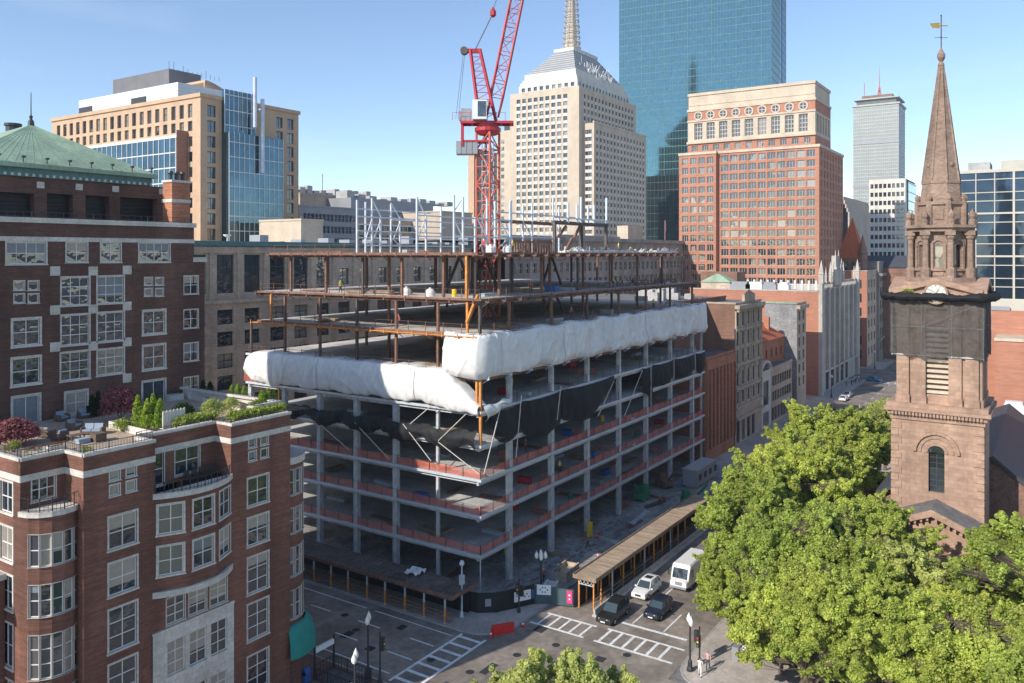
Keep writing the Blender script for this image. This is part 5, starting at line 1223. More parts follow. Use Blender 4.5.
# ---- teal glass skyscraper
gt = thing('glass_skyscraper', 'very tall teal mirror glass skyscraper reaching beyond the top of the photo', 'skyscraper', (*uv(124.8*1.3, 395*1.3), 0))
def RFp(R, F_): return uv(R, F_)
P0_ = RFp(124.8*1.3, 395*1.3); d1 = RFp(-.891, .454); d2 = RFp(.454, .891)
A_ = (P0_[0]+d1[0]*100, P0_[1]+d1[1]*100); B_ = P0_; C1 = (P0_[0]+d2[0]*60, P0_[1]+d2[1]*60); D_ = (A_[0]+d2[0]*60, A_[1]+d2[1]*60); HT = 241
mb = MB()
n1 = (C1[0]-d1[0]*0, C1[1])
nt = [(B_[0]+d2[0]*38, B_[1]+d2[1]*38), (B_[0]+d2[0]*41+d1[0]*3, B_[1]+d2[1]*41+d1[1]*3), (B_[0]+d2[0]*44, B_[1]+d2[1]*44)]
mb.prism([A_, B_, nt[0], nt[1], nt[2], C1, D_], 0, HT); gbdy = mb.build('glass_wall', 'glass_teal', gt)
mb = MB(); Fa = Fac(A_, (-d1[0], -d1[1]), RFp(-.454, -.891)); Fb = Fac(B_, d2, RFp(.891, -.454))
for k in range(49):
    z = 5.0*k; fbox(mb, Fa, 0, 100, z, z+.42, 0, .06)
    fbox(mb, Fb, 0, 38, z, z+.42, 0, .06); fbox(mb, Fb, 44, 60, z, z+.42, 0, .06)
for k in range(52): fbox(mb, Fa, 100*k/51-.07, 100*k/51+.07, 0, HT, .002, .08)
for k in range(0, 52, 8): fbox(mb, Fa, 100*k/51-.17, 100*k/51+.17, 0, HT, .004, .1)
for k in range(30):
    if not 37 < 60*k/29 < 45: fbox(mb, Fb, 60*k/29-.06, 60*k/29+.06, 0, HT, .002, .08)
mb.build('mullions', 'copper_dark', gbdy)
bd = MB(); Fq = Fac((A_[0], A_[1]), (-d1[0], -d1[1]), RFp(-.454, -.891)); fbox(bd, Fq, 14, 80, 0, zat(176, 533), .2, 14.0); lb = bd.build('reflection_block', 'glass_teal_reflection', gt)  # added block standing in for the reflection of a building not modelled
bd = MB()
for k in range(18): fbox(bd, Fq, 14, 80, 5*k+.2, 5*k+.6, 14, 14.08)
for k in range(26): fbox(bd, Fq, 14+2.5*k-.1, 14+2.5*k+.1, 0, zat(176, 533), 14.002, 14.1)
bd.build('mullions', 'metal_dark', lb)  # window grid of the reflected building, on the stand-in block

# ---- red brick tower
u0, v0 = 282.0, 65.0; zs1 = 0
rt_ = thing('brick_tower', 'tall orange brick tower with cream stone upper storeys', 'skyscraper', (u0, v0, 0)); mb = MB(); W = []
v1 = onU(679, u0); vc = onU(717.5, u0); u1 = onV(843, v0)
zl = zU(697, 153, u0); 
# left bay stands slightly forward
F = facU(u0-2.0, onU(679, u0-2)); Lb = onU(679, u0-2)-onU(716, u0-2); o = grid(.8, Lb-.6, 4, 5, zl-1.4, 20, 2.3, 2.3); facade(mb, F, 0, Lb, 0, zl, o, .35); W += [(F, a, b, w, h, .35, 3, 1, .11) for a, b, w, h in o]
mb.box(u0-1.6, onU(716, u0-2)+.02, 0, u0+20, onU(679, u0-2)-.02, zl-.05, 0); fbox(mb, F, -.2, Lb+.2, zl-.9, zl, -.3, .3, 2)
F = facU(u0, vc); L = vc-v0; zm = zU(818, 144, u0)
cols = 10; o = grid(1.0, L-1.0, cols, 5, zm-1.2, 21, 2.7, 2.3); facade(mb, F, 0, L, 0, zm, o, .35); W += [(F, a, b, w, h, .35, 3, 1, .11) for a, b, w, h in o]
fbox(mb, F, 0, L+.2, zm-.9, zm, -.3, .35, 2)
F2 = facV(u0, v0); L2 = u1-u0; o = grid(1, L2-1, 8, 5, zm-1.2, 21, 2.4, 2.3); facade(mb, F2, 0, L2, 0, zm, o, .35); W += [(F2, a, b, w, h, .35, 3, 1, .2) for a, b, w, h in o]; fbox(mb, F2, -.35, L2+.2, zm-.9, zm, -.3, .35, 2)
shell(mb, u0, v0, u1, v1, 0, zm)
# setback storey, tall window storey, round windows, plain attic
ua = u0+1.6; va0 = v0+1.6; va1 = onU(688, ua); za = zU(818, 133, u0); F = facU(ua, va1); L = va1-va0
o = grid(.6, L-.6, 11, zm+.2, za-.4, 1, 2.2, 2.0); facade(mb, F, 0, L, zm, za, o, .35); W += [(F, a, b, w, h, .35, 3, 1, .11) for a, b, w, h in o]
zb_ = zU(818, 109, u0); o = grid(1.6, L-1.6, 9, za+.9, zb_-.6, 1, 3.0, zb_-za-2.0); facade(mb, F, 0, L, za, zb_, o, .6, 2); W += [(F, a, b, w, h, .6, 3 if w > 2 else 1, 4, .22) for a, b, w, h in o]
zc = zU(818, 98.5, u0); facade(mb, F, 0, L, zb_, zc, [], .35, 0)
zd = zU(818, 78.5, u0); fbox(mb, F, .1, L-.1, zc, zd, -4, -.3, 2); fbox(mb, F, -.3, L+.3, zc, zc+.8, -2, .3, 2); fbox(mb, F, -.3, L+.3, za-.3, za+.5, -.1, .7, 2); fbox(mb, F, -.2, L+.2, zb_-.3, zb_+.3, -.1, .3, 2); fbox(mb, F, -.1, L+.1, zd-1, zd, -1, .05, 2)
fbox(mb, F, .3, L-.3, zd-4.5, zd-4.1, -1, -.15, 2)
ue = u0+24; F2 = facV(ua, va0); o = grid(1.6, ue-ua-1, 5, za+.9, zb_-.6, 1, 2.4, zb_-za-2.0); facade(mb, F2, 0, ue-ua, za, zb_, o, .6, 2); W += [(F2, a, b, w, h, .6, 2, 4, .2) for a, b, w, h in o]
facade(mb, F2, 0, ue-ua, zm, za, [], .3, 0); facade(mb, F2, 0, ue-ua, zb_, zc, [], .3, 0); fbox(mb, F2, 4.01, ue-ua, zc, zd, -4, -.3, 2); fbox(mb, F2, -.3, ue-ua, zc, zc+.8, -2, .3, 2); fbox(mb, F2, -.1, ue-ua, zd-1, zd, -1, .05, 2)
mb.box(ua+.75, va0+.75, zm, ue-.1, va1-.1, zc, 2); mb.box(ue, va0+3, zm, u1-1.5, va1-3, zb_-1, 2)
mb.build('wall', ['brick_orange', 'roof_grey', 'stone_cream'], rt_)
F = facU(ua, va1)
for k in range(9):
    s = 1.6+(L-3.2)*(k+.5)/9; m3 = MB(); zc_ = (zb_+zc)/2+.1
    i0 = len(m3.v); n = 14
    for q in range(n):
        t = 2*math.pi*q/n; m3.v += [F.p(s+1.65*math.cos(t), zc_+1.65*math.sin(t), .2), F.p(s+1.15*math.cos(t), zc_+1.15*math.sin(t), .2)]
    for q in range(n): q2 = (q+1) % n; m3.f.append((i0+2*q, i0+2*q2, i0+2*q2+1, i0+2*q+1)); m3.m.append(0)
    m3.poly([F.p(s+1.15*math.cos(2*math.pi*q/n), zc_+1.15*math.sin(2*math.pi*q/n), .05) for q in range(n)], 1)
    fbox(m3, F, s-.12, s+.12, zc_-1.15, zc_+1.15, .06, .18, 0); fbox(m3, F, s-1.15, s+1.15, zc_-.12, zc_+.12, .06, .17, 0)
    m3.build('round_window', ['stone_cream', 'glass_far_one'], rt_, at=F.p(s, zc_, 0))
add_windows(rt_, W, ['stone_cream', 'glass_far_one'], 90)

# ---- far slab tower with antenna
u0 = 1066.0; v0 = 155.0; v1 = onU(853.5, u0); u1 = onV(905, v0); pt = thing('slab_tower', 'far grey slab tower with antenna mast left of the church spire', 'skyscraper', (u0, v0, 0)); zt = 218.0; mb = MB(); F = facU(u0, v1); L = v1-v0; W = []
facade(mb, F, 0, L, 0, zt, [], .5); F2 = facV(u0, v0); facade(mb, F2, 0, u1-u0, 0, zt, [], .5); shell(mb, u0, v0, u1, v1, 0, zt)
for k in range(50):
    z = 10+k*4.2; fbox(mb, F, 0, L, z, z+1.3, 0, .3, 2); fbox(mb, F2, 0, u1-u0, z, z+1.3, 0, .3, 2)
for k in range(25): fbox(mb, F, L*k/24-.25, L*k/24+.25, 0, zt, .0, .55, 2)
for z in (172, 120, 62): fbox(mb, F, -.5, L+.5, z, z+3, 0, .8, 0)
mb.box(u0-1.5, v0-1.5, zt, u1+1.5, v1+1.5, zt+2.0, 2); mb.box(u0+3, v0+3, zt+2, u1-3, v1-3, zt+8, 1); mb.box(u0, v0, zt+8, u1, v1, zt+9.5, 2); mb.box(u0+8, v0+8, zt+9.5, u1-8, v1-8, zt+14, 3)
mb.build('wall', ['metal_grey', 'roof_grey', 'slab_grey', 'brick_brown'], pt)
mb = MB(); mc = ((u0+u1)/2, (v0+v1)/2); lattice(mb, (mc[0], mc[1], zt+14), (mc[0], mc[1], zt+26), 4, 4, .3, .2, w2=1.5); mb.tube((mc[0], mc[1], zt+20), (mc[0], mc[1], zt+52), .7, .15, 6); mb.tube((mc[0]+4, mc[1]+18, zt+14), (mc[0]+4, mc[1]+18, zt+34), .4, n=5); mb.build('antenna', 'crane_orange', pt)
# ---- white gridded apartment tower
u0 = 363.0; v0 = onU(905.5, u0); v1 = onU(869, u0); wt = thing('apartment_tower', 'white gridded apartment tower with pale glass side behind the church spire', 'apartment block', (u0, v0, 0)); zt = 69.5; mb = MB(); F = facU(u0, v1); L = v1-v0; o = grid(.3, L-.3, 8, 6, zt-1, 18, 1.15, 1.8); facade(mb, F, 0, L, 0, zt, o, .4); u1 = onV(915, v0-.0)
F2 = facV(u0, v0); facade(mb, F2, 0, 4, 0, zt, [], .4); shell(mb, u0, v0, u1, v1, 0, zt); mb.build('wall', ['stone_white', 'roof_grey'], wt); add_windows(wt, [(F, a, b, w, h, .4, 2, 1, .08) for a, b, w, h in o], ['frame_dark', 'glass_far_one'], 80)
mb = MB(); mb.box(u0+4, v0-.5, 0, u1, v0-.02, zt-1); g = mb.build('glass_side', 'glass_teal', wt); mb = MB()
for k in range(18): mb.box(u0+4, v0-.6, 5+k*3.7, u1, v0-.502, 5.4+k*3.7)
mb.build('mullions', 'metal_white', g)
# ---- dark blue roofed hall, concrete block and pointed brownstone tower left of the white tower
t, a, b, z = simple('office_building', 'grey concrete block with sloping roof steps right of the orange brick tower', 843, 868, 205, 190, 30, ['stone_beige', 'roof_grey'], 8, 4, (2, 1.8))
mb = MB()
for k in range(5): mb.box(a, 190-.5-k*1.5, 0, b-k*2.0, 190.5, z+6-k*4.2)
mb.build('stepped_front', 'stone_beige', t)
u0 = 330.0; ch = thing('hall', 'low hall with dark blue roof below the white apartment tower', 'building', (u0, 100, 0)); va_, vb_ = onU(905, u0), onU(868, u0); mb = MB(); F = facU(u0, vb_+4); facade(mb, F, 0, vb_+4-va_+3, 0, 34, grid(1, vb_-va_+4, 8, 20, 33, 3, 1.6, 2.4), .3); mb.box(u0+.2, va_-3, 0, u0+24, vb_+4, 33.9, 0)
mb.hexa([(u0-.5, va_-3.5, 34), (u0+24, va_-3.5, 34), (u0+24, vb_+4.5, 34), (u0-.5, vb_+4.5, 34), (u0+5, va_-1, 38.4), (u0+19, va_-1, 38.4), (u0+19, vb_+2, 38.4), (u0+5, vb_+2, 38.4)], 1); mb.build('wall', ['brick_brown', 'slate'], ch)
u0 = 315.0; vq = onU(848, u0); rs = thing('stone_tower', 'brown stone tower with steep red tiled roof beside the orange brick tower', 'tower', (u0, vq, 0)); mb = MB(); mb.box(u0, vq-5, 0, u0+10, vq+4, 37.5, 0)
for k in range(4): mb.box(u0-.3, vq-5+k*2.6, 33, u0, vq-4+k*2.6, 36, 2)
mb.build('wall', ['brownstone_dark', 'slate', 'glass_far'], rs); mb = MB(); mb.lathe((u0+5, vq-.5, 37.5), [(6.4, 0), (3.2, 7.5), (.05, 15)], 4, a0=math.pi/4); mb.build('roof', 'tile_red', rs)
mb = MB(); mb.lathe((u0+1, vq-4.8, 0), [(1.5, 0), (1.5, 39), (1.8, 39.2), (.05, 46)], 8); mb.build('turret', 'brownstone_dark', rs)
# ---- glass grid building with brick base (right edge)
u0 = 168.0; v1 = onU(957.5, u0); v0 = v1-40; gg = thing('office_building', 'dark glass office block with white grid and brick base at the right edge', 'building', (u0, v1, 0)); zt = zU(1000, 171, u0); zb0 = zU(1000, 302, u0); mb = MB(); mb.box(u0, v0, zb0, u0+40, v1, zt-.2, 0); g = mb.build('glass_wall', 'glass_grid', gg)
F = facU(u0, v1); mb = MB()
zz = zb0+.3; lv_ = 0
while zz < zt-.5:
    fbox(mb, F, 0, 40, zz, zz+(.32 if lv_ % 4 == 0 else .15), 0, .3 if lv_ % 4 == 0 else .16); zz += 2.3 if lv_ % 2 == 0 else 1.5; lv_ += 1
for k in range(15):
    s = k*2.9; w = .16 if (k % 3) else .34; fbox(mb, F, s-w/2, s+w/2, zb0, zt, .002, .32 if k % 3 == 0 else .17)
fbox(mb, F, -.5, 40, zt-.2, zt+.35, -1, .35); fbox(mb, F, -.6, 40, zb0-1.4, zb0+.3, -1, .6); mb.build('grid', 'grid_cream', g)
mb = MB(); mb.box(u0+8, onU(1001, u0+8)-18, zt, u0+22, onU(1001, u0+8), zt+2.6); mb.build('roof_house', 'grid_cream', gg)
mb = MB(); mb.box(u0+5, onU(990, u0+5), zt, u0+12, onU(968, u0+5), zt+2.2); mb.build('roof_units', 'roof_light', gg)
mb = MB(); mb.box(u0-1, v0, 0, u0+40, v1-.0, zb0-1.4, 0); mb.box(u0-9, v0, 0, u0-1.02, onU(995, u0-9), 24.5, 0); mb.box(u0-9.2, v0, 24.5, u0-1.03, onU(995, u0-9)+.1, 25, 1); mb.build('brick_base', ['brick_orange', 'stone_cream'], gg)
mb = MB()
for (a, b, c, d) in ((988, 1010, 306, 310), (1001, 1012, 346, 356), (1014, 1024, 346, 356)): 
    fbox(mb, facU(u0-1, v1), v1-onU(a, u0-1), v1-onU(b, u0-1), zU(a, d, u0-1), zU(a, c, u0-1), .0, .15)
mb.build('vents', 'metal_grey', gg)
mb = MB(); x = onU(1014, u0-12); mb.box(u0-13, x-1.4, 12, u0-11, x+1.4, 14.6); mb.box(u0-12.8, x-1.2, 14.6, u0-11.2, x+1.2, 15.1); 
tag(mb.build('air_unit', 'metal_white', at=(u0-12, x, 12)), 'white air conditioning unit below the brick base at the right edge', 'air unit')
# ================================================================== STREET ROW ON THE SHADED SIDE
def row(name, label, ua, ub, v, z, ms, ops=(), depth=30, cat='building', side_ops=(), frame='frame_dark', extra=None, cor=None, win=(2, 2, .07)):
    t = thing(name, label, cat, (ua, v, 0)); mb = MB(); F = facV(ua, v); F2 = facU(ua, v+depth)
    facade(mb, F, 0, ub-ua, 0, z, ops, .35); facade(mb, F2, 0, depth, 0, z, side_ops, .3, 2 if len(ms) > 2 else 0); shell(mb, ua, v, ub, v+depth, 0, z, 0, 1)
    fbox(mb, F, 0, ub-ua, z, z+.35, -.3, .15); mb.box(ua-.1, v+.3, z, ua+.25, v+depth, z+.35)
    if cor:
        for (zz, h, o_) in cor: fbox(mb, F, -.05, ub-ua, zz, zz+h, -.05, o_, 3 if len(ms) > 3 else 0)
    if extra: extra(mb, F, F2)
    mb.build('wall', ms, t); add_windows(t, [(F, a, b, w, h, .3, *win) for a, b, w, h in ops]+[(F2, a, b, w, h, .25, *win) for a, b, w, h in side_ops], [frame, 'glass_far_one'], 100); return t, F, F2
vs_ = 54.0
ua, ub = 146.6, onV(734, vs_); 
def ex(mb, F, F2):
    L = F.o and (ub-ua)
    for k in range(9): fbox(mb, F, L*k/8-.28+.3*(k == 0), L*k/8+.28-.3*(k == 8), 2.5, 17.2, .0, .5)
    fbox(mb, F, 0, L, 17.4, 19.2, .0, .35)
row('brick_building', 'low brown brick building with tall ribs directly right of the unfinished frame', ua, ub, vs_, 19.4, ['brick_red_row', 'roof_grey'], grid(0, ub-ua, 8, 2.5, 17, 4, 1.1, 3.0), 12, extra=ex)
ua2, ub2 = 147.2, onV(737, 58); t, F, F2 = row('brick_building', 'brown brick building with blue painted patch behind the ribbed low one', ua2, ub2, 60.5, 29.5, ['brick_brown', 'roof_grey', 'brick_brown'], [(9.5, 24.5, 2.4, 3.0), (3.5, 24.5, 2.0, 2.6)], 30)
mb = MB(); mb.lathe((0, 0, 0), [(.01, 0), (1.6, 0), (1.6, .04), (.01, .04)], 10); 
Fd = facV(ua2, 60.5); mb = MB(); s = onV(728, 60.5)-ua2; zq = zV(728, 344, 60.5); mb.poly([Fd.p(s+1.9*math.cos(a)*(1+.3*math.sin(3*a)), zq+1.4*math.sin(a)*(1+.2*math.cos(5*a)), .02) for a in [i*.42 for i in range(15)]]); mb.build('painted_patch', 'blue_plastic', t)
mb = MB()
for k in range(10): a = ua2+1+cl.random()*16; mb.box(a, 63+cl.random()*8, 29.5, a+1+cl.random(), 65+cl.random()*8, 30.4+cl.random()*1.5)
mb.build('roof_units', 'roof_light', t)
# six storey stone building
ua, ub = onV(735, vs_), onV(761, vs_)
L = ub-ua; o = []
for k in range(5):
    s = L*(k+.5)/5; o += [(s-.75, 24.2, 1.5, 2.9), (s-.75, 20.3, 1.5, 2.7), (s-.75, 16.7, 1.5, 2.7), (s-.85, 12.0, 1.7, 3.2), (s-.8, 8.4, 1.6, 2.4)]
o += [(s_, .4, 2.2, 4.4) for s_ in (1.0, 4.4, 7.8, 11)]
def ex(mb, F, F2):
    for k in range(6): fbox(mb, F, max(0, L*k/5-.22), min(L, L*k/5+.22), 7, 27.4, 0, .28)
    for k in range(5):
        s = L*(k+.5)/5
        for q in range(6):
            t1, t2 = math.pi*q/6, math.pi*(q+1)/6; mb.bar(F.p(s+1.05*math.cos(t1), 15.0+1.05*math.sin(t1), .15), F.p(s+1.05*math.cos(t2), 15.0+1.05*math.sin(t2), .15), .25)
    for k in range(24): fbox(mb, F, L*(k+.5)/24-.15, L*(k+.5)/24+.15, 27.2, 27.8, .3, .8)
    fbox(mb, F, L*.3, L*.7, 29.2, 30.6, -.3, .3); mb.tri(F.p(L*.3, 30.6, .1), F.p(L*.7, 30.6, .1), F.p(L*.5, 31.6, .1))
row('stone_building', 'six storey tan stone building with heavy cornice in the row beyond the frame', ua, ub, vs_, 28.8, ['stone_tan', 'roof_grey', 'brick_brown', 'stone_tan'], o, 28, cor=((27.8, .8, 1.0), (23.4, .4, .4), (19.9, .3, .3), (16.2, .4, .45), (11.3, .4, .5), (7.3, .5, .6), (5.2, .5, .8)), extra=ex)
# low tan shop fronts
ua, ub = onV(761.5, vs_), onV(771, vs_); row('shop_building', 'narrow white arched shop front right of the tan stone building', ua, ub, vs_, 12.5, ['stone_white', 'roof_grey'], [(1.2, .4, ub-ua-2.4, 3.2), (1.5, 5, ub-ua-3, 5.5)], 2.8, win=(3, 3, .1), extra=lambda mb, F, F2: [mb.bar(F.p((ub-ua)/2+(ub-ua)/2*math.cos(math.pi*q/8), 12.5+2.4*math.sin(math.pi*q/8), -.1), F.p((ub-ua)/2+(ub-ua)/2*math.cos(math.pi*(q+1)/8), 12.5+2.4*math.sin(math.pi*(q+1)/8), -.1), .6, .5) for q in range(8)])
ua, ub = onV(771.5, vs_), onV(792, vs_); t, F, F2 = row('shop_building', 'two storey tan stone shop front with dark display windows', ua, ub, vs_, 12.6, ['stone_beige', 'roof_grey'], grid(.6, ub-ua-.6, 8, 4.5, 11.5, 2, 1.9, 2.3)+grid(.4, ub-ua-.4, 7, .4, 4, 1, 2.6, 3.0), 2.8)
ua3, ub3 = 184.0, 210.6; t, F, F2 = row('brick_building', 'old red brick house with sloping red roof behind the shop fronts', ua3, ub3, 57, 18.0, ['brick_red_row', 'roof_grey', 'brick_red_row'], grid(1, ub3-ua3-1, 6, 13, 17.4, 1, 1.2, 2), 18)
mb = MB(); mb.hexa([(ua3-.3, 56.7, 18.4), (ub3, 56.7, 18.4), (ub3, 75.2, 18.4), (ua3-.3, 75.2, 18.4), (ua3+5, 62, 22.5), (ub3-5, 62, 22.5), (ub3-5, 70, 22.5), (ua3+5, 70, 22.5)]); mb.build('roof', 'tile_red', t)
for k in range(3): mb = MB(); x = ua3+4+k*8; mb.box(x, 59, 18.2, x+1.2, 60.2, 23.4); mb.build('chimney', 'brick_red_row', t)
# grey windowless party wall building
ua = 211.0; ub = onV(806, vs_); vq = onU(765, ua); t, F, F2 = row('party_wall_building', 'tall narrow building with blank grey side wall and green edged roof', ua, ub, vs_, 26.4, ['stone_beige', 'roof_grey', 'concrete_dark'], grid(.4, ub-ua-.4, 2, 5, 25, 6, 1.6, 2.3), vq-vs_, cor=((25.2, .9, .8),))
mb = MB(); mb.box(ua-.2, vs_, 26.4, ua+.3, vq, 26.9); mb.build('copper_edge', 'copper', t)
# white ornate building with orange brick side wall
ua, ub = onV(818.5, vs_), onV(856.5, vs_); vq = onU(690, ua); L = ub-ua
o = []
for k in range(7):
    s = 3+(L-6)*(k+.5)/7
    for j in range(5): o.append((s-1.35, 7.5+j*4.1, 2.7, 3.6))
o += [(s_, .4, 4.0, 5.2) for s_ in (2, 8.5, 15, 21.5, 28, 34.5)]
def ex(mb, F, F2):
    for k in range(8): s = 3+(L-6)*k/7; fbox(mb, F, s-.7, s+.7, 6, 29.5, 0, .8, 3)
    fbox(mb, F, 0, 2.2, 0, 31, 0, 1.0, 3); fbox(mb, F, L-2.2, L, 0, 31, 0, 1.0, 3)
    for k in range(60): s = L*(k+.5)/60; fbox(mb, F, s-.12, s+.12, 29.4, 30.9, .1, .3, 3)
    fbox(mb, F, 2.2, L-2.2, 30.9, 31.2, .0, .4, 3); fbox(mb, F, 2.2, L-2.2, 29.1, 29.4, .0, .5, 3)
t, F, F2 = row('ornate_building', 'white gothic fronted building with pinnacles and a long orange brick side wall', ua, ub, vs_, 28.6, ['stone_light', 'roof_light', 'brick_orange', 'stone_light'], o, vq-vs_, win=(2, 3, .1), extra=ex, cor=((6.0, .5, .9),))
def pinn(s, z0, h, r, o=.5):
    mb = MB(); p = F.p(s, z0, o); mb.lathe(p, [(r, 0), (r, h*.4), (r*1.3, h*.42), (r*.75, h*.5), (r*.9, h*.52), (.04, h)], 4, a0=math.pi/4); mb.build('pinnacle', 'stone_light', t)
for s, h, r in ((1.1, 6.5, .9), (12, 6, .5), (14.5, 7, .6), (18.5, 9.5, .5), (22.5, 9.5, .5), (26.5, 7, .6), (29, 6, .5), (L-1.1, 6.5, .9), (6.5, 4.5, .4), (L-6.5, 4.5, .4)): pinn(s, 30.8, h, r)
mb = MB(); fbox(mb, F, 16, 25, 30, 34.5, -.6, .9); fbox(mb, F, 18, 23, 34.5, 38.5, -.5, .7); mb.build('gable', 'stone_light', t)
mb = MB()
for k in range(70):
    v = vs_+1+(vq-vs_-2)*k/69*.62; mb.box(ua+10, v-.1, 28.6, ua+10.2, v+.1, 30.1)
mb.box(ua+9.95, vs_, 30.1, ua+10.25, vs_+(vq-vs_)*.62, 30.35)
for k in range(12): v = vs_+1+(vq-vs_-2)*k/11*.62; mb.box(ua+9.8, v-.3, 28.6, ua+10.4, v+.3, 31.4)
mb.build('balustrade', 'stone_white', t)
t2 = thing('roof_hut', 'small green copper hut on the orange walled roof', 'roof hut', (ua+4, onU(715, ua+4), 28.6)); w0, w1 = onU(730, ua+4), onU(701, ua+4); mb = MB(); mb.box(ua+4, w0, 28.6, ua+10, w1, 30.6); mb.build('wall', 'stone_beige', t2)
mb = MB(); mb.hexa([(ua+3.7, w0-.3, 30.6), (ua+10.3, w0-.3, 30.6), (ua+10.3, w1+.3, 30.6), (ua+3.7, w1+.3, 30.6), (ua+6, (w0+w1)/2-.6, 33.0), (ua+8, (w0+w1)/2-.6, 33), (ua+8, (w0+w1)/2+.6, 33), (ua+6, (w0+w1)/2+.6, 33)]); mb.build('roof', 'copper', t2)
for i, (x, w) in enumerate(((741, 6), (755, 5), (770, 4), (784, 3))):
    vv = onU(x, ua+5); mb = MB(); mb.box(ua+4, vv-w/2, 28.8, ua+7, vv+w/2, 30.2); mb.box(ua+4.3, vv-w/2+.4, 30.2, ua+6.5, vv+w/2-.4, 30.9); mb.box(ua+4.2, vv-w/2+.2, 28.6, ua+6.8, vv-w/2+.5, 28.8)
    tag(mb.build('roof_unit', 'metal_white' if i % 2 else 'metal_grey', at=(ua+5, vv, 28.6)), '%s rooftop air handling unit, %s along the orange brick roof edge' % (('grey', 'white', 'grey', 'white')[i], ('first', 'second', 'third', 'fourth')[i]), 'air unit')
mb = MB(); w0, w1 = onU(737, ua+14), onU(701, ua+14); mb.box(ua+14, w0, 28.6, ua+22, w1, 33.4); tag(mb.build('roof_shed', 'brick_brown', at=(ua+14, w0, 28.6)), 'dark brown roof shed behind the green copper hut', 'roof shed')
# next block
ua = 303.0; vend = onU(856, ua); ub = onV(893, vs_-0); t, F, F2 = row('corner_building', 'brick and stone corner building beyond the white gothic front', ua, ua+18, vs_, 33, ['stone_beige', 'roof_grey', 'brick_orange'], grid(1, 17, 3, 3, 31, 6, 2.2, 2.8), 24, side_ops=grid(19, 24, 1, 2, 31, 6, 1.6, 3))
t, F, F2 = row('stone_building', 'grey stone classical building at the far end of the street left of the steeple', ua+18.2, ua+95, vs_-.8, 36, ['stone_grey', 'copper', 'stone_grey', 'stone_grey'], grid(1, 75, 16, 3, 33, 6, 2.2, 2.8), 30, cor=((31, 1.0, 1.2), (8, .7, .7)))
# ================================================================== CHURCH
tu, tv = 100.4, 10.35
chh = thing('church', 'brownstone church with black netted bell tower and tall octagonal spire', 'church', (tu, tv, 0))
hw = 4.3
def sq(mb, h, z0, z1, m=0): mb.box(tu-h, tv-h, z0, tu+h, tv+h, z1, m)
mb = MB(); FE_ = Fac((tu-hw, tv+hw), (0, -1), (-1, 0)); FN_ = Fac((tu-hw, tv-hw), (1, 0), (0, -1))
facade(mb, FE_, 0, 2*hw, 0, 21.4, [(hw-.75, 14.0, 1.5, 4.2)], .6); facade(mb, FN_, 0, 2*hw, 0, 21.4, [], .6); mb.box(tu-hw+.62, tv-hw+.01, 0, tu+hw, tv+hw, 21.35)
# quoins
for k in range(26):
    for s in (0, 2*hw):
        w = .95 if k % 2 else .65; z = .4+k*.8
        if s == 0: fbox(mb, FE_, -.06, w, z, z+.66, 0, .09)
        else: fbox(mb, FE_, s-w, s+.06, z, z+.66, 0, .09)
    fbox(mb, FN_, 0, .6, .4+k*.8, 1.06+k*.8, 0, .06)
for q in range(14):
    t1, t2 = math.pi*q/14, math.pi*(q+1)/14
    for r, w, o in ((2.05, .3, .16), (1.55, .18, .08), (.95, .25, .1)): mb.bar(FE_.p(hw+r*math.cos(t1), 18.2+r*math.sin(t1)*(1 if r > 1 else .9), o-.05), FE_.p(hw+r*math.cos(t2), 18.2+r*math.sin(t2)*(1 if r > 1 else .9), o-.05), w, w)
sq(mb, hw+.15, 21.4, 21.9); sq(mb, hw+.35, 21.9, 22.35); sq(mb, hw+.7, 22.35, 22.75); sq(mb, hw+.45, 22.75, 23.2)
for k in range(26): fbox(mb, FE_, 2*hw*(k+.5)/26-.11, 2*hw*(k+.5)/26+.11, 21.95, 22.33, .3, .6)
# bell stage
h2 = 3.85; Fb_ = Fac((tu-h2, tv+h2), (0, -1), (-1, 0)); Fn_ = Fac((tu-h2, tv-h2), (1, 0), (0, -1))
facade(mb, Fb_, 0, 2*h2, 23.2, 34.2, [(h2-1.15, 24.2, 2.3, 7.2)], .7); facade(mb, Fn_, 0, 2*h2, 23.2, 34.2, [(h2-1.15, 24.2, 2.3, 7.2)], .7); mb.box(tu-h2+.75, tv-h2+.75, 23.2, tu+h2, tv+h2, 34.1)
mb.quad((tu-h2, tv+h2, 23.2), (tu+h2, tv+h2, 23.2), (tu+h2, tv+h2, 34.2), (tu-h2, tv+h2, 34.2))
for FF_ in (Fb_, Fn_):
    for s in (.0, 1.6, 4.95, 6.5):
        fbox(mb, FF_, s, s+1.2, 24.0, 32.8, 0, .3); fbox(mb, FF_, s-.08, s+1.28, 23.2, 24.0, 0, .4); fbox(mb, FF_, s-.08, s+1.28, 32.8, 33.3, 0, .4)
sq(mb, h2+.45, 33.3, 34.2); sq(mb, h2+.9, 34.2, 34.75)
mb.build('tower', ['brownstone'], chh)
mb = MB(); 
for q in range(13): fbox(mb, Fb_, h2-1.1, h2+1.1, 24.3+q*.55, 24.6+q*.55, -.45, -.1); 
for q in range(13): fbox(mb, Fn_, h2-1.1, h2+1.1, 24.3+q*.55, 24.6+q*.55, -.45, -.1)
mb.build('louvres', 'stone_cream', chh)
mb = MB(); mb.quad(FE_.p(hw-.75, 14, -.4), FE_.p(hw+.75, 14, -.4), FE_.p(hw+.75, 18.2, -.4), FE_.p(hw-.75, 18.2, -.4)); mb.poly([FE_.p(hw+.75*math.cos(a), 18.2+.75*math.sin(a), .03) for a in [math.pi*i/10 for i in range(11)]])
for k in range(7): fbox(mb, FE_, hw-.75, hw+.75, 14+k*.6, 14.05+k*.6, -.4, -.36, 1)
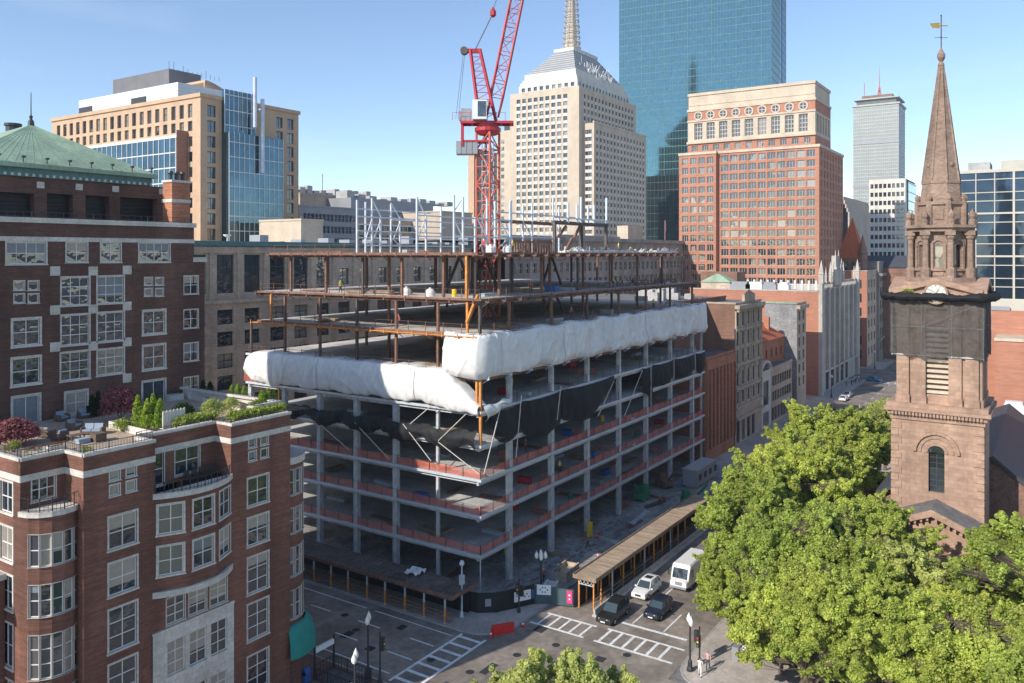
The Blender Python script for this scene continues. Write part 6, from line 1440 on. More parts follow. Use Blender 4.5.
fbox(mb, FE_, hw-.04, hw+.04, 14, 18.2, -.4, -.35, 1); mb.build('window', ['glass_far', 'frame_dark'], chh)
# base of the belfry: pediments and clock
mb = MB(); mb.prism([(tu+h2*math.cos(a)*1.05, tv+h2*math.sin(a)*1.05) for a in [math.pi/8+i*math.pi/4 for i in range(8)]], 34.75, 36.0)
for ang in range(4):
    c, s = math.cos(ang*math.pi/2), math.sin(ang*math.pi/2)
    def rp_(x, y, z): return (tu+c*x-s*y, tv+s*x+c*y, z)
    for sg in (-1, 1): mb.hexa([rp_(h2-1.4, 0, 35.9), rp_(h2+.75, 0, 35.9), rp_(h2+.75, sg*4.25, 34.75), rp_(h2-1.4, sg*4.25, 34.75), rp_(h2-1.4, 0, 36.5), rp_(h2+.75, 0, 36.5), rp_(h2+.75, sg*4.25, 35.3), rp_(h2-1.4, sg*4.25, 35.3)])
    mb.hexa([rp_(0, -3.2, 34.75), rp_(h2+.3, -3.2, 34.75), rp_(h2+.3, 3.2, 34.75), rp_(0, 3.2, 34.75), rp_(0, -1.0, 36.1), rp_(h2+.3, -1.0, 36.1), rp_(h2+.3, 1.0, 36.1), rp_(0, 1.0, 36.1)])
# octagon belfry
def octo(r): return [(tu+r*math.cos(a), tv+r*math.sin(a)) for a in [math.pi/8+i*math.pi/4 for i in range(8)]]
pr_ = lambda r, z0, z1: mb.prism(octo(r), z0, z1)
mb.build('belfry_base', 'brownstone', chh); mb = MB()
pr_(3.65, 35.2, 36.5)
for i in range(8):
    a1, a2 = octo(2.65)[i], octo(2.65)[(i+1) % 8]; L = math.hypot(a2[0]-a1[0], a2[1]-a1[1]); d = ((a2[0]-a1[0])/L, (a2[1]-a1[1])/L); Fo = Fac(a1, d, (d[1], -d[0]))
    facade(mb, Fo, 0, L, 36.5, 41.6, [(L/2-.42, 37.6, .84, 2.4)], .4)
    for q in range(8): t1, t2 = math.pi*q/8, math.pi*(q+1)/8; mb.bar(Fo.p(L/2+.62*math.cos(t1), 39.9+.62*math.sin(t1), .05), Fo.p(L/2+.62*math.cos(t2), 39.9+.62*math.sin(t2), .05), .2)
    fbox(mb, Fo, L/2-.72, L/2-.5, 37.4, 39.9, 0, .18); fbox(mb, Fo, L/2+.5, L/2+.72, 37.4, 39.9, 0, .18); fbox(mb, Fo, L/2-.78, L/2+.78, 37.2, 37.42, 0, .26); fbox(mb, Fo, L/2-.5, L/2+.5, 36.7, 37.1, 0, .1)
for (x, y) in octo(3.1):
    mb.lathe((x, y, 0), [(.5, 36.0), (.5, 37.4), (.38, 37.5), (.33, 37.6), (.3, 40.5), (.44, 40.7), (.48, 41.0)], 8); mb.box(x-.5, y-.5, 41.0, x+.5, y+.5, 41.5)
pr_(3.35, 41.4, 41.8); pr_(3.7, 41.8, 42.1)
pr_(2.35, 42.1, 44.3); pr_(2.6, 44.3, 44.6)
for (x, y) in octo(3.3): mb.lathe((x, y, 42.1), [(.34, 0), (.34, .5), (.2, .6), (.34, .9), (.32, 1.2), (.12, 1.45), (.03, 1.7)], 8)
for (x, y) in octo(2.42): mb.lathe((x, y, 42.1), [(.3, 0), (.3, 2.5), (.16, 2.6), (.28, 2.85), (.24, 3.1), (.03, 3.4)], 6)
for i in range(8):
    a1, a2 = octo(2.35)[i], octo(2.35)[(i+1) % 8]; L = math.hypot(a2[0]-a1[0], a2[1]-a1[1]); d = ((a2[0]-a1[0])/L, (a2[1]-a1[1])/L); Fo = Fac(a1, d, (d[1], -d[0])); fbox(mb, Fo, .45, L-.45, 42.7, 43.8, 0, .08)
belf = mb.build('belfry', 'brownstone_aged', chh)
mb = MB()
for i in range(8):
    a1, a2 = octo(2.3)[i], octo(2.3)[(i+1) % 8]; mx, my = (a1[0]+a2[0])/2, (a1[1]+a2[1])/2; L = math.hypot(a2[0]-a1[0], a2[1]-a1[1]); d = ((a2[0]-a1[0])/L, (a2[1]-a1[1])/L); Fo = Fac(a1, d, (d[1], -d[0])); mb.quad(Fo.p(0, 37.4, 0), Fo.p(L, 37.4, 0), Fo.p(L, 40.4, 0), Fo.p(0, 40.4, 0))
mb.build('belfry_windows', 'glass_far', belf)
mb = MB(); SB, ST = 44.6, 59.6; n_ = 14; sr = lambda t: (2.15-1.6*t) if t < .143 else 1.92-(t-.143)/.857*1.7
for k in range(n_):
    t, t2 = k/n_, (k+1)/n_; r1 = sr(t); r2 = sr(t2); A1, A2 = octo(r1), octo(r2)
    for i in range(8): j = (i+1) % 8; mb.quad((*A1[i], SB+(ST-SB)*t), (*A1[j], SB+(ST-SB)*t), (*A2[j], SB+(ST-SB)*t2), (*A2[i], SB+(ST-SB)*t2))
for i in range(8): mb.bar((*octo(1.94)[i], SB+2.15), (*octo(.22)[i], ST), .17)
pr_(2.02, SB+2.0, SB+2.25)
for i in range(8):
    m_ = ((octo(2.2)[i][0]+octo(2.2)[(i+1) % 8][0])/2, (octo(2.2)[i][1]+octo(2.2)[(i+1) % 8][1])/2); 
    for zz, rr_ in ((48.6, 1.0), (52.6, .72)):
        if (i+(zz > 50)) % 2: continue
        k = (ST-zz)/(ST-SB); q = (tu+(m_[0]-tu)*k*.98, tv+(m_[1]-tv)*k*.98); mb.sphere((q[0], q[1], zz), .28*rr_, 8)
mb.lathe((tu, tv, ST-.05), [(.35, 0), (.3, .2), (.18, .4), (.4, .8), (.42, 1.2), (.2, 1.6), (.08, 1.9)], 10); sp_ = mb.build('spire', 'brownstone_aged', belf)
mb = MB(); mb.tube((tu, tv, ST+1.7), (tu, tv, ST+5.5), .06, n=6); mb.bar(tuple(Vector((tu, tv, ST+3.0))-RR*.7), tuple(Vector((tu, tv, ST+3.0))+RR*.7), .05); mb.bar((tu-.6, tv, ST+3.0), (tu+.6, tv, ST+3.0), .05); mb.sphere((tu, tv, ST+5.4), .1, 6)
b0 = Vector((tu, tv, ST+4.3)); mb.bar(tuple(b0-RR*.9), tuple(b0+RR*.7), .08, .1, 1); mb.hexa([tuple(b0-RR*.9+Vector((0, -.04, -.25))), tuple(b0-RR*.2+Vector((0, -.04, -.3))), tuple(b0-RR*.2+Vector((0, .04, -.2))), tuple(b0-RR*.9+Vector((0, .04, -.25))), tuple(b0-RR*1.2+Vector((0, -.04, .25))), tuple(b0-RR*.2+Vector((0, -.04, .35))), tuple(b0-RR*.2+Vector((0, .04, .35))), tuple(b0-RR*1.2+Vector((0, .04, .25)))], 1)
mb.build('weather_vane', ['steel_dark', 'gold'], sp_)
# clock and weeds
mb = MB(); Fc = Fac((tu-h2-.95, tv), (0, -1), (-1, 0)); mb.poly([Fc.p(1.0*math.cos(a), 34.9+1.0*math.sin(a), .06) for a in [i*math.pi/10 for i in range(20)]], 0)
for q in range(20): t1, t2 = q*math.pi/10, (q+1)*math.pi/10; mb.bar(Fc.p(1.05*math.cos(t1), 34.9+1.05*math.sin(t1), .0), Fc.p(1.05*math.cos(t2), 34.9+1.05*math.sin(t2), .0), .2, .2, 1)
for q in range(12): t1 = q*math.pi/6; mb.bar(Fc.p(.72*math.cos(t1), 34.9+.72*math.sin(t1), .08), Fc.p(.9*math.cos(t1), 34.9+.9*math.sin(t1), .08), .06, .03, 2)
mb.bar(Fc.p(0, 34.9, .1), Fc.p(.3, 35.35, .1), .07, .03, 2); mb.bar(Fc.p(0, 34.9, .11), Fc.p(-.55, 35.3, .11), .05, .03, 2); mb.build('clock', ['stone_white', 'brownstone', 'metal_dark'], chh)
small_plant('weeds', 'weeds', 'small yellow green weeds growing on the tower ledge left of the clock', (tu-4.9, tv+2.7, 34.75), .7, 1.0, .6, 'leaf_conifer', 77, .1, n=14)
# netting round the bell stage, on its scaffold boom
nb_ = MB()
for k in range(5): z = (34.3, 31.0, 28.4)[k % 3] if k < 3 else 34.3
bt = thing('pipe_scaffold', 'light pipe scaffold carrying the dark netting round the bell stage', 'scaffold', (tu-h2, tv+h2, 28))
hn = h2+.42
for (x, y) in ((-hn, -hn), (-hn, -hn/3), (-hn, hn/3), (-hn, hn), (-hn/3, -hn), (hn/3, -hn), (hn, -hn), (hn, hn)):
    q = MB(); q.tube((tu+x, tv+y, 28.2), (tu+x, tv+y, 34.9), .07, n=6); q.build('pole', 'galvanised', bt)
for z in (28.3, 31.3, 34.0):
    q = MB(); p4 = [(tu-hn, tv-hn), (tu-hn, tv+hn), (tu+hn, tv+hn), (tu+hn, tv-hn)]
    for i in range(4): q.bar((*p4[i], z), (*p4[(i+1) % 4], z), .1)
    q.build('rail', 'galvanised', bt)
q = MB(); 
for i in range(4): q.bar((*p4[i], 34.0), (*[(tu-hn, tv+hn/3), (tu-hn/3, tv+hn), (tu+hn, tv+hn/3), (tu+hn/3, tv-hn)][i], 31.3), .08)
q.build('brace', 'galvanised', bt)
hN = h2+.55
def pathC(t):
    s = t*8*hN; k = int(min(3.999, s/(2*hN))); r = s-k*2*hN
    return [(tu+hN-r, tv+hN, 0, 1), (tu-hN, tv+hN-r, -1, 0), (tu-hN+r, tv-hN, 0, -1), (tu+hN, tv-hN+r, 1, 0)][k]
def profC(t, r):
    s = t*8*hN; return (.05+.09*math.sin(s*3.1)*(1-r)+.05*math.sin(s*7+r*4)+.03*math.sin(s*15+r*8), 28.2+.25*math.sin(s*.9)+.1*math.sin(s*4)*(1-r)+(34.7-28.4)*r)
sheet('tower_netting', 'net_brown', pathC, 240, profC, 14, 'dark brown debris netting wrapped round the bell stage of the church tower', 'netting')
def pathD(t): return pathC(t)
def profD(t, r): s = t*8*hN; a = r*math.pi*2; w_ = mn.noise(Vector((s*.8, 2, 3)))*.3+mn.noise(Vector((s*2.5, r*3, 3)))*.2; return (.6+(.42+w_)*math.cos(a), 34.5+(.4+w_)*math.sin(a)+.15*mn.noise(Vector((s*.5, 9, 3))))
sheet('netting_roll', 'net_black', pathD, 160, profD, 10, 'rolled dark netting collar round the top of the bell stage', 'netting')
# nave with slate roof and front pediment
mb = MB(); ru = tu+hw+.4; mb.box(ru, tv-18, 0, ru+38, tv-4.7, 9.5, 0)
vr, zr = 5.7, 16.6; ve, ze = -9, 3.6+1.0
ze = zr-(vr-ve)*.86
mb.box(ru, ve+1, 0, ru+38, tv+14, max(3.0, ze), 0)
mb.poly([(ru+.3, vr, zr-.3), (ru+.3, ve, ze-.3), (ru+.3, ve, 0), (ru+.3, vr+14, 0), (ru+.3, vr+14, 8), (ru+.3, vr+10, 11)], 0)
mb.build('nave_wall', 'brownstone_dark', chh)
mb = MB(); mb.hexa([(ru-.3, ve-.5, ze-.6), (ru+38, ve-.5, ze-.6), (ru+38, vr, zr-.3), (ru-.3, vr, zr-.3), (ru-.3, ve-.5, ze-.2), (ru+38, ve-.5, ze-.2), (ru+38, vr, zr+.1), (ru-.3, vr, zr+.1)])
mb.hexa([(ru-.3, vr, zr-.35), (ru+38, vr, zr-.35), (ru+38, vr+12, zr-6), (ru-.3, vr+12, zr-6), (ru-.3, vr, zr+.09), (ru+38, vr, zr+.09), (ru+38, vr+12, zr-5.6), (ru-.3, vr+12, zr-5.6)])
mb.build('roof', 'slate', chh)
mb = MB(); fu = 92.2; mb.box(fu+.5, tv-8.5, 0, tu-hw, tv+8.5, 9.0, 0)
mb.poly([(fu+.5, tv-8.5, 9), (fu+.5, tv+8.5, 9), (fu+.5, tv, 12.7)], 0)
for sg in (-1, 1):
    mb.hexa([(fu-.3, tv, 12.6), (tu-hw, tv, 12.6), (tu-hw, tv+sg*9.4, 8.7), (fu-.3, tv+sg*9.4, 8.7), (fu-.3, tv, 13.3), (tu-hw, tv, 13.3), (tu-hw, tv+sg*9.4, 9.3), (fu-.3, tv+sg*9.4, 9.3)], 0)
    for k in range(16): y = tv+sg*(.4+k*.56); mb.box(fu-.15, y-.1, 12.6-(.4+k*.56)*.415-.35, fu+.2, y+.1, 12.6-(.4+k*.56)*.415)
mb.box(fu-.4, tv-9.2, 8.2, fu+.5, tv+9.2, 9.0, 0); mb.box(fu-.1, tv-8.8, 7.0, fu+.5, tv+8.8, 8.2, 0)
for k in range(6): y = tv-7.5+3*k; mb.lathe((fu, y, 0), [(.55, 0), (.5, .5), (.45, 6.3), (.6, 6.6), (.6, 7)], 10)
mb.build('portico', 'brownstone', chh)
mb = MB()
for sg in (-1, 1): mb.hexa([(fu-.3, tv, 13.3), (tu-hw, tv, 13.3), (tu-hw, tv+sg*9.4, 9.3), (fu-.3, tv+sg*9.4, 9.3), (fu-.32, tv, 13.36), (tu-hw, tv, 13.36), (tu-hw, tv+sg*9.42, 9.36), (fu-.32, tv+sg*9.42, 9.36)])
mb.build('portico_roof', 'roof_grey', chh)
# ================================================================== GROUND AND STREETS
def slab(name, pts, z0, z1, m, lab=None):
    mb = MB(); mb.prism(pts, z0, z1); o = mb.build(name, m); o['kind'] = 'structure'; return o
mb = MB(); mb.box(-900, -1500, -.6, 3500, 2500, -.03); struct('ground', mb, 'roof_grey')
mb = MB(); mb.quad((55.6, -200, 0), (70.6, -200, 0), (70.6, 29.6, 0), (55.6, 29.6, 0)); mb.quad((-60, 29.6, 0), (55.6, 29.6, 0), (55.6, 46.4, 0), (-60, 46.4, 0)); mb.quad((55.6, 29.6, 0), (67.8, 29.6, 0), (67.8, 250, 0), (55.6, 250, 0)); mb.quad((67.8, 29.6, 0), (700, 29.6, 0), (700, 48.6, 0), (67.8, 48.6, 0)); mb.quad((272, 48.6, 0), (298, 48.6, 0), (298, 300, 0), (272, 300, 0)); mb.quad((272, -300, 0), (298, -300, 0), (298, 29.6, 0), (272, 29.6, 0))
struct('road', mb, 'asphalt')
def pavement(pts, m='paving'):
    mb = MB(); mb.prism(pts, -.02, .13); o = mb.build('pavement', m); o['kind'] = 'structure'
    k = MB(); n = len(pts)
    for i in range(n):
        a, b = pts[i], pts[(i+1) % n]; L = math.hypot(b[0]-a[0], b[1]-a[1])
        if L < .01: continue
        d = ((b[0]-a[0])/L, (b[1]-a[1])/L); F = Fac(a, d, (d[1], -d[0])); fbox(k, F, 0, L, -.02, .15, .002, .16)
    q = k.build('kerb', 'kerb'); q['kind'] = 'structure'
def rounded(cu, cv, r, a0, a1, n=8): return [(cu+r*math.cos(a0+(a1-a0)*i/n), cv+r*math.sin(a0+(a1-a0)*i/n)) for i in range(n+1)]
PI = math.pi
pavement([(-60, 250)]+[(-60, 46.6)]+rounded(52.0, 50.2, 3.6, -PI/2, 0)+[(55.6, 250)], 'paving_brick')
pavement(rounded(71.8, 51.0, 4.0, -PI, -PI/2)+[(79, 47.0), (80, 48.6), (271.5, 48.6), (271.5, 250), (67.8, 250)])
pavement([(271.5, 29.4), (74.2, 29.4)]+rounded(74.2, 25.8, 3.6, PI/2, PI)+[(70.6, -200), (271.5, -200)])
pavement([(298.5, 48.6), (700, 48.6), (700, 250), (298.5, 250)]); pavement([(298.5, -200), (700, -200), (700, 29.4), (298.5, 29.4)])
pavement([(-60, -200), (55.4, -200), (55.4, 29.4), (-60, 29.4)])
slab('lawn', [(-60, -200), (48, -200), (48, 23), (-60, 23)], .0, .17, 'grass'); slab('church_lawn', [(79, -60), (96, -60), (96, 24), (79, 24)], .1, .17, 'grass')
slab('site_ground', [(72.5, 51.2), (77.5, 48.6), (79.5, 47.2), (147, 47.2), (147, 94.5), (72.5, 94.5)], .1, .16, 'yard')
# road markings
def mark(name, quads):
    mb = MB()
    for a, b, c, d in quads: mb.box(a, b, .0, c, d, .006)
    o = mb.build(name, 'marking'); o['kind'] = 'structure'
q = [(56.3, 50.6, 67.4, 50.9), (56.3, 47.8, 67.6, 48.1)]+[(56.9+k*1.62, 48.1, 57.3+k*1.62, 50.6) for k in range(7)]
mark('crosswalk', q)
q = [(73.4, 40.0, 73.7, 46.4), (76.3, 40.0, 76.6, 46.0)]+[(73.7, 45.4-k*1.25, 76.3, 45.65-k*1.25) for k in range(5)]+[(73.4, 30.4, 73.72, 38.8), (76.5, 30.4, 76.8, 38.8)]+[(73.72, 38.2-k*1.3, 76.5, 38.5-k*1.3) for k in range(6)]
mark('crosswalk', q)
mark('stop_line', [(78.6, 31.0, 79.0, 38.2)])
mark('lane_line', [(66.4, 51.4, 66.55, 62.0), (66.4, 63.2, 66.55, 90), (57.2, 51.6, 57.35, 90)]+[(63.6, 51.5+k*7.2, 63.78, 54.6+k*7.2) for k in range(8)]+[(60.3, 51.5+k*7.2, 60.48, 54.6+k*7.2) for k in range(8)])
mark('lane_line', [(79.2, 37.1, 90, 37.25), (95, 37.1, 99, 37.25), (104, 37.1, 107, 37.25), (79.2, 33.6, 84, 33.75)]+[(112+k*9, 37.1, 115+k*9, 37.25) for k in range(30)]+[(120+k*9, 41.1, 123+k*9, 41.25) for k in range(17)])
mark('crosswalk', [(268.2, 31, 268.6, 48), (271.2, 31, 271.6, 48)]+[(268.6, 32+k*2, 271.2, 32.4+k*2) for k in range(8)])
mb = MB()
for (u, v, a, b) in ((60, 60, 1.5, .9), (64.5, 56.5, 1.1, .8), (59.4, 56, .9, .9), (72, 44, 1.8, 1.2), (70.5, 49.5, 1.2, 1.0), (62, 44, 2.2, .8), (70, 36, 1.0, 1.0), (64, 39, 3, .7)): mb.box(u, v, 0, u+a, v+b, .004)
o = mb.build('road_patches', 'rubber'); o['kind'] = 'structure'
for i, (x, y) in enumerate(((345, 615), (356, 630), (431, 660), (517, 655), (556, 645), (627, 655), (470, 672))):
    q = G(x, y); mb = MB(); mb.lathe((*q, 0), [(.42, .002), (.42, .012), (.36, .014)], 14); mb.lathe((*q, 0), [(.3, .013), (.3, .018)], 10); tag(mb.build('manhole_cover', 'metal_dark', at=(*q, 0)), 'round dark manhole cover set in the asphalt', 'manhole cover', 'manhole covers in the road')
# ================================================================== SIDEWALK SHEDS, BARRIERS, HOARDING
sh = thing('scaffold_walkway', 'dark scaffold walkway with orange posts along the shaded left street', 'walkway', (69.5, 54, .13))
for x in (262, 279, 297, 314, 331, 348, 367, 385, 405, 424, 445):
    v = onU(x, 68.1); mb = MB(); mb.box(68.01, v-.09, .13, 68.19, v+.09, 1.7, 0); mb.box(68.02, v-.08, 1.7, 68.18, v+.08, 2.8, 1); mb.box(67.95, v-.15, .13, 68.25, v+.15, .16, 1); mb.build('post', ['steel_orange', 'galvanised'], sh)
    mb = MB(); mb.box(71.85, v-.06, .13, 71.97, v+.06, 2.8); mb.build('post', 'steel_rust', sh)
v0_, v1_ = onU(452, 68.1), onU(255, 68.1)
mb = MB()
for z in (.5, .85, 1.25): mb.box(68.07, v0_, z, 68.13, v1_, z+.07)
mb.build('rail', 'steel_rust', sh)
mb = MB(); mb.box(67.8, v0_-.2, 2.8, 72.2, v1_, 2.95, 1); mb.box(67.7, v0_-.3, 2.95, 67.8, v1_, 3.3, 0); mb.box(67.8, v0_-.3, 2.95, 72.2, v0_-.2, 3.3, 0)
for k in range(40): mb.box(67.8, v0_+k*(v1_-v0_)/40, 2.95, 72.2, v0_+k*(v1_-v0_)/40+.06, 2.99, 0)
mb.build('roof', ['steel_rust', 'shed_roof'], sh)
mb = MB(); mb.box(71.4, v0_+.3, .13, 71.5, v1_, 2.78); mb.build('back_panel', 'plywood_shade_black', sh)
for i, (x, y, w) in enumerate(((398, 577, 2.2), (415, 572, 1.8))):
    q = G(x, y, 3.1); mb = MB(); 
    for k in range(6):
        for j in range(4):
            f = lambda a, b: (q[0]-w/2+w*a/6, q[1]-w/2+w*b/4, 3.02+.35*(i == 1)*abs(math.sin(a*1.3+b*2))+.12*math.sin(a*2+b+i))
            mb.quad(f(k, j), f(k+1, j), f(k+1, j+1), f(k, j+1))
    tag(mb.build('plastic_sheet', ('net_brown', 'tarp_white')[i], at=(q[0], q[1], 3.0)), ('dark sheet spread on the shed roof of the left street', 'crumpled pale sheet on the shed roof near the corner')[i], 'sheet')
sh = thing('scaffold_walkway', 'timber roofed scaffold walkway with orange posts beside the stopped cars', 'walkway', (80, 43, 0))
ue = 134.0; us_ = [79.6]+[onV(x, 42.0) for x in (601, 612.4, 623.4, 634.4, 644.6, 653.8, 662.4, 670.5, 678, 685)]; us_ += [us_[-1]+4.3*k for k in range(1, 3)]
ue = us_[-1]+1
for i, u in enumerate(us_):
    mb = MB(); mb.box(u-.07, 41.93, 0, u+.07, 42.07, 3.3); mb.build('post', 'galvanised' if i % 3 == 2 else 'steel_orange', sh); mb = MB(); mb.box(u-.07, 43.75, 0, u+.07, 43.89, 3.3); mb.build('post', 'steel_orange', sh)
mb = MB(); mb.box(79.2, 41.6, 3.45, ue, 44.3, 3.6, 0); mb.box(79.15, 41.5, 3.3, ue, 41.6, 3.75, 1); mb.box(79.1, 41.6, 3.3, 79.2, 44.3, 3.72, 1); mb.box(79.2, 44.3, 3.3, ue, 44.4, 3.75, 1)
for k in range(int((ue-79.2)/1.22)): mb.box(79.2+k*1.22, 41.6, 3.6, 79.26+k*1.22, 44.3, 3.635, 1)
for k in range(int((ue-79.2)/.6)): mb.box(79.3+k*.6, 41.62, 3.3, 79.38+k*.6, 44.28, 3.45, 1)
mb.build('roof', ['timber_roof', 'timber'], sh)
mb = MB()
for z in (.55, 1.1): mb.box(79.6, 41.97, z, ue, 42.03, z+.09)
for i in range(len(us_)-1):
    if i % 2 == 0: mb.bar((us_[i], 41.9, .6), (us_[i+1], 41.9, 1.15), .06)
mb.build('rail', 'timber', sh); mb = MB(); mb.box(79.7, 43.93, .0, ue, 44.0, 3.28); mb.build('back_panel', 'net_black', sh)
mb = MB(); 
for k in range(4): mb.bar((79.5, 42.0+k*.45, 2.7), (79.5, 42.45+k*.45, 3.3), .05); mb.bar((79.5, 42.45+k*.45, 2.7), (79.5, 42.0+k*.45, 3.3), .05)
mb.box(79.46, 42, 2.65, 79.54, 43.8, 2.73); mb.build('truss', 'galvanised', sh)
for i in range(14):
    a = 78.3+i*3.05; b = a+3.0; mb = MB(); y = 41.25
    sec = [(-.3, 0), (-.3, .08), (-.12, .3), (-.08, .82), (.08, .82), (.12, .3), (.3, .08), (.3, 0)]
    i0 = len(mb.v); mb.v += [(a, y+s, z) for s, z in sec]+[(b, y+s, z) for s, z in sec]; n = len(sec)
    for k in range(n): mb.f.append((i0+k, i0+(k+1) % n, i0+n+(k+1) % n, i0+n+k)); mb.m.append(0)
    mb.f.append(tuple(range(i0, i0+n))); mb.m.append(0); mb.f.append(tuple(range(i0+n, i0+2*n))[::-1]); mb.m.append(0)
    tag(mb.build('concrete_barrier', 'concrete', at=(a, y, 0)), 'concrete barrier section in the row along the timber walkway', 'barrier', 'concrete barriers along the walkway')
def fence_run(label, pts, z, h, m, posts='metal_dark', z0=.13, cat='fence', name='site_fence', sp=2.4):
    t = thing(name, label, cat, (*pts[0], z0))
    for i in range(len(pts)-1):
        a, b = pts[i], pts[i+1]; L = math.hypot(b[0]-a[0], b[1]-a[1]); d = ((b[0]-a[0])/L, (b[1]-a[1])/L); F = Fac(a, d, (d[1], -d[0])); n = max(1, round(L/sp))
        for k in range(n):
            mb = MB(); fbox(mb, F, L*k/n+.02, L*(k+1)/n-.02, z0+.05, z0+h, -.02, .02); mb.build('panel', m, t)
        for k in range(n+1): mb = MB(); fbox(mb, F, L*k/n-.05, L*k/n+.05, z0, z0+h+.05, -.12, -.03); mb.build('post', posts, t)
    return t
fence_run('black plywood hoarding wrapped round the corner of the building site', [(71.6, 56), (71.9, 52.1), (73.2, 50.4), (77.3, 48.2)], 0, 2.2, 'plywood_shade_black')
t = fence_run('grey mesh fence with banners between the black hoarding and the timber walkway', [(77.4, 48.1), (78.1, 47.0), (79.0, 44.2)], 0, 1.9, 'mesh_teal')
def banner(label, a, b, z0, z1, m, marks=None, mm='sign_blue', off=.06):
    L = math.hypot(b[0]-a[0], b[1]-a[1]); d = ((b[0]-a[0])/L, (b[1]-a[1])/L); F = Fac(a, d, (d[1], -d[0])); mb = MB(); fbox(mb, F, 0, L, z0, z1, off, off+.03, 0)
    for (s, z, r) in marks or []:
        mb.poly([F.p(L*s+r*math.cos(q*.785), z0+(z1-z0)*z+r*math.sin(q*.785), off+.035) for q in range(8)], 1)
    tag(mb.build('banner', [m, mm], at=(*a, z0)), label, 'banner')
banner('white banner with dark blotches on the black hoarding', (74.9, 49.35), (76.7, 48.35), .9, 2.0, 'sign_white', [(.15, .6, .12), (.3, .35, .16), (.45, .65, .14), (.62, .4, .15), (.78, .6, .13), (.88, .3, .1)], 'metal_grey')
banner('white banner with a ring of blue marks on the mesh fence', (77.5, 48.0), (78.2, 46.6), 1.2, 2.3, 'sign_white', [(.25, .5, .09), (.4, .72, .09), (.6, .72, .09), (.75, .5, .09), (.6, .28, .09), (.4, .28, .09)])
banner('pale sign sheet on the shaded end of the black hoarding', (72.35, 51.4), (72.75, 50.9), .9, 1.7, 'metal_grey', None, 'metal_dark')
banner('pink red sign with white marks at the walkway entrance', (78.75, 44.9), (78.95, 44.3), .5, 1.9, 'sign_pink', [(.5, .65, .12), (.5, .35, .1)], 'sign_white')
banner('small blue sign sheet beside the white banner on the black hoarding', (76.75, 48.33), (77.1, 48.15), .9, 1.9, 'sign_blue')
# red water filled barrier and cones
q = G(502, 633); t = MB(); 
def rb(q, a, L, label, m='red_plastic'):
    mb = MB(); 
    for (z0, z1, w) in ((0, .18, .3), (.18, .75, .17), (.75, .95, .13)): mb.box(-L/2, -w, z0, L/2, w, z1)
    for k in range(5): mb.box(-L/2+.12+k*L/5, -.2, .25, -L/2+.2+k*L/5, .2, .7)
    mb.box(-L/2-.1, -.06, .1, -L/2, .06, .7); mb.box(L/2, -.06, .3, L/2+.1, .06, .9); o = mb.build('plastic_barrier', m); o.location = (q[0], q[1], 0); o.rotation_euler = (0, 0, a); tag(o, label, 'barrier')
rb(G(503, 633), -.62, 2.3, 'red plastic barrier standing alone in the road by the corner')
def cone(q, label, h=.75):
    mb = MB(); mb.box(-.2, -.2, 0, .2, .2, .04); mb.lathe((0, 0, 0), [(.16, .04), (.12, .25), (.09, .45), (.03, h)], 10); mb.lathe((0, 0, 0), [(.125, .3), (.1, .45)], 10, 1); o = mb.build('traffic_cone', ['red_plastic', 'sign_white']); o.location = (*q, 0); tag(o, label, 'cone')
cone(G(491, 637), 'orange traffic cone at the left end of the red barrier', .95); cone(G(523, 627), 'low red cone right of the red barrier', .5); cone(G(598, 556, .2), 'orange cone in the yard behind the timber walkway')
# site clutter behind the fence
def site_box(label, x, y, dims, m, rz=0.0, cat='container', name='container', ribs=6):
    q = G(x, y, .16); L, w, h = dims; mb = MB(); 
    for (a, b, c, d) in ((-L/2, -w/2, L/2, -w/2+.08), (-L/2, w/2-.08, L/2, w/2), (-L/2, -w/2+.08, -L/2+.08, w/2-.08), (L/2-.08, -w/2+.08, L/2, w/2-.08)): mb.box(a, b, .05, c, d, h)
    mb.box(-L/2+.08, -w/2+.08, .05, L/2-.08, w/2-.08, h*.6)
    for k in range(ribs+1): x_ = -L/2+L*k/ribs; mb.box(x_-.06, -w/2-.08, .1, x_+.06, -w/2, h-.05); mb.box(x_-.06, w/2, .1, x_+.06, w/2+.08, h-.05)
    mb.box(-L/2-.05, -w/2-.1, h, L/2+.05, -w/2+.1, h+.1); mb.box(-L/2-.05, w/2-.1, h, L/2+.05, w/2+.1, h+.1)
    o = mb.build(name, m); o.location = (q[0], q[1], .16); o.rotation_euler = (0, 0, rz); tag(o, label, cat)
site_box('ribbed pale waste container in the yard left of the walkway end', 566, 577, (3.6, 1.7, 1.2), 'stone_beige', .1)
site_box('small grey skip full of rubble behind the waste container', 553, 577, (2.4, 1.5, 1.2), 'metal_grey', .3, ribs=3)
site_box('pale wrapped crate beside the five globe street lamp', 551, 594, (1.6, 1.2, 1.2), 'tarp_white', .3, 'crate', 'crate', 2)
site_box('grey crate at the far end of the yard', 612, 537, (2.4, 1.5, 1.1), 'metal_grey', 0, 'crate', 'crate', 3)
for i, (x, y, L, m, lab) in enumerate(((640, 519, 7, 'galvanised', 'long pale beam lying across the yard floor'), (608, 541, 6, 'concrete', 'pale concrete kerb blocks laid along the yard'), (585, 537, 5, 'timber', 'timber planks on the yard floor near the yellow board'), (655, 505, 5, 'steel_dark', 'dark steel beam in the yard further back'))):
    q = G(x, y, .16); mb = MB()
    for k in range(3): mb.box(-L/2+k*.2, -.3+k*.25, 0, L/2+k*.15, -.1+k*.25, .3)
    o = mb.build('beam_stack', m); o.location = (*q, .165); o.rotation_euler = (0, 0, (.1, 1.4, .5, -.2)[i]); tag(o, lab, 'beams')
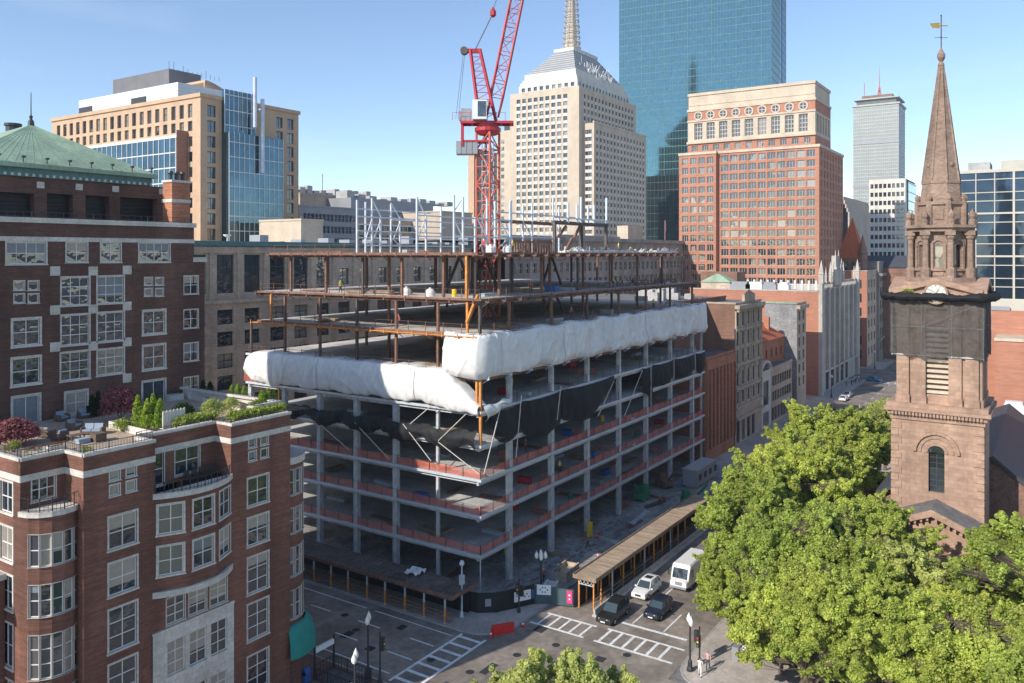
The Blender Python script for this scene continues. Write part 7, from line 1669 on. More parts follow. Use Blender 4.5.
q = G(590, 537, .16); mb = MB(); mb.box(-.1, -.35, 0, .1, .35, 2.0); mb.box(-.14, -.4, 2.0, .14, .4, 2.1); o = mb.build('yellow_board', 'yellow_plastic'); o.location = (*q, .16); tag(o, 'upright yellow board at the foot of a column in the yard', 'board')
q = G(700, 489, .16); mb = MB(); mb.box(-4.5, -1.3, .4, 4.5, 1.3, 3.0, 0); mb.box(-4.6, -1.4, 3.0, 4.6, 1.4, 3.12, 1)
for k in range(4): mb.box(-4+k*2.4, -1.34, 1.3, -2.8+k*2.4, -1.302, 2.3, 2); mb.box(-4+k*2.5, -1.2, 0, -3.7+k*2.5, 1.2, .4, 1)
o = mb.build('site_office', ['metal_grey', 'roof_light', 'metal_dark']); o.location = (q[0]+4, q[1]+1.5, .16); tag(o, 'grey site office trailer at the far end of the yard beside the frame', 'trailer')
for i, (x, y, m) in enumerate(((642, 500, 'green_plastic'), (664, 487, 'steel_rust'), (690, 505, 'green_plastic'))):
    q = G(x, y, .16); mb = MB(); mb.box(-1.3, -.8, .35, 1.3, .8, 1.3); mb.box(.1, -.7, 1.3, 1.1, .7, 2.3); mb.bar((-1.0, 0, 1.3), (-2.8, 0, 3.2), .3)
    for a in (-.9, .9):
        for b in (-.85, .75): mb.tube((a, b, .35), (a, b+.15, .35), .38, n=10)
    o = mb.build('lift_machine', m); o.location = (*q, .16); o.rotation_euler = (0, 0, i*1.1); tag(o, ('green telescopic lift machine in the yard behind the third column', 'rusty red lift machine deep under the frame', 'green lift machine near the site office trailer')[i], 'lift')
for i in range(24):
    u = CU+2+i*2.8; v = CV-3.5+(i*7 % 11)*1.5
    on_deck(('lumber', 'pipes', 'box', 'panel', 'drum')[i % 5], u, v, .16, KL[('lumber', 'pipes', 'box', 'panel', 'drum')[i % 5]]+' on the ground floor under the frame', 'materials on the ground floor %d' % (i % 5))
mb = MB()
for k in range(260): u = CU-.5+cl.random()*34; v = CV-3.5+cl.random()*3; s = .1+.35*cl.random(); mb.box(u, v, .16, u+s*1.6, v+s, .16+s*.7)
tag(mb.build('rubble', 'concrete_dark', at=(CU, CV-3, .16)), 'loose rubble scattered between the fence and the columns', 'rubble', kind='stuff')
# ================================================================== STREET FURNITURE
def lamp(label, q, arms=2, h=5.2, group=None, z=.13):
    t = thing('street_lamp', label, 'street lamp', (*q, z), group); mb = MB(); mb.lathe((*q, z), [(.32, 0), (.32, .25), (.22, .4), (.2, .9), (.1, 1.1), (.085, h-.8), (.13, h-.75), (.08, h-.6)], 10); mb.build('pole', 'metal_dark', t)
    r = .42 if arms == 2 else .5
    for k in range(arms if arms < 5 else 4):
        a = 2*math.pi*k/(arms if arms < 5 else 4)+.6; x, y = q[0]+r*math.cos(a), q[1]+r*math.sin(a); mb = MB(); mb.bar((q[0], q[1], z+h-.9), (x, y, z+h-.65), .08); mb.build('arm', 'metal_dark', t)
        g = MB(); g.lathe((x, y, z+h-.65), [(.1, 0), (.22, .15), (.24, .35), (.16, .6), (.06, .75), (.02, .9)], 10); g.build('globe', 'globe', t, smooth=True)
    if arms == 5: g = MB(); g.lathe((*q, z+h-.55), [(.1, 0), (.24, .15), (.26, .4), (.16, .65), (.02, .9)], 10); g.build('globe', 'globe', t, smooth=True)
    return t
lamp('twin globe street lamp on the brick pavement left of the crosswalk', G(368, 679), 2, 5.7)
lamp('twin globe street lamp nearest the bottom edge beside the subway stairs', (49.6, 48.5), 2, 5.7)
lamp('five globe street lamp behind the banner fence of the site', G(541, 600), 5, 5.2)
lamp('single post street lamp on the sunny pavement corner near the two walkers', G(690, 672), 2, 5.0)
lamp('street lamp in front of the white gothic building', (233, 50.5), 2, 6); lamp('distant street lamp at the far corner beyond the blue car', (300, 51), 2, 6); lamp('street lamp in front of the two storey shop', (190, 50.5), 2, 6)
def signal(label, q, h=4.2, heads=2, z=.13, a0=0.0):
    t = thing('traffic_light', label, 'traffic light', (*q, z)); mb = MB(); mb.lathe((*q, z), [(.2, 0), (.2, .3), (.09, .5), (.08, h)], 8); mb.build('pole', 'metal_dark', t)
    for k in range(heads):
        a = a0+k*1.57; x, y = q[0]+.32*math.cos(a), q[1]+.32*math.sin(a); mb = MB(); mb.box(x-.17, y-.17, z+h-1.5-.3*k, x+.17, y+.17, z+h-.4-.3*k, 0)
        for j in range(3): mb.tube((x, y, z+h-.6-.3*k-j*.34), (x+.24*math.cos(a), y+.24*math.sin(a), z+h-.6-.3*k-j*.34), .12, n=8, m=0)
        hd = mb.build('signal_head', 'metal_dark', t)
        for j, m in enumerate(('red_plastic', 'yellow_plastic', 'green_plastic')): l = MB(); l.tube((x+.17*math.cos(a), y+.17*math.sin(a), z+h-.6-.3*k-j*.34), (x+.246*math.cos(a), y+.246*math.sin(a), z+h-.6-.3*k-j*.34), .1, n=8); l.build('lens', m, hd)
    return t
signal('tall black traffic light beside the twin globe lamp on the brick pavement', G(380, 684), 4.6, 2, a0=-1.6)
signal('black traffic light in front of the black hoarding at the site corner', (74.6, 48.5), 3.6, 2, a0=3.4)
signal('traffic light on the sunny pavement corner below the trees', (74.9, 28.2), 3.4, 2, a0=1.6)
t = thing('signal_pole', 'pale camera and signal pole at the end of the left street walkway', 'pole', (70.3, 53.0, .13)); mb = MB(); mb.lathe((70.3, 53.0, .13), [(.25, 0), (.2, .4), (.1, .6), (.08, 5.6)], 8); mb.build('pole', 'galvanised', t); mb = MB(); mb.box(70.05, 52.8, 3.6, 70.55, 53.2, 4.6); mb.lathe((70.3, 53.0, 5.6), [(.2, 0), (.3, .2), (.2, .5), (.05, .6)], 8); mb.build('signal_box', 'galvanised', t)
# subway stairs
t = thing('subway_entrance', 'black railed subway stairs with white sign bar on the brick pavement', 'subway entrance', (50, 54, .13))
mb = MB(); pts = [G(312, 662), G(330, 667), G(346, 673), G(340, 688)]; P4 = [(52.6, 56.6), (55.0, 56.6), (55.0, 51.8), (52.4, 51.8)]
railing('railing', [P4[3], P4[2], P4[1], P4[0]], .13, 1.15, .35, 'metal_dark', t, .03)
railing('railing', [P4[3], (52.4, 56.4)], .13, 1.15, .35, 'metal_dark', t, .03)
mb.box(52.6, 52.0, .14, 54.9, 56.4, .18); mb.build('stairwell', 'metal_dark', t)
mb = MB()
for k in range(14): mb.box(52.7, 52.2+k*.3, .18, 54.8, 52.25+k*.3, .2)
mb.build('stairs', 'concrete_dark', t)
mb = MB(); mb.box(52.6, 56.5, .13, 52.74, 56.64, 3.2); mb.box(55.0, 56.5, .13, 55.14, 56.64, 3.2); mb.build('sign_post', 'metal_dark', t)
mb = MB(); mb.box(52.74, 56.46, 2.4, 55.0, 56.7, 2.85); mb.build('sign', 'sign_white', t)
q = (51.3, 50.6); mb = MB(); mb.lathe((*q, .13), [(.28, 0), (.28, 1.2), (.34, 1.25), (.34, 1.5), (.26, 1.75), (.05, 1.9)], 10); tag(mb.build('round_pillar', 'stone_white', at=(*q, .13)), 'short pale round topped pillar between the lamp and the subway stairs', 'pillar')
q = G(306, 683, .13); mb = MB(); mb.box(q[0]-.3, q[1]-.3, .3, q[0]+.3, q[1]+.3, 1.2); mb.tube((q[0]-.3, q[1], 1.2), (q[0]+.3, q[1], 1.2), .3, n=12)
for a in (-.25, .2):
    for b in (-.25, .2): mb.box(q[0]+a, q[1]+b, .13, q[0]+a+.05, q[1]+b+.05, .3)
tag(mb.build('mailbox', 'blue_plastic', at=(*q, .13)), 'blue round topped mailbox under the teal awning', 'mailbox')
for i, (x, y, m) in enumerate(((758, 606, 'metal_grey'), (747, 660, 'sign_white'), (736, 660, 'metal_grey'))):
    q = G(x, y, .13); mb = MB(); mb.box(-.35, -.3, .2, .35, .3, 1.3); mb.box(-.38, -.33, 1.3, .38, .33, 1.36); mb.box(-.3, -.25, 0, -.2, .25, .2); mb.box(.2, -.25, 0, .3, .25, .2); o = mb.build('street_cabinet', m); o.location = (*q, .13); tag(o, ('grey utility cabinet on the pavement near the truck', 'white newspaper box at the foot of the trees', 'grey newspaper box at the foot of the trees')[i], 'cabinet')
# ================================================================== VEHICLES
def loft(mb, st, m=0, cap=True):
    """st: list of rings of equal length"""
    n = len(st[0]); i0 = len(mb.v)
    for r in st: mb.v += r
    for j in range(len(st)-1):
        for k in range(n): k2 = (k+1) % n; mb.f.append((i0+j*n+k, i0+j*n+k2, i0+(j+1)*n+k2, i0+(j+1)*n+k)); mb.m.append(m)
    if cap: mb.f.append(tuple(i0+k for k in range(n))[::-1]); mb.m.append(m); mb.f.append(tuple(i0+(len(st)-1)*n+k for k in range(n))); mb.m.append(m)
def car(label, paint, q, rz, kind='suv', L=4.7, W=1.85, Hh=1.68, group=None, sunroof=False):
    t = thing('parked_car' if group else 'car', label, 'car', (0, 0, 0), group)
    bel = {'suv': [(-.5, .62), (-.485, .85), (-.3, .98), (-.08, 1.02), (.2, 1.03), (.4, 1.04), (.485, .98), (.5, .6)], 'sedan': [(-.5, .55), (-.48, .72), (-.3, .86), (-.1, .93), (.2, .96), (.38, .98), (.48, .92), (.5, .55)]}[kind]
    def ring(x, w, zb, zt): return [(x, -w*.9, zb), (x, -w, zb+.12), (x, -w*1.0, (zb+zt)/2), (x, -w*.95, zt-.06), (x, -w*.82, zt), (x, w*.82, zt), (x, w*.95, zt-.06), (x, w, (zb+zt)/2), (x, w, zb+.12), (x, w*.9, zb)]
    mb = MB(); ws = [.72, .9, .99, 1, 1, 1, .94, .82]; loft(mb, [ring(x*L, W/2*ws[i], .28 if 0 < i < 7 else .38, z) for i, (x, z) in enumerate(bel)]); body = mb.build('body', paint, t, smooth=False)
    cs = {'suv': [(-.19, 1.0, .80), (-.06, Hh-.08, .68), (.05, Hh, .67), (.3, Hh, .66), (.42, Hh-.1, .64), (.475, 1.03, .76)], 'sedan': [(-.2, .9, .8), (-.03, Hh-.06, .64), (.07, Hh, .62), (.2, Hh-.01, .62), (.28, Hh-.08, .62), (.42, .96, .74)]}[kind]
    mb = MB(); zb = .9
    loft(mb, [[(x*L, -W/2*.86, min(zb, z)), (x*L, -W/2*(w+.02), z), (x*L, W/2*(w+.02), z), (x*L, W/2*.86, min(zb, z))] for x, z, w in cs]); mb.build('cabin_glass', 'glass_car', t)
    mb = MB(); a, b = cs[1], cs[-2]; loft(mb, [[(x*L, -W/2*(w+.03), z-.05), (x*L, -W/2*(w+.01), z+.02), (x*L, W/2*(w+.01), z+.02), (x*L, W/2*(w+.03), z-.05)] for x, z, w in cs[1:-1]])
    for s in (-1, 1):
        for i, j in ((0, 1), (len(cs)-1, len(cs)-2)): mb.bar((cs[i][0]*L, s*W/2*.85, cs[i][1]), (cs[j][0]*L, s*W/2*(cs[j][2]+.02), cs[j][1]), .07)
        mb.bar((.1*L, s*W/2*.875, .95), (.1*L, s*W/2*.69, Hh-.03), .07)
        if kind == 'suv': mb.bar((.3*L, s*W/2*.875, .95), (.3*L, s*W/2*.68, Hh-.03), .07)
    rf = mb.build('roof', paint, t)
    if sunroof: mb = MB(); mb.box(.06*L, -.42, Hh+.021, .25*L, .42, Hh+.03); mb.build('sunroof', 'glass_car', rf)
    for s in (-1, 1):
        mb = MB(); mb.box(-.17*L, s*W/2*.95, .92, -.145*L, s*(W/2*.95+.2), 1.08); mb.build('wing_mirror', paint, t)
        mb = MB(); mb.hexa([(-.496*L, s*W/2*.42, .6), (-.488*L, s*W/2*.78, .6), (-.46*L, s*W/2*.84, .62), (-.47*L, s*W/2*.42, .6), (-.495*L, s*W/2*.42, .76), (-.485*L, s*W/2*.8, .78), (-.45*L, s*W/2*.86, .8), (-.47*L, s*W/2*.42, .76)]); mb.build('headlight', 'lamp_clear', t)
        mb = MB(); mb.box(.485*L, s*W/2*.55, .75, .503*L, s*W/2*.8, .93); mb.build('tail_light', 'red_plastic', t)
        for x in (-.31, .3):
            tw_ = MB(); c = (x*L, s*(W/2-.11), .34); tw_.tube((c[0], c[1]-.11, c[2]), (c[0], c[1]+.11, c[2]), .34, n=16); w_ = tw_.build('wheel', 'tyre', t); rm = MB(); rm.tube((c[0], c[1]+s*.105, c[2]), (c[0], c[1]+s*.125, c[2]), .2, n=10); rm.build('rim', 'rim', w_)
    mb = MB(); mb.box(-.502*L, -W/2*.36, .5, -.49*L, W/2*.36, .72); mb.build('grille', 'metal_dark', t); mb = MB(); mb.box(-.508*L, -.26, .4, -.503*L, .26, .51); mb.build('number_plate', 'sign_white', t)
    t.location = (*q, .0); t.rotation_euler = (0, 0, rz); return t
car('black suv stopped first at the crosswalk beside the concrete barriers', 'car_black', (79.3, 39.5), 0, 'suv', 4.9, 1.95, 1.78)
car('dark navy hatchback stopped in the middle lane with its shadow on the road', 'car_navy', (82.8, 35.8), 0, 'suv', 4.4, 1.85, 1.6)
car('white suv with black sunroof stopped behind the black suv', 'car_white', (87.0, 39.1), 0, 'suv', 4.7, 1.9, 1.68, sunroof=True)
car('bright blue car crossing near the far end of the street', 'car_blue', (271, 46.2), 1.2, 'sedan', 4.6, 1.85, 1.5)
car('white car parked at the far kerb before the white gothic building', 'car_white', (231, 46.9), PI, 'sedan', 4.7, 1.85, 1.5); car('silver car parked beyond the white one at the far kerb', 'car_silver', (238, 47.2), PI, 'sedan', 4.6, 1.85, 1.5); car('dark car at the kerb behind the top of the trees', 'car_black', (214, 46.6), PI, 'suv', 4.7, 1.85, 1.7)
# step van
t = thing('delivery_truck', 'white box delivery truck half hidden by the tree crown', 'truck', (0, 0, 0)); mb = MB(); W2 = 1.1
loft(mb, [[(x, -W2*w, zb), (x, -W2*w, zt-.15), (x, -W2*w+.15, zt), (x, W2*w-.15, zt), (x, W2*w, zt-.15), (x, W2*w, zb)] for x, w, zb, zt in ((-3.35, .9, .55, 1.25), (-2.9, .97, .5, 1.35), (-2.45, .99, .5, 2.5), (-2.2, 1, .5, 2.85), (3.2, 1, .5, 2.95), (3.3, .97, .6, 2.9))]); mb.build('body', 'car_white', t)
mb = MB(); mb.hexa([(-2.94, -.9, 1.4), (-2.94, .9, 1.4), (-2.8, .9, 1.4), (-2.8, -.9, 1.4), (-2.5, -.88, 2.42), (-2.5, .88, 2.42), (-2.3, .88, 2.42), (-2.3, -.88, 2.42)]); mb.build('windscreen', 'glass_car', t)
for s in (-1, 1):
    mb = MB(); mb.box(-2.2, s*1.1, 1.3, -1.3, s*1.112, 2.3); mb.build('side_window', 'glass_car', t); mb = MB(); mb.box(-3.37, s*.55-.15, .8, -3.3, s*.55+.15, 1.05); mb.build('headlight', 'lamp_clear', t)
    mb = MB(); mb.bar((-2.5, s*1.1, 2.0), (-2.75, s*1.4, 2.0), .05); mb.box(-2.8, s*1.3, 1.5, -2.7, s*1.5, 2.1); mb.build('wing_mirror', 'metal_dark', t)
    for x in (-2.1, 2.0): mb = MB(); mb.tube((x, s*.95-.14, .42), (x, s*.95+.14, .42), .42, n=16); w_ = mb.build('wheel', 'tyre', t); mb = MB(); mb.tube((x, s*.95+s*.13, .42), (x, s*.95+s*.16, .42), .22, n=10); mb.build('rim', 'rim', w_)
mb = MB(); mb.box(-3.5, -1.0, .4, -3.36, 1.0, .62); mb.build('bumper', 'metal_grey', t)
mb = MB(); mb.box(-3.38, -.5, .75, -3.355, .35, 1.15)
mb.build('grille', 'metal_grey', t); t.location = (92.9, 36.3, 0)
# ================================================================== PEOPLE
def person(label, q, rz, top, legs, z=.0, hair='hair', h=1.72, stride=.25, group=None, arm=.15, bend=0.0):
    J = {}; V = []; E_ = []; R_ = []
    def add(p, r, par=None):
        V.append(p); R_.append(r); 
        if par is not None: E_.append((par, len(V)-1))
        return len(V)-1
    s = h/1.72
    pel = add((0, 0, .93*s), (.15, .12)); ab = add((.02+bend*.1, 0, 1.1*s), (.135, .105), pel); chst = add((.02+bend*.25, 0, 1.32*s), (.16, .11), ab); nk = add((.03+bend*.3, 0, 1.47*s), (.06, .06), chst); hd = add((.05+bend*.35, 0, 1.58*s), (.095, .085), nk); tp = add((.05+bend*.35, 0, 1.68*s), (.08, .08), hd)
    for sg in (-1, 1):
        sh_ = add((.02+bend*.25, sg*.19, 1.4*s), (.06, .06), chst); el = add((-.03+arm*sg*.5, sg*.25, 1.13*s), (.045, .045), sh_); wr = add((.06+arm*sg, sg*.24, .9*s), (.033, .033), el); hn_ = add((.09+arm*sg, sg*.24, .82*s), (.035, .022), wr)
        hp = add((0, sg*.09, .86*s), (.095, .1), pel); kn = add((stride*.45*sg+.05, sg*.1, .49*s), (.065, .065), hp); an = add((stride*sg-.04, sg*.1, .09*s), (.042, .042), kn); ft = add((stride*sg+.14, sg*.11, .045*s), (.04, .03), an)
    me = bpy.data.meshes.new('person'); me.from_pydata(V, E_, []); o = bpy.data.objects.new('person', me); col.objects.link(o)
    me.skin_vertices.new() if hasattr(me.skin_vertices, 'new') else None
    md = o.modifiers.new('s', 'SKIN')
    if not me.skin_vertices: 
        bpy.context.view_layer.objects.active = o
    for i, r in enumerate(R_): me.skin_vertices[0].data[i].radius = r
    me.skin_vertices[0].data[0].use_root = True
    sb = o.modifiers.new('b', 'SUBSURF'); sb.levels = 1; sb.render_levels = 1
    dg = bpy.context.evaluated_depsgraph_get(); dg.update(); m2 = bpy.data.meshes.new_from_object(o.evaluated_get(dg)); o.modifiers.clear(); o.data = m2
    for m in ('skin', top, legs, 'rubber', hair): m2.materials.append(MATS[m])
    for p in m2.polygons:
        c = p.center; zz = c.z/s
        if zz > 1.5: p.material_index = 4 if (zz > 1.64 or c.x < .02+bend*.35) else 0
        elif zz > 1.44: p.material_index = 0
        elif zz > .93 and not (abs(c.y) > .2 and zz < 1.2): p.material_index = 1
        elif abs(c.y) > .2 and zz > .7: p.material_index = 0
        elif zz > .1: p.material_index = 2
        else: p.material_index = 3
        p.use_smooth = True
    o.location = (*q, z); o.rotation_euler = (0, 0, rz); tag(o, label, 'person', group); return o
try:
    person('person in white clothes walking on the sunny pavement corner', G(700, 676, .13), PI+.3, 'cloth_white', 'cloth_white', .13)
    person('person in pink top and dark trousers walking beside the one in white', G(708, 669, .13), PI+.2, 'cloth_pink', 'cloth_dark', .13, stride=-.25)
    person('worker in yellow jacket leaning at the far left deck corner above the terrace hedge', (CU+.9, onU(290, CU+.9)), PI*.8, 'cloth_yellow', 'cloth_dark', LZ[4], hair='yellow_plastic', stride=.1, bend=.8)
    for i, (u, v, a) in enumerate(((262, 49.8, 0), (263.5, 50.6, 1), (265, 49.4, 2), (258, 50.2, 3), (266.5, 50.8, 0), (267.4, 49.2, 2.5), (255, 51, 1.4), (268.4, 50.2, 4))):
        person('distant pedestrian waiting at the crossing in front of the white gothic building', (u, v), a, ('cloth_dark', 'cloth_white', 'cloth_pink')[i % 3], 'cloth_dark', .13, group='pedestrians at the far crossing', stride=.15)
    for i, (u, v, lab, c) in enumerate(((CU+5, CV+3.2, 'worker in red vest standing on the top deck left of the crane', 'red_plastic'), (CU+11, CV+3.0, 'worker in yellow vest standing on the top deck among white sacks', 'cloth_yellow'))):
        person(lab, (u, v), i*2, c, 'cloth_dark', LZ[8], hair='cloth_white', stride=.1)
    for i, (a_, b_, fl) in enumerate(((9, 2.2, 0), (21, 2.0, 1), (14, 3, 2), (30, 2.5, 3), (47, 2.2, 1), (52, 2.0, 6), (26, 3, 6), (38, 2.4, 7), (16, 3.5, 7), (45, 5, 8), (1.9, 14, 6), (2, 24, 7))):
        person('worker in %s vest and white helmet on the %s deck of the unfinished building' % (('orange', 'yellow')[i % 2], flr[fl]), (CU+a_, CV+b_), i*1.3, ('crane_orange', 'cloth_yellow')[i % 2], 'cloth_dark', LZ[fl], hair='cloth_white', stride=.15, group='workers on the %s deck' % flr[fl])
    for i, (u, v) in enumerate(((83, 50.5), (96, 51.5), (118, 50.8))): person('worker in orange vest walking in the yard beside the columns', (u, v), i*2.1, 'crane_orange', 'cloth_dark', .16, hair='cloth_white', group='workers in the yard')
except Exception as ex_: print('PERSON FAIL', ex_)
# ================================================================== TREES
def tree_mesh(seed, h, r, nclump, per, leaf, size, sparse=0.0, low=.32):
    if sparse < 0: low = .14; sparse = 0
    rng = np.random.default_rng(seed); zc = h*.6; rz_ = h*(1-low)/2*1.02; zc = h*low+rz_
    lobes = [(rng.normal(size=3)) for _ in range(9)]; lobes = [l/np.linalg.norm(l) for l in lobes]; amp = rng.random(9)*.55+.1
    cs = []; rs = []
    nl = int(nclump/11); k_ = 0; L0 = []
    while len(L0) < nl:
        d = rng.normal(size=3); d /= np.linalg.norm(d)
        if d[2] < -.6: continue
        k = .62+sum(a*max(0, float(d@l))**6 for a, l in zip(amp, lobes)); k = min(k, 1.2); q = (.35+.65*rng.random()**.5)*k
        c = np.array([d[0]*r*q, d[1]*r*q, zc+d[2]*rz_*q])
        if L0 and min(np.linalg.norm(c-o_[0]) for o_ in L0) < .95: continue
        L0.append((c, (.75+.75*rng.random())*(r/6)))
    for c, lr in L0:
        for _ in range(int(13*(.55+.9*rng.random()))):
            d = rng.normal(size=3); d /= np.linalg.norm(d); d[2] = abs(d[2]) if rng.random() < .5 else d[2]*.8
            cs.append(c+d*lr*(.55+.5*rng.random())); rs.append(.28+.42*rng.random())
    for _ in range(int(nclump*.3)):
        c, lr = L0[int(rng.integers(len(L0)))]; v_ = c-np.array([0, 0, zc-rz_*.3]); v_ /= np.linalg.norm(v_)+1e-6; v_ = v_+rng.normal(size=3)*.35+np.array([0, 0, .25]); v_ /= np.linalg.norm(v_)
        for s_ in (.9, 1.2, 1.5): cs.append(c+v_*lr*s_*(.85+.3*rng.random())); rs.append(.3-.1*(s_-.9)/.6)
    for _ in range(int(nclump*.22)):
        d = rng.normal(size=3); d /= np.linalg.norm(d); q = rng.random()**.5*.72; cs.append(np.array([d[0]*r*q, d[1]*r*q, zc+d[2]*rz_*q])); rs.append(.5+.5*rng.random())
    cs = np.array(cs)
    mb = MB(); th = h*low*1.05; r0 = .035*h*.55; mb.tube((0, 0, -.1), (.1, .05, th*.5), r0*1.25, r0, 9); mb.tube((.1, .05, th*.5), (0, 0, th), r0, r0*.85, 9)
    limbs = []
    for i in range(7):
        a = i*2.4+rng.random(); e = .55+.7*rng.random(); L = r*(.55+.25*rng.random()); p0 = np.array([0, 0, th*(.8+.35*rng.random())]); p1 = p0+np.array([math.cos(a)*math.cos(e), math.sin(a)*math.cos(e), math.sin(e)])*L*.6; p2 = p1+np.array([math.cos(a)*math.cos(e+.2), math.sin(a)*math.cos(e+.2), math.sin(e+.2)])*L*.7
        mb.tube(p0, p1, r0*.6, r0*.42, 7); mb.tube(p1, p2, r0*.42, r0*.22, 6); limbs += [p0*.3+p1*.7, p1, p1*.5+p2*.5, p2]
    pt = np.array([0, 0, h*.8]); mb.tube((0, 0, th), pt, r0*.7, r0*.2, 7); limbs += [np.array([0, 0, th*1.3]), pt*.8, pt]
    limbs = np.array(limbs)
    for c in cs:
        j = int(np.argmin(np.linalg.norm(limbs-c, axis=1)*1.0+np.maximum(0, limbs[:, 2]-c[2])*.8)); mid = (limbs[j]*.5+c*.5)+rng.normal(size=3)*.15; mb.tube(limbs[j], mid, r0*.14, r0*.1, 4, caps=False); mb.tube(mid, c, r0*.1, r0*.04, 4, caps=False)
    if sparse: keep = rng.random(len(cs)) > sparse; cs = cs[keep]; rs = list(np.array(rs)[keep])
    return mb, leaf_mesh('crown', cs, rs, per, size, leaf, rng=rng, flat=.85)
VAR = []
for i, (h, r, n, p, lf, s, sp_) in enumerate(((17, 6.6, 700, 190, 'leaf', .23, 0), (15, 6.0, 600, 190, 'leaf', .23, 0), (18, 7.0, 780, 190, 'leaf', .23, .04), (13, 4.6, 480, 190, 'leaf_pale', .17, 0), (15, 5.2, 300, 110, 'leaf_pale', .27, .3), (13, 5.6, 620, 190, 'leaf', .23, -1), (12, 5.2, 560, 190, 'leaf', .23, -1))):
    mb, lm = tree_mesh(40+i, h, r, n, p, lf, s, sp_); VAR.append((mb, lm, h))
BASES = {}
def tree(k, u, v, label, rz=0.0, sc=1.0, z=.15, group=None, name='tree'):
    mb, lm, h = VAR[k]; t = thing(name, label, 'tree', (0, 0, 0), group)
    if k not in BASES:
        tr = mb.build('trunk', 'bark'); tr.parent = t; BASES[k] = tr.data
    else: tr = bpy.data.objects.new('trunk', BASES[k]); col.objects.link(tr); tr.parent = t
    leaf_obj('crown', lm, (0, 0, 0), t); t.location = (u, v, z); t.rotation_euler = (0, 0, rz); t.scale = sc if isinstance(sc, tuple) else (sc, sc, sc*(.97+.06*random.random())); return t
TREES = [
 (0, 86.6, 26.4, 'broad green tree overhanging the delivery truck', 0.3, 1.02),
 (2, 94.5, 25.5, 'tall green tree in the street row left of the church portico', 1.7, 1.0),
 (0, 105.5, 24.8, 'green tree in the street row level with the bell tower', 2.9, 1.0),
 (1, 117, 25, 'green tree in the street row behind the tower, third from the cross street', 4.1, 1.12),
 (1, 130, 25.5, 'distant green tree in the street row touching the left edge of the tower', 5.2, 1.05),
 (3, 160, 25.5, 'small bright tree far along the street left of the netted tower', 5.0, 1.0),
 (1, 79.5, 22.3, 'green tree at the pavement corner right of the two walkers', .8, .95),
 (1, 78, 15.5, 'green tree at the bottom edge in front of the portico steps', 2.8, .95),
 (2, 86.5, 16.0, 'large green tree in front of the church portico', 2.2, .86),
 (4, 80.5, 12.0, 'thin pale tree with bare branches showing before the church', 1.2, .95),
 (0, 75.5, 6.5, 'green tree at the bottom edge below the church tower', 3.6, .72),
 (1, 84, 1.5, 'green tree in front of the nave at the right', 5.4, 1.05),
 (2, 78, -1.5, 'big green tree in the bottom right corner', .4, .98),
 (0, 90, -4, 'green tree against the slate roof at the right edge', 2.5, .98),
 (1, 71.5, 12.5, 'green tree at the bottom edge left of the thin pale tree', 4.4, .84),
]
TREES += [(6, 73.6, 17.6, 'low branched tree at the bottom edge hiding the trunks behind it', 5.6, .8), (6, 77.0, 21.2, 'low branched green tree over the pavement just right of the walkers', 4.1, .82), (5, 80.5, 25.0, 'low branched green tree between the walkers and the truck', 2.0, .88), (5, 74.5, 18.5, 'low branched green tree at the bottom edge right of the walkers', .4, .95), (6, 73.5, 12.5, 'low branched tree at the bottom edge, below the thin pale one', 3.4, 1.0), (5, 71.8, 6.5, 'low branched tree in the bottom row, third from the right', 5.0, 1.0), (6, 70.5, 1.0, 'low branched tree in the bottom row, second from the right', 1.4, 1.05), (5, 70, -4.5, 'low branched tree in the very bottom right corner', 2.6, 1.0), (2, 84, -9, 'tall green tree at the right edge above the corner', 1.1, 1.0)]
for k, u, v, lab, rz, sc in TREES: tree(k, u, v, lab, rz, sc)
tree(3, 40.2, 26.2, 'pale green park tree top at the bottom edge, left one of two', 1.0, (.95, .95, 1.16)); tree(3, 42.7, 22.5, 'pale green park tree top at the bottom edge, right one of two', 3.3, (.95, .95, 1.16))
tree(3, 285, 34, 'small green tree at the far crossing left of the tower', 2, .6); tree(3, 305, 27, 'small round tree beyond the far crossing', 1, .7)
# ================================================================== LIGHT, SKY, CAMERA
AZ, EL = math.radians(16), math.radians(32)
sd = Vector((-math.cos(AZ)*math.cos(EL), math.sin(AZ)*math.cos(EL), math.sin(EL)))
sun = bpy.data.lights.new('sun', 'SUN'); sun.energy = 3.15; sun.angle = math.radians(.53); sun.color = (1, .93, .83)
so = bpy.data.objects.new('sun', sun); col.objects.link(so); so.rotation_euler = (-sd).to_track_quat('-Z', 'Y').to_euler(); so.location = (0, 0, 200)
w = bpy.data.worlds.new('World'); scene.world = w; w.use_nodes = True; nt = w.node_tree; N = nt.nodes; L = nt.links
sky = N.new('ShaderNodeTexSky'); sky.sky_type = 'NISHITA'; sky.sun_disc = False; sky.sun_elevation = EL; sky.sun_rotation = math.atan2(sd.x, sd.y); sky.air_density = .8; sky.dust_density = .1; sky.ozone_density = 1.6; sky.altitude = 50
tc = N.new('ShaderNodeTexCoord'); mp = N.new('ShaderNodeMapping'); mp.inputs['Scale'].default_value = (1.2, 1.2, 9); L.new(tc.outputs['Generated'], mp.inputs[0])
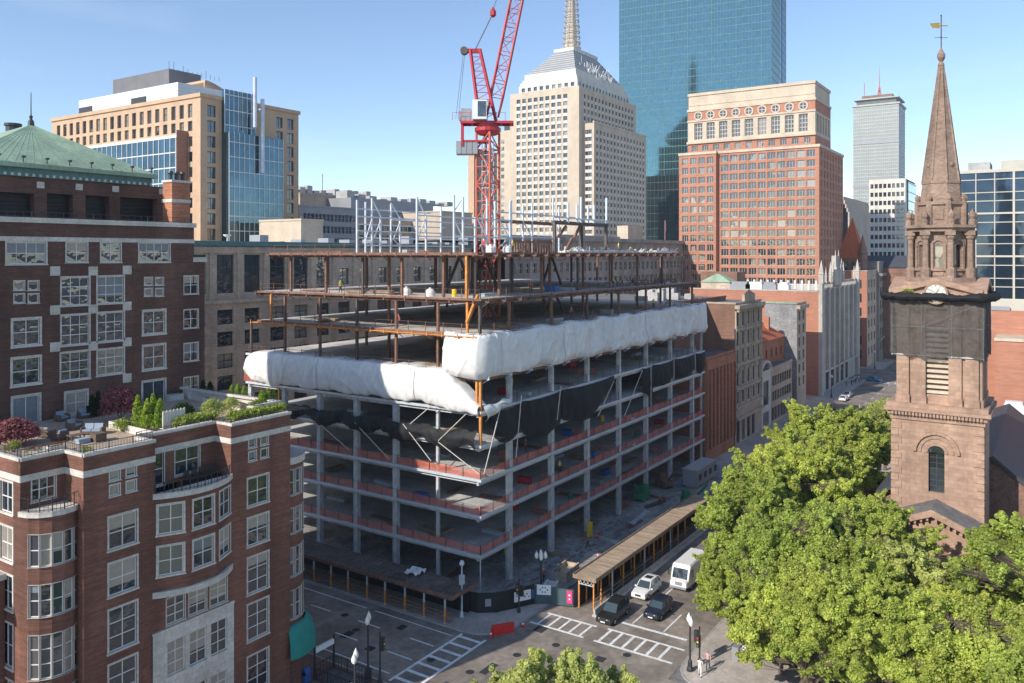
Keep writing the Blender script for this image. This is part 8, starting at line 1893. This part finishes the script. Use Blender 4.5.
ns = N.new('ShaderNodeTexNoise'); ns.inputs['Scale'].default_value = 1.6; ns.inputs['Detail'].default_value = 6; ns.inputs['Distortion'].default_value = .6; L.new(mp.outputs[0], ns.inputs['Vector'])
rg = N.new('ShaderNodeMapRange'); rg.inputs['From Min'].default_value = .54; rg.inputs['From Max'].default_value = .8; rg.inputs['To Max'].default_value = .1; L.new(ns.outputs['Fac'], rg.inputs['Value'])
mx = N.new('ShaderNodeMix'); mx.data_type = 'RGBA'; mx.inputs['B'].default_value = (7, 7.6, 8.4, 1); L.new(rg.outputs[0], mx.inputs['Factor']); L.new(sky.outputs[0], mx.inputs['A'])
bg = N['Background']; bg.inputs['Strength'].default_value = .12; L.new(mx.outputs['Result'], bg.inputs['Color'])
cam = bpy.data.cameras.new('camera'); cam.sensor_width = 36; cam.lens = f_/1024*36; cam.shift_y = (yh_-341.5)/1024; cam.clip_end = 6000; cam.clip_start = 1
co = bpy.data.objects.new('camera', cam); col.objects.link(co); co.location = (0, 0, H_); co.rotation_euler = Vector((C_, S_, 0)).to_track_quat('-Z', 'Y').to_euler(); scene.camera = co
scene.view_settings.view_transform = 'Standard'; scene.view_settings.look = 'None'; scene.view_settings.exposure = 0.8; scene.view_settings.gamma = 1
scene.render.resolution_x = 1024; scene.render.resolution_y = 683
# ================================================================== AIR
hb = MB(); hb.box(-120, -700, -1.6, 1400, 700, 262); hz_ = bpy.data.materials.new('haze'); hz_.use_nodes = True; n_ = hz_.node_tree; 
for q in list(n_.nodes):
    if q.type == 'BSDF_PRINCIPLED': n_.nodes.remove(q)
pv = n_.nodes.new('ShaderNodeVolumePrincipled'); pv.inputs['Color'].default_value = (.8, .88, 1, 1); pv.inputs['Density'].default_value = .00017; pv.inputs['Anisotropy'].default_value = .3
n_.links.new(pv.outputs[0], n_.nodes['Material Output'].inputs['Volume']); MATS['haze'] = hz_
ho = hb.build('haze', 'haze'); ho['kind'] = 'stuff'; ho['label'] = 'thin pale blue air between the camera and the far towers'; ho['category'] = 'haze'
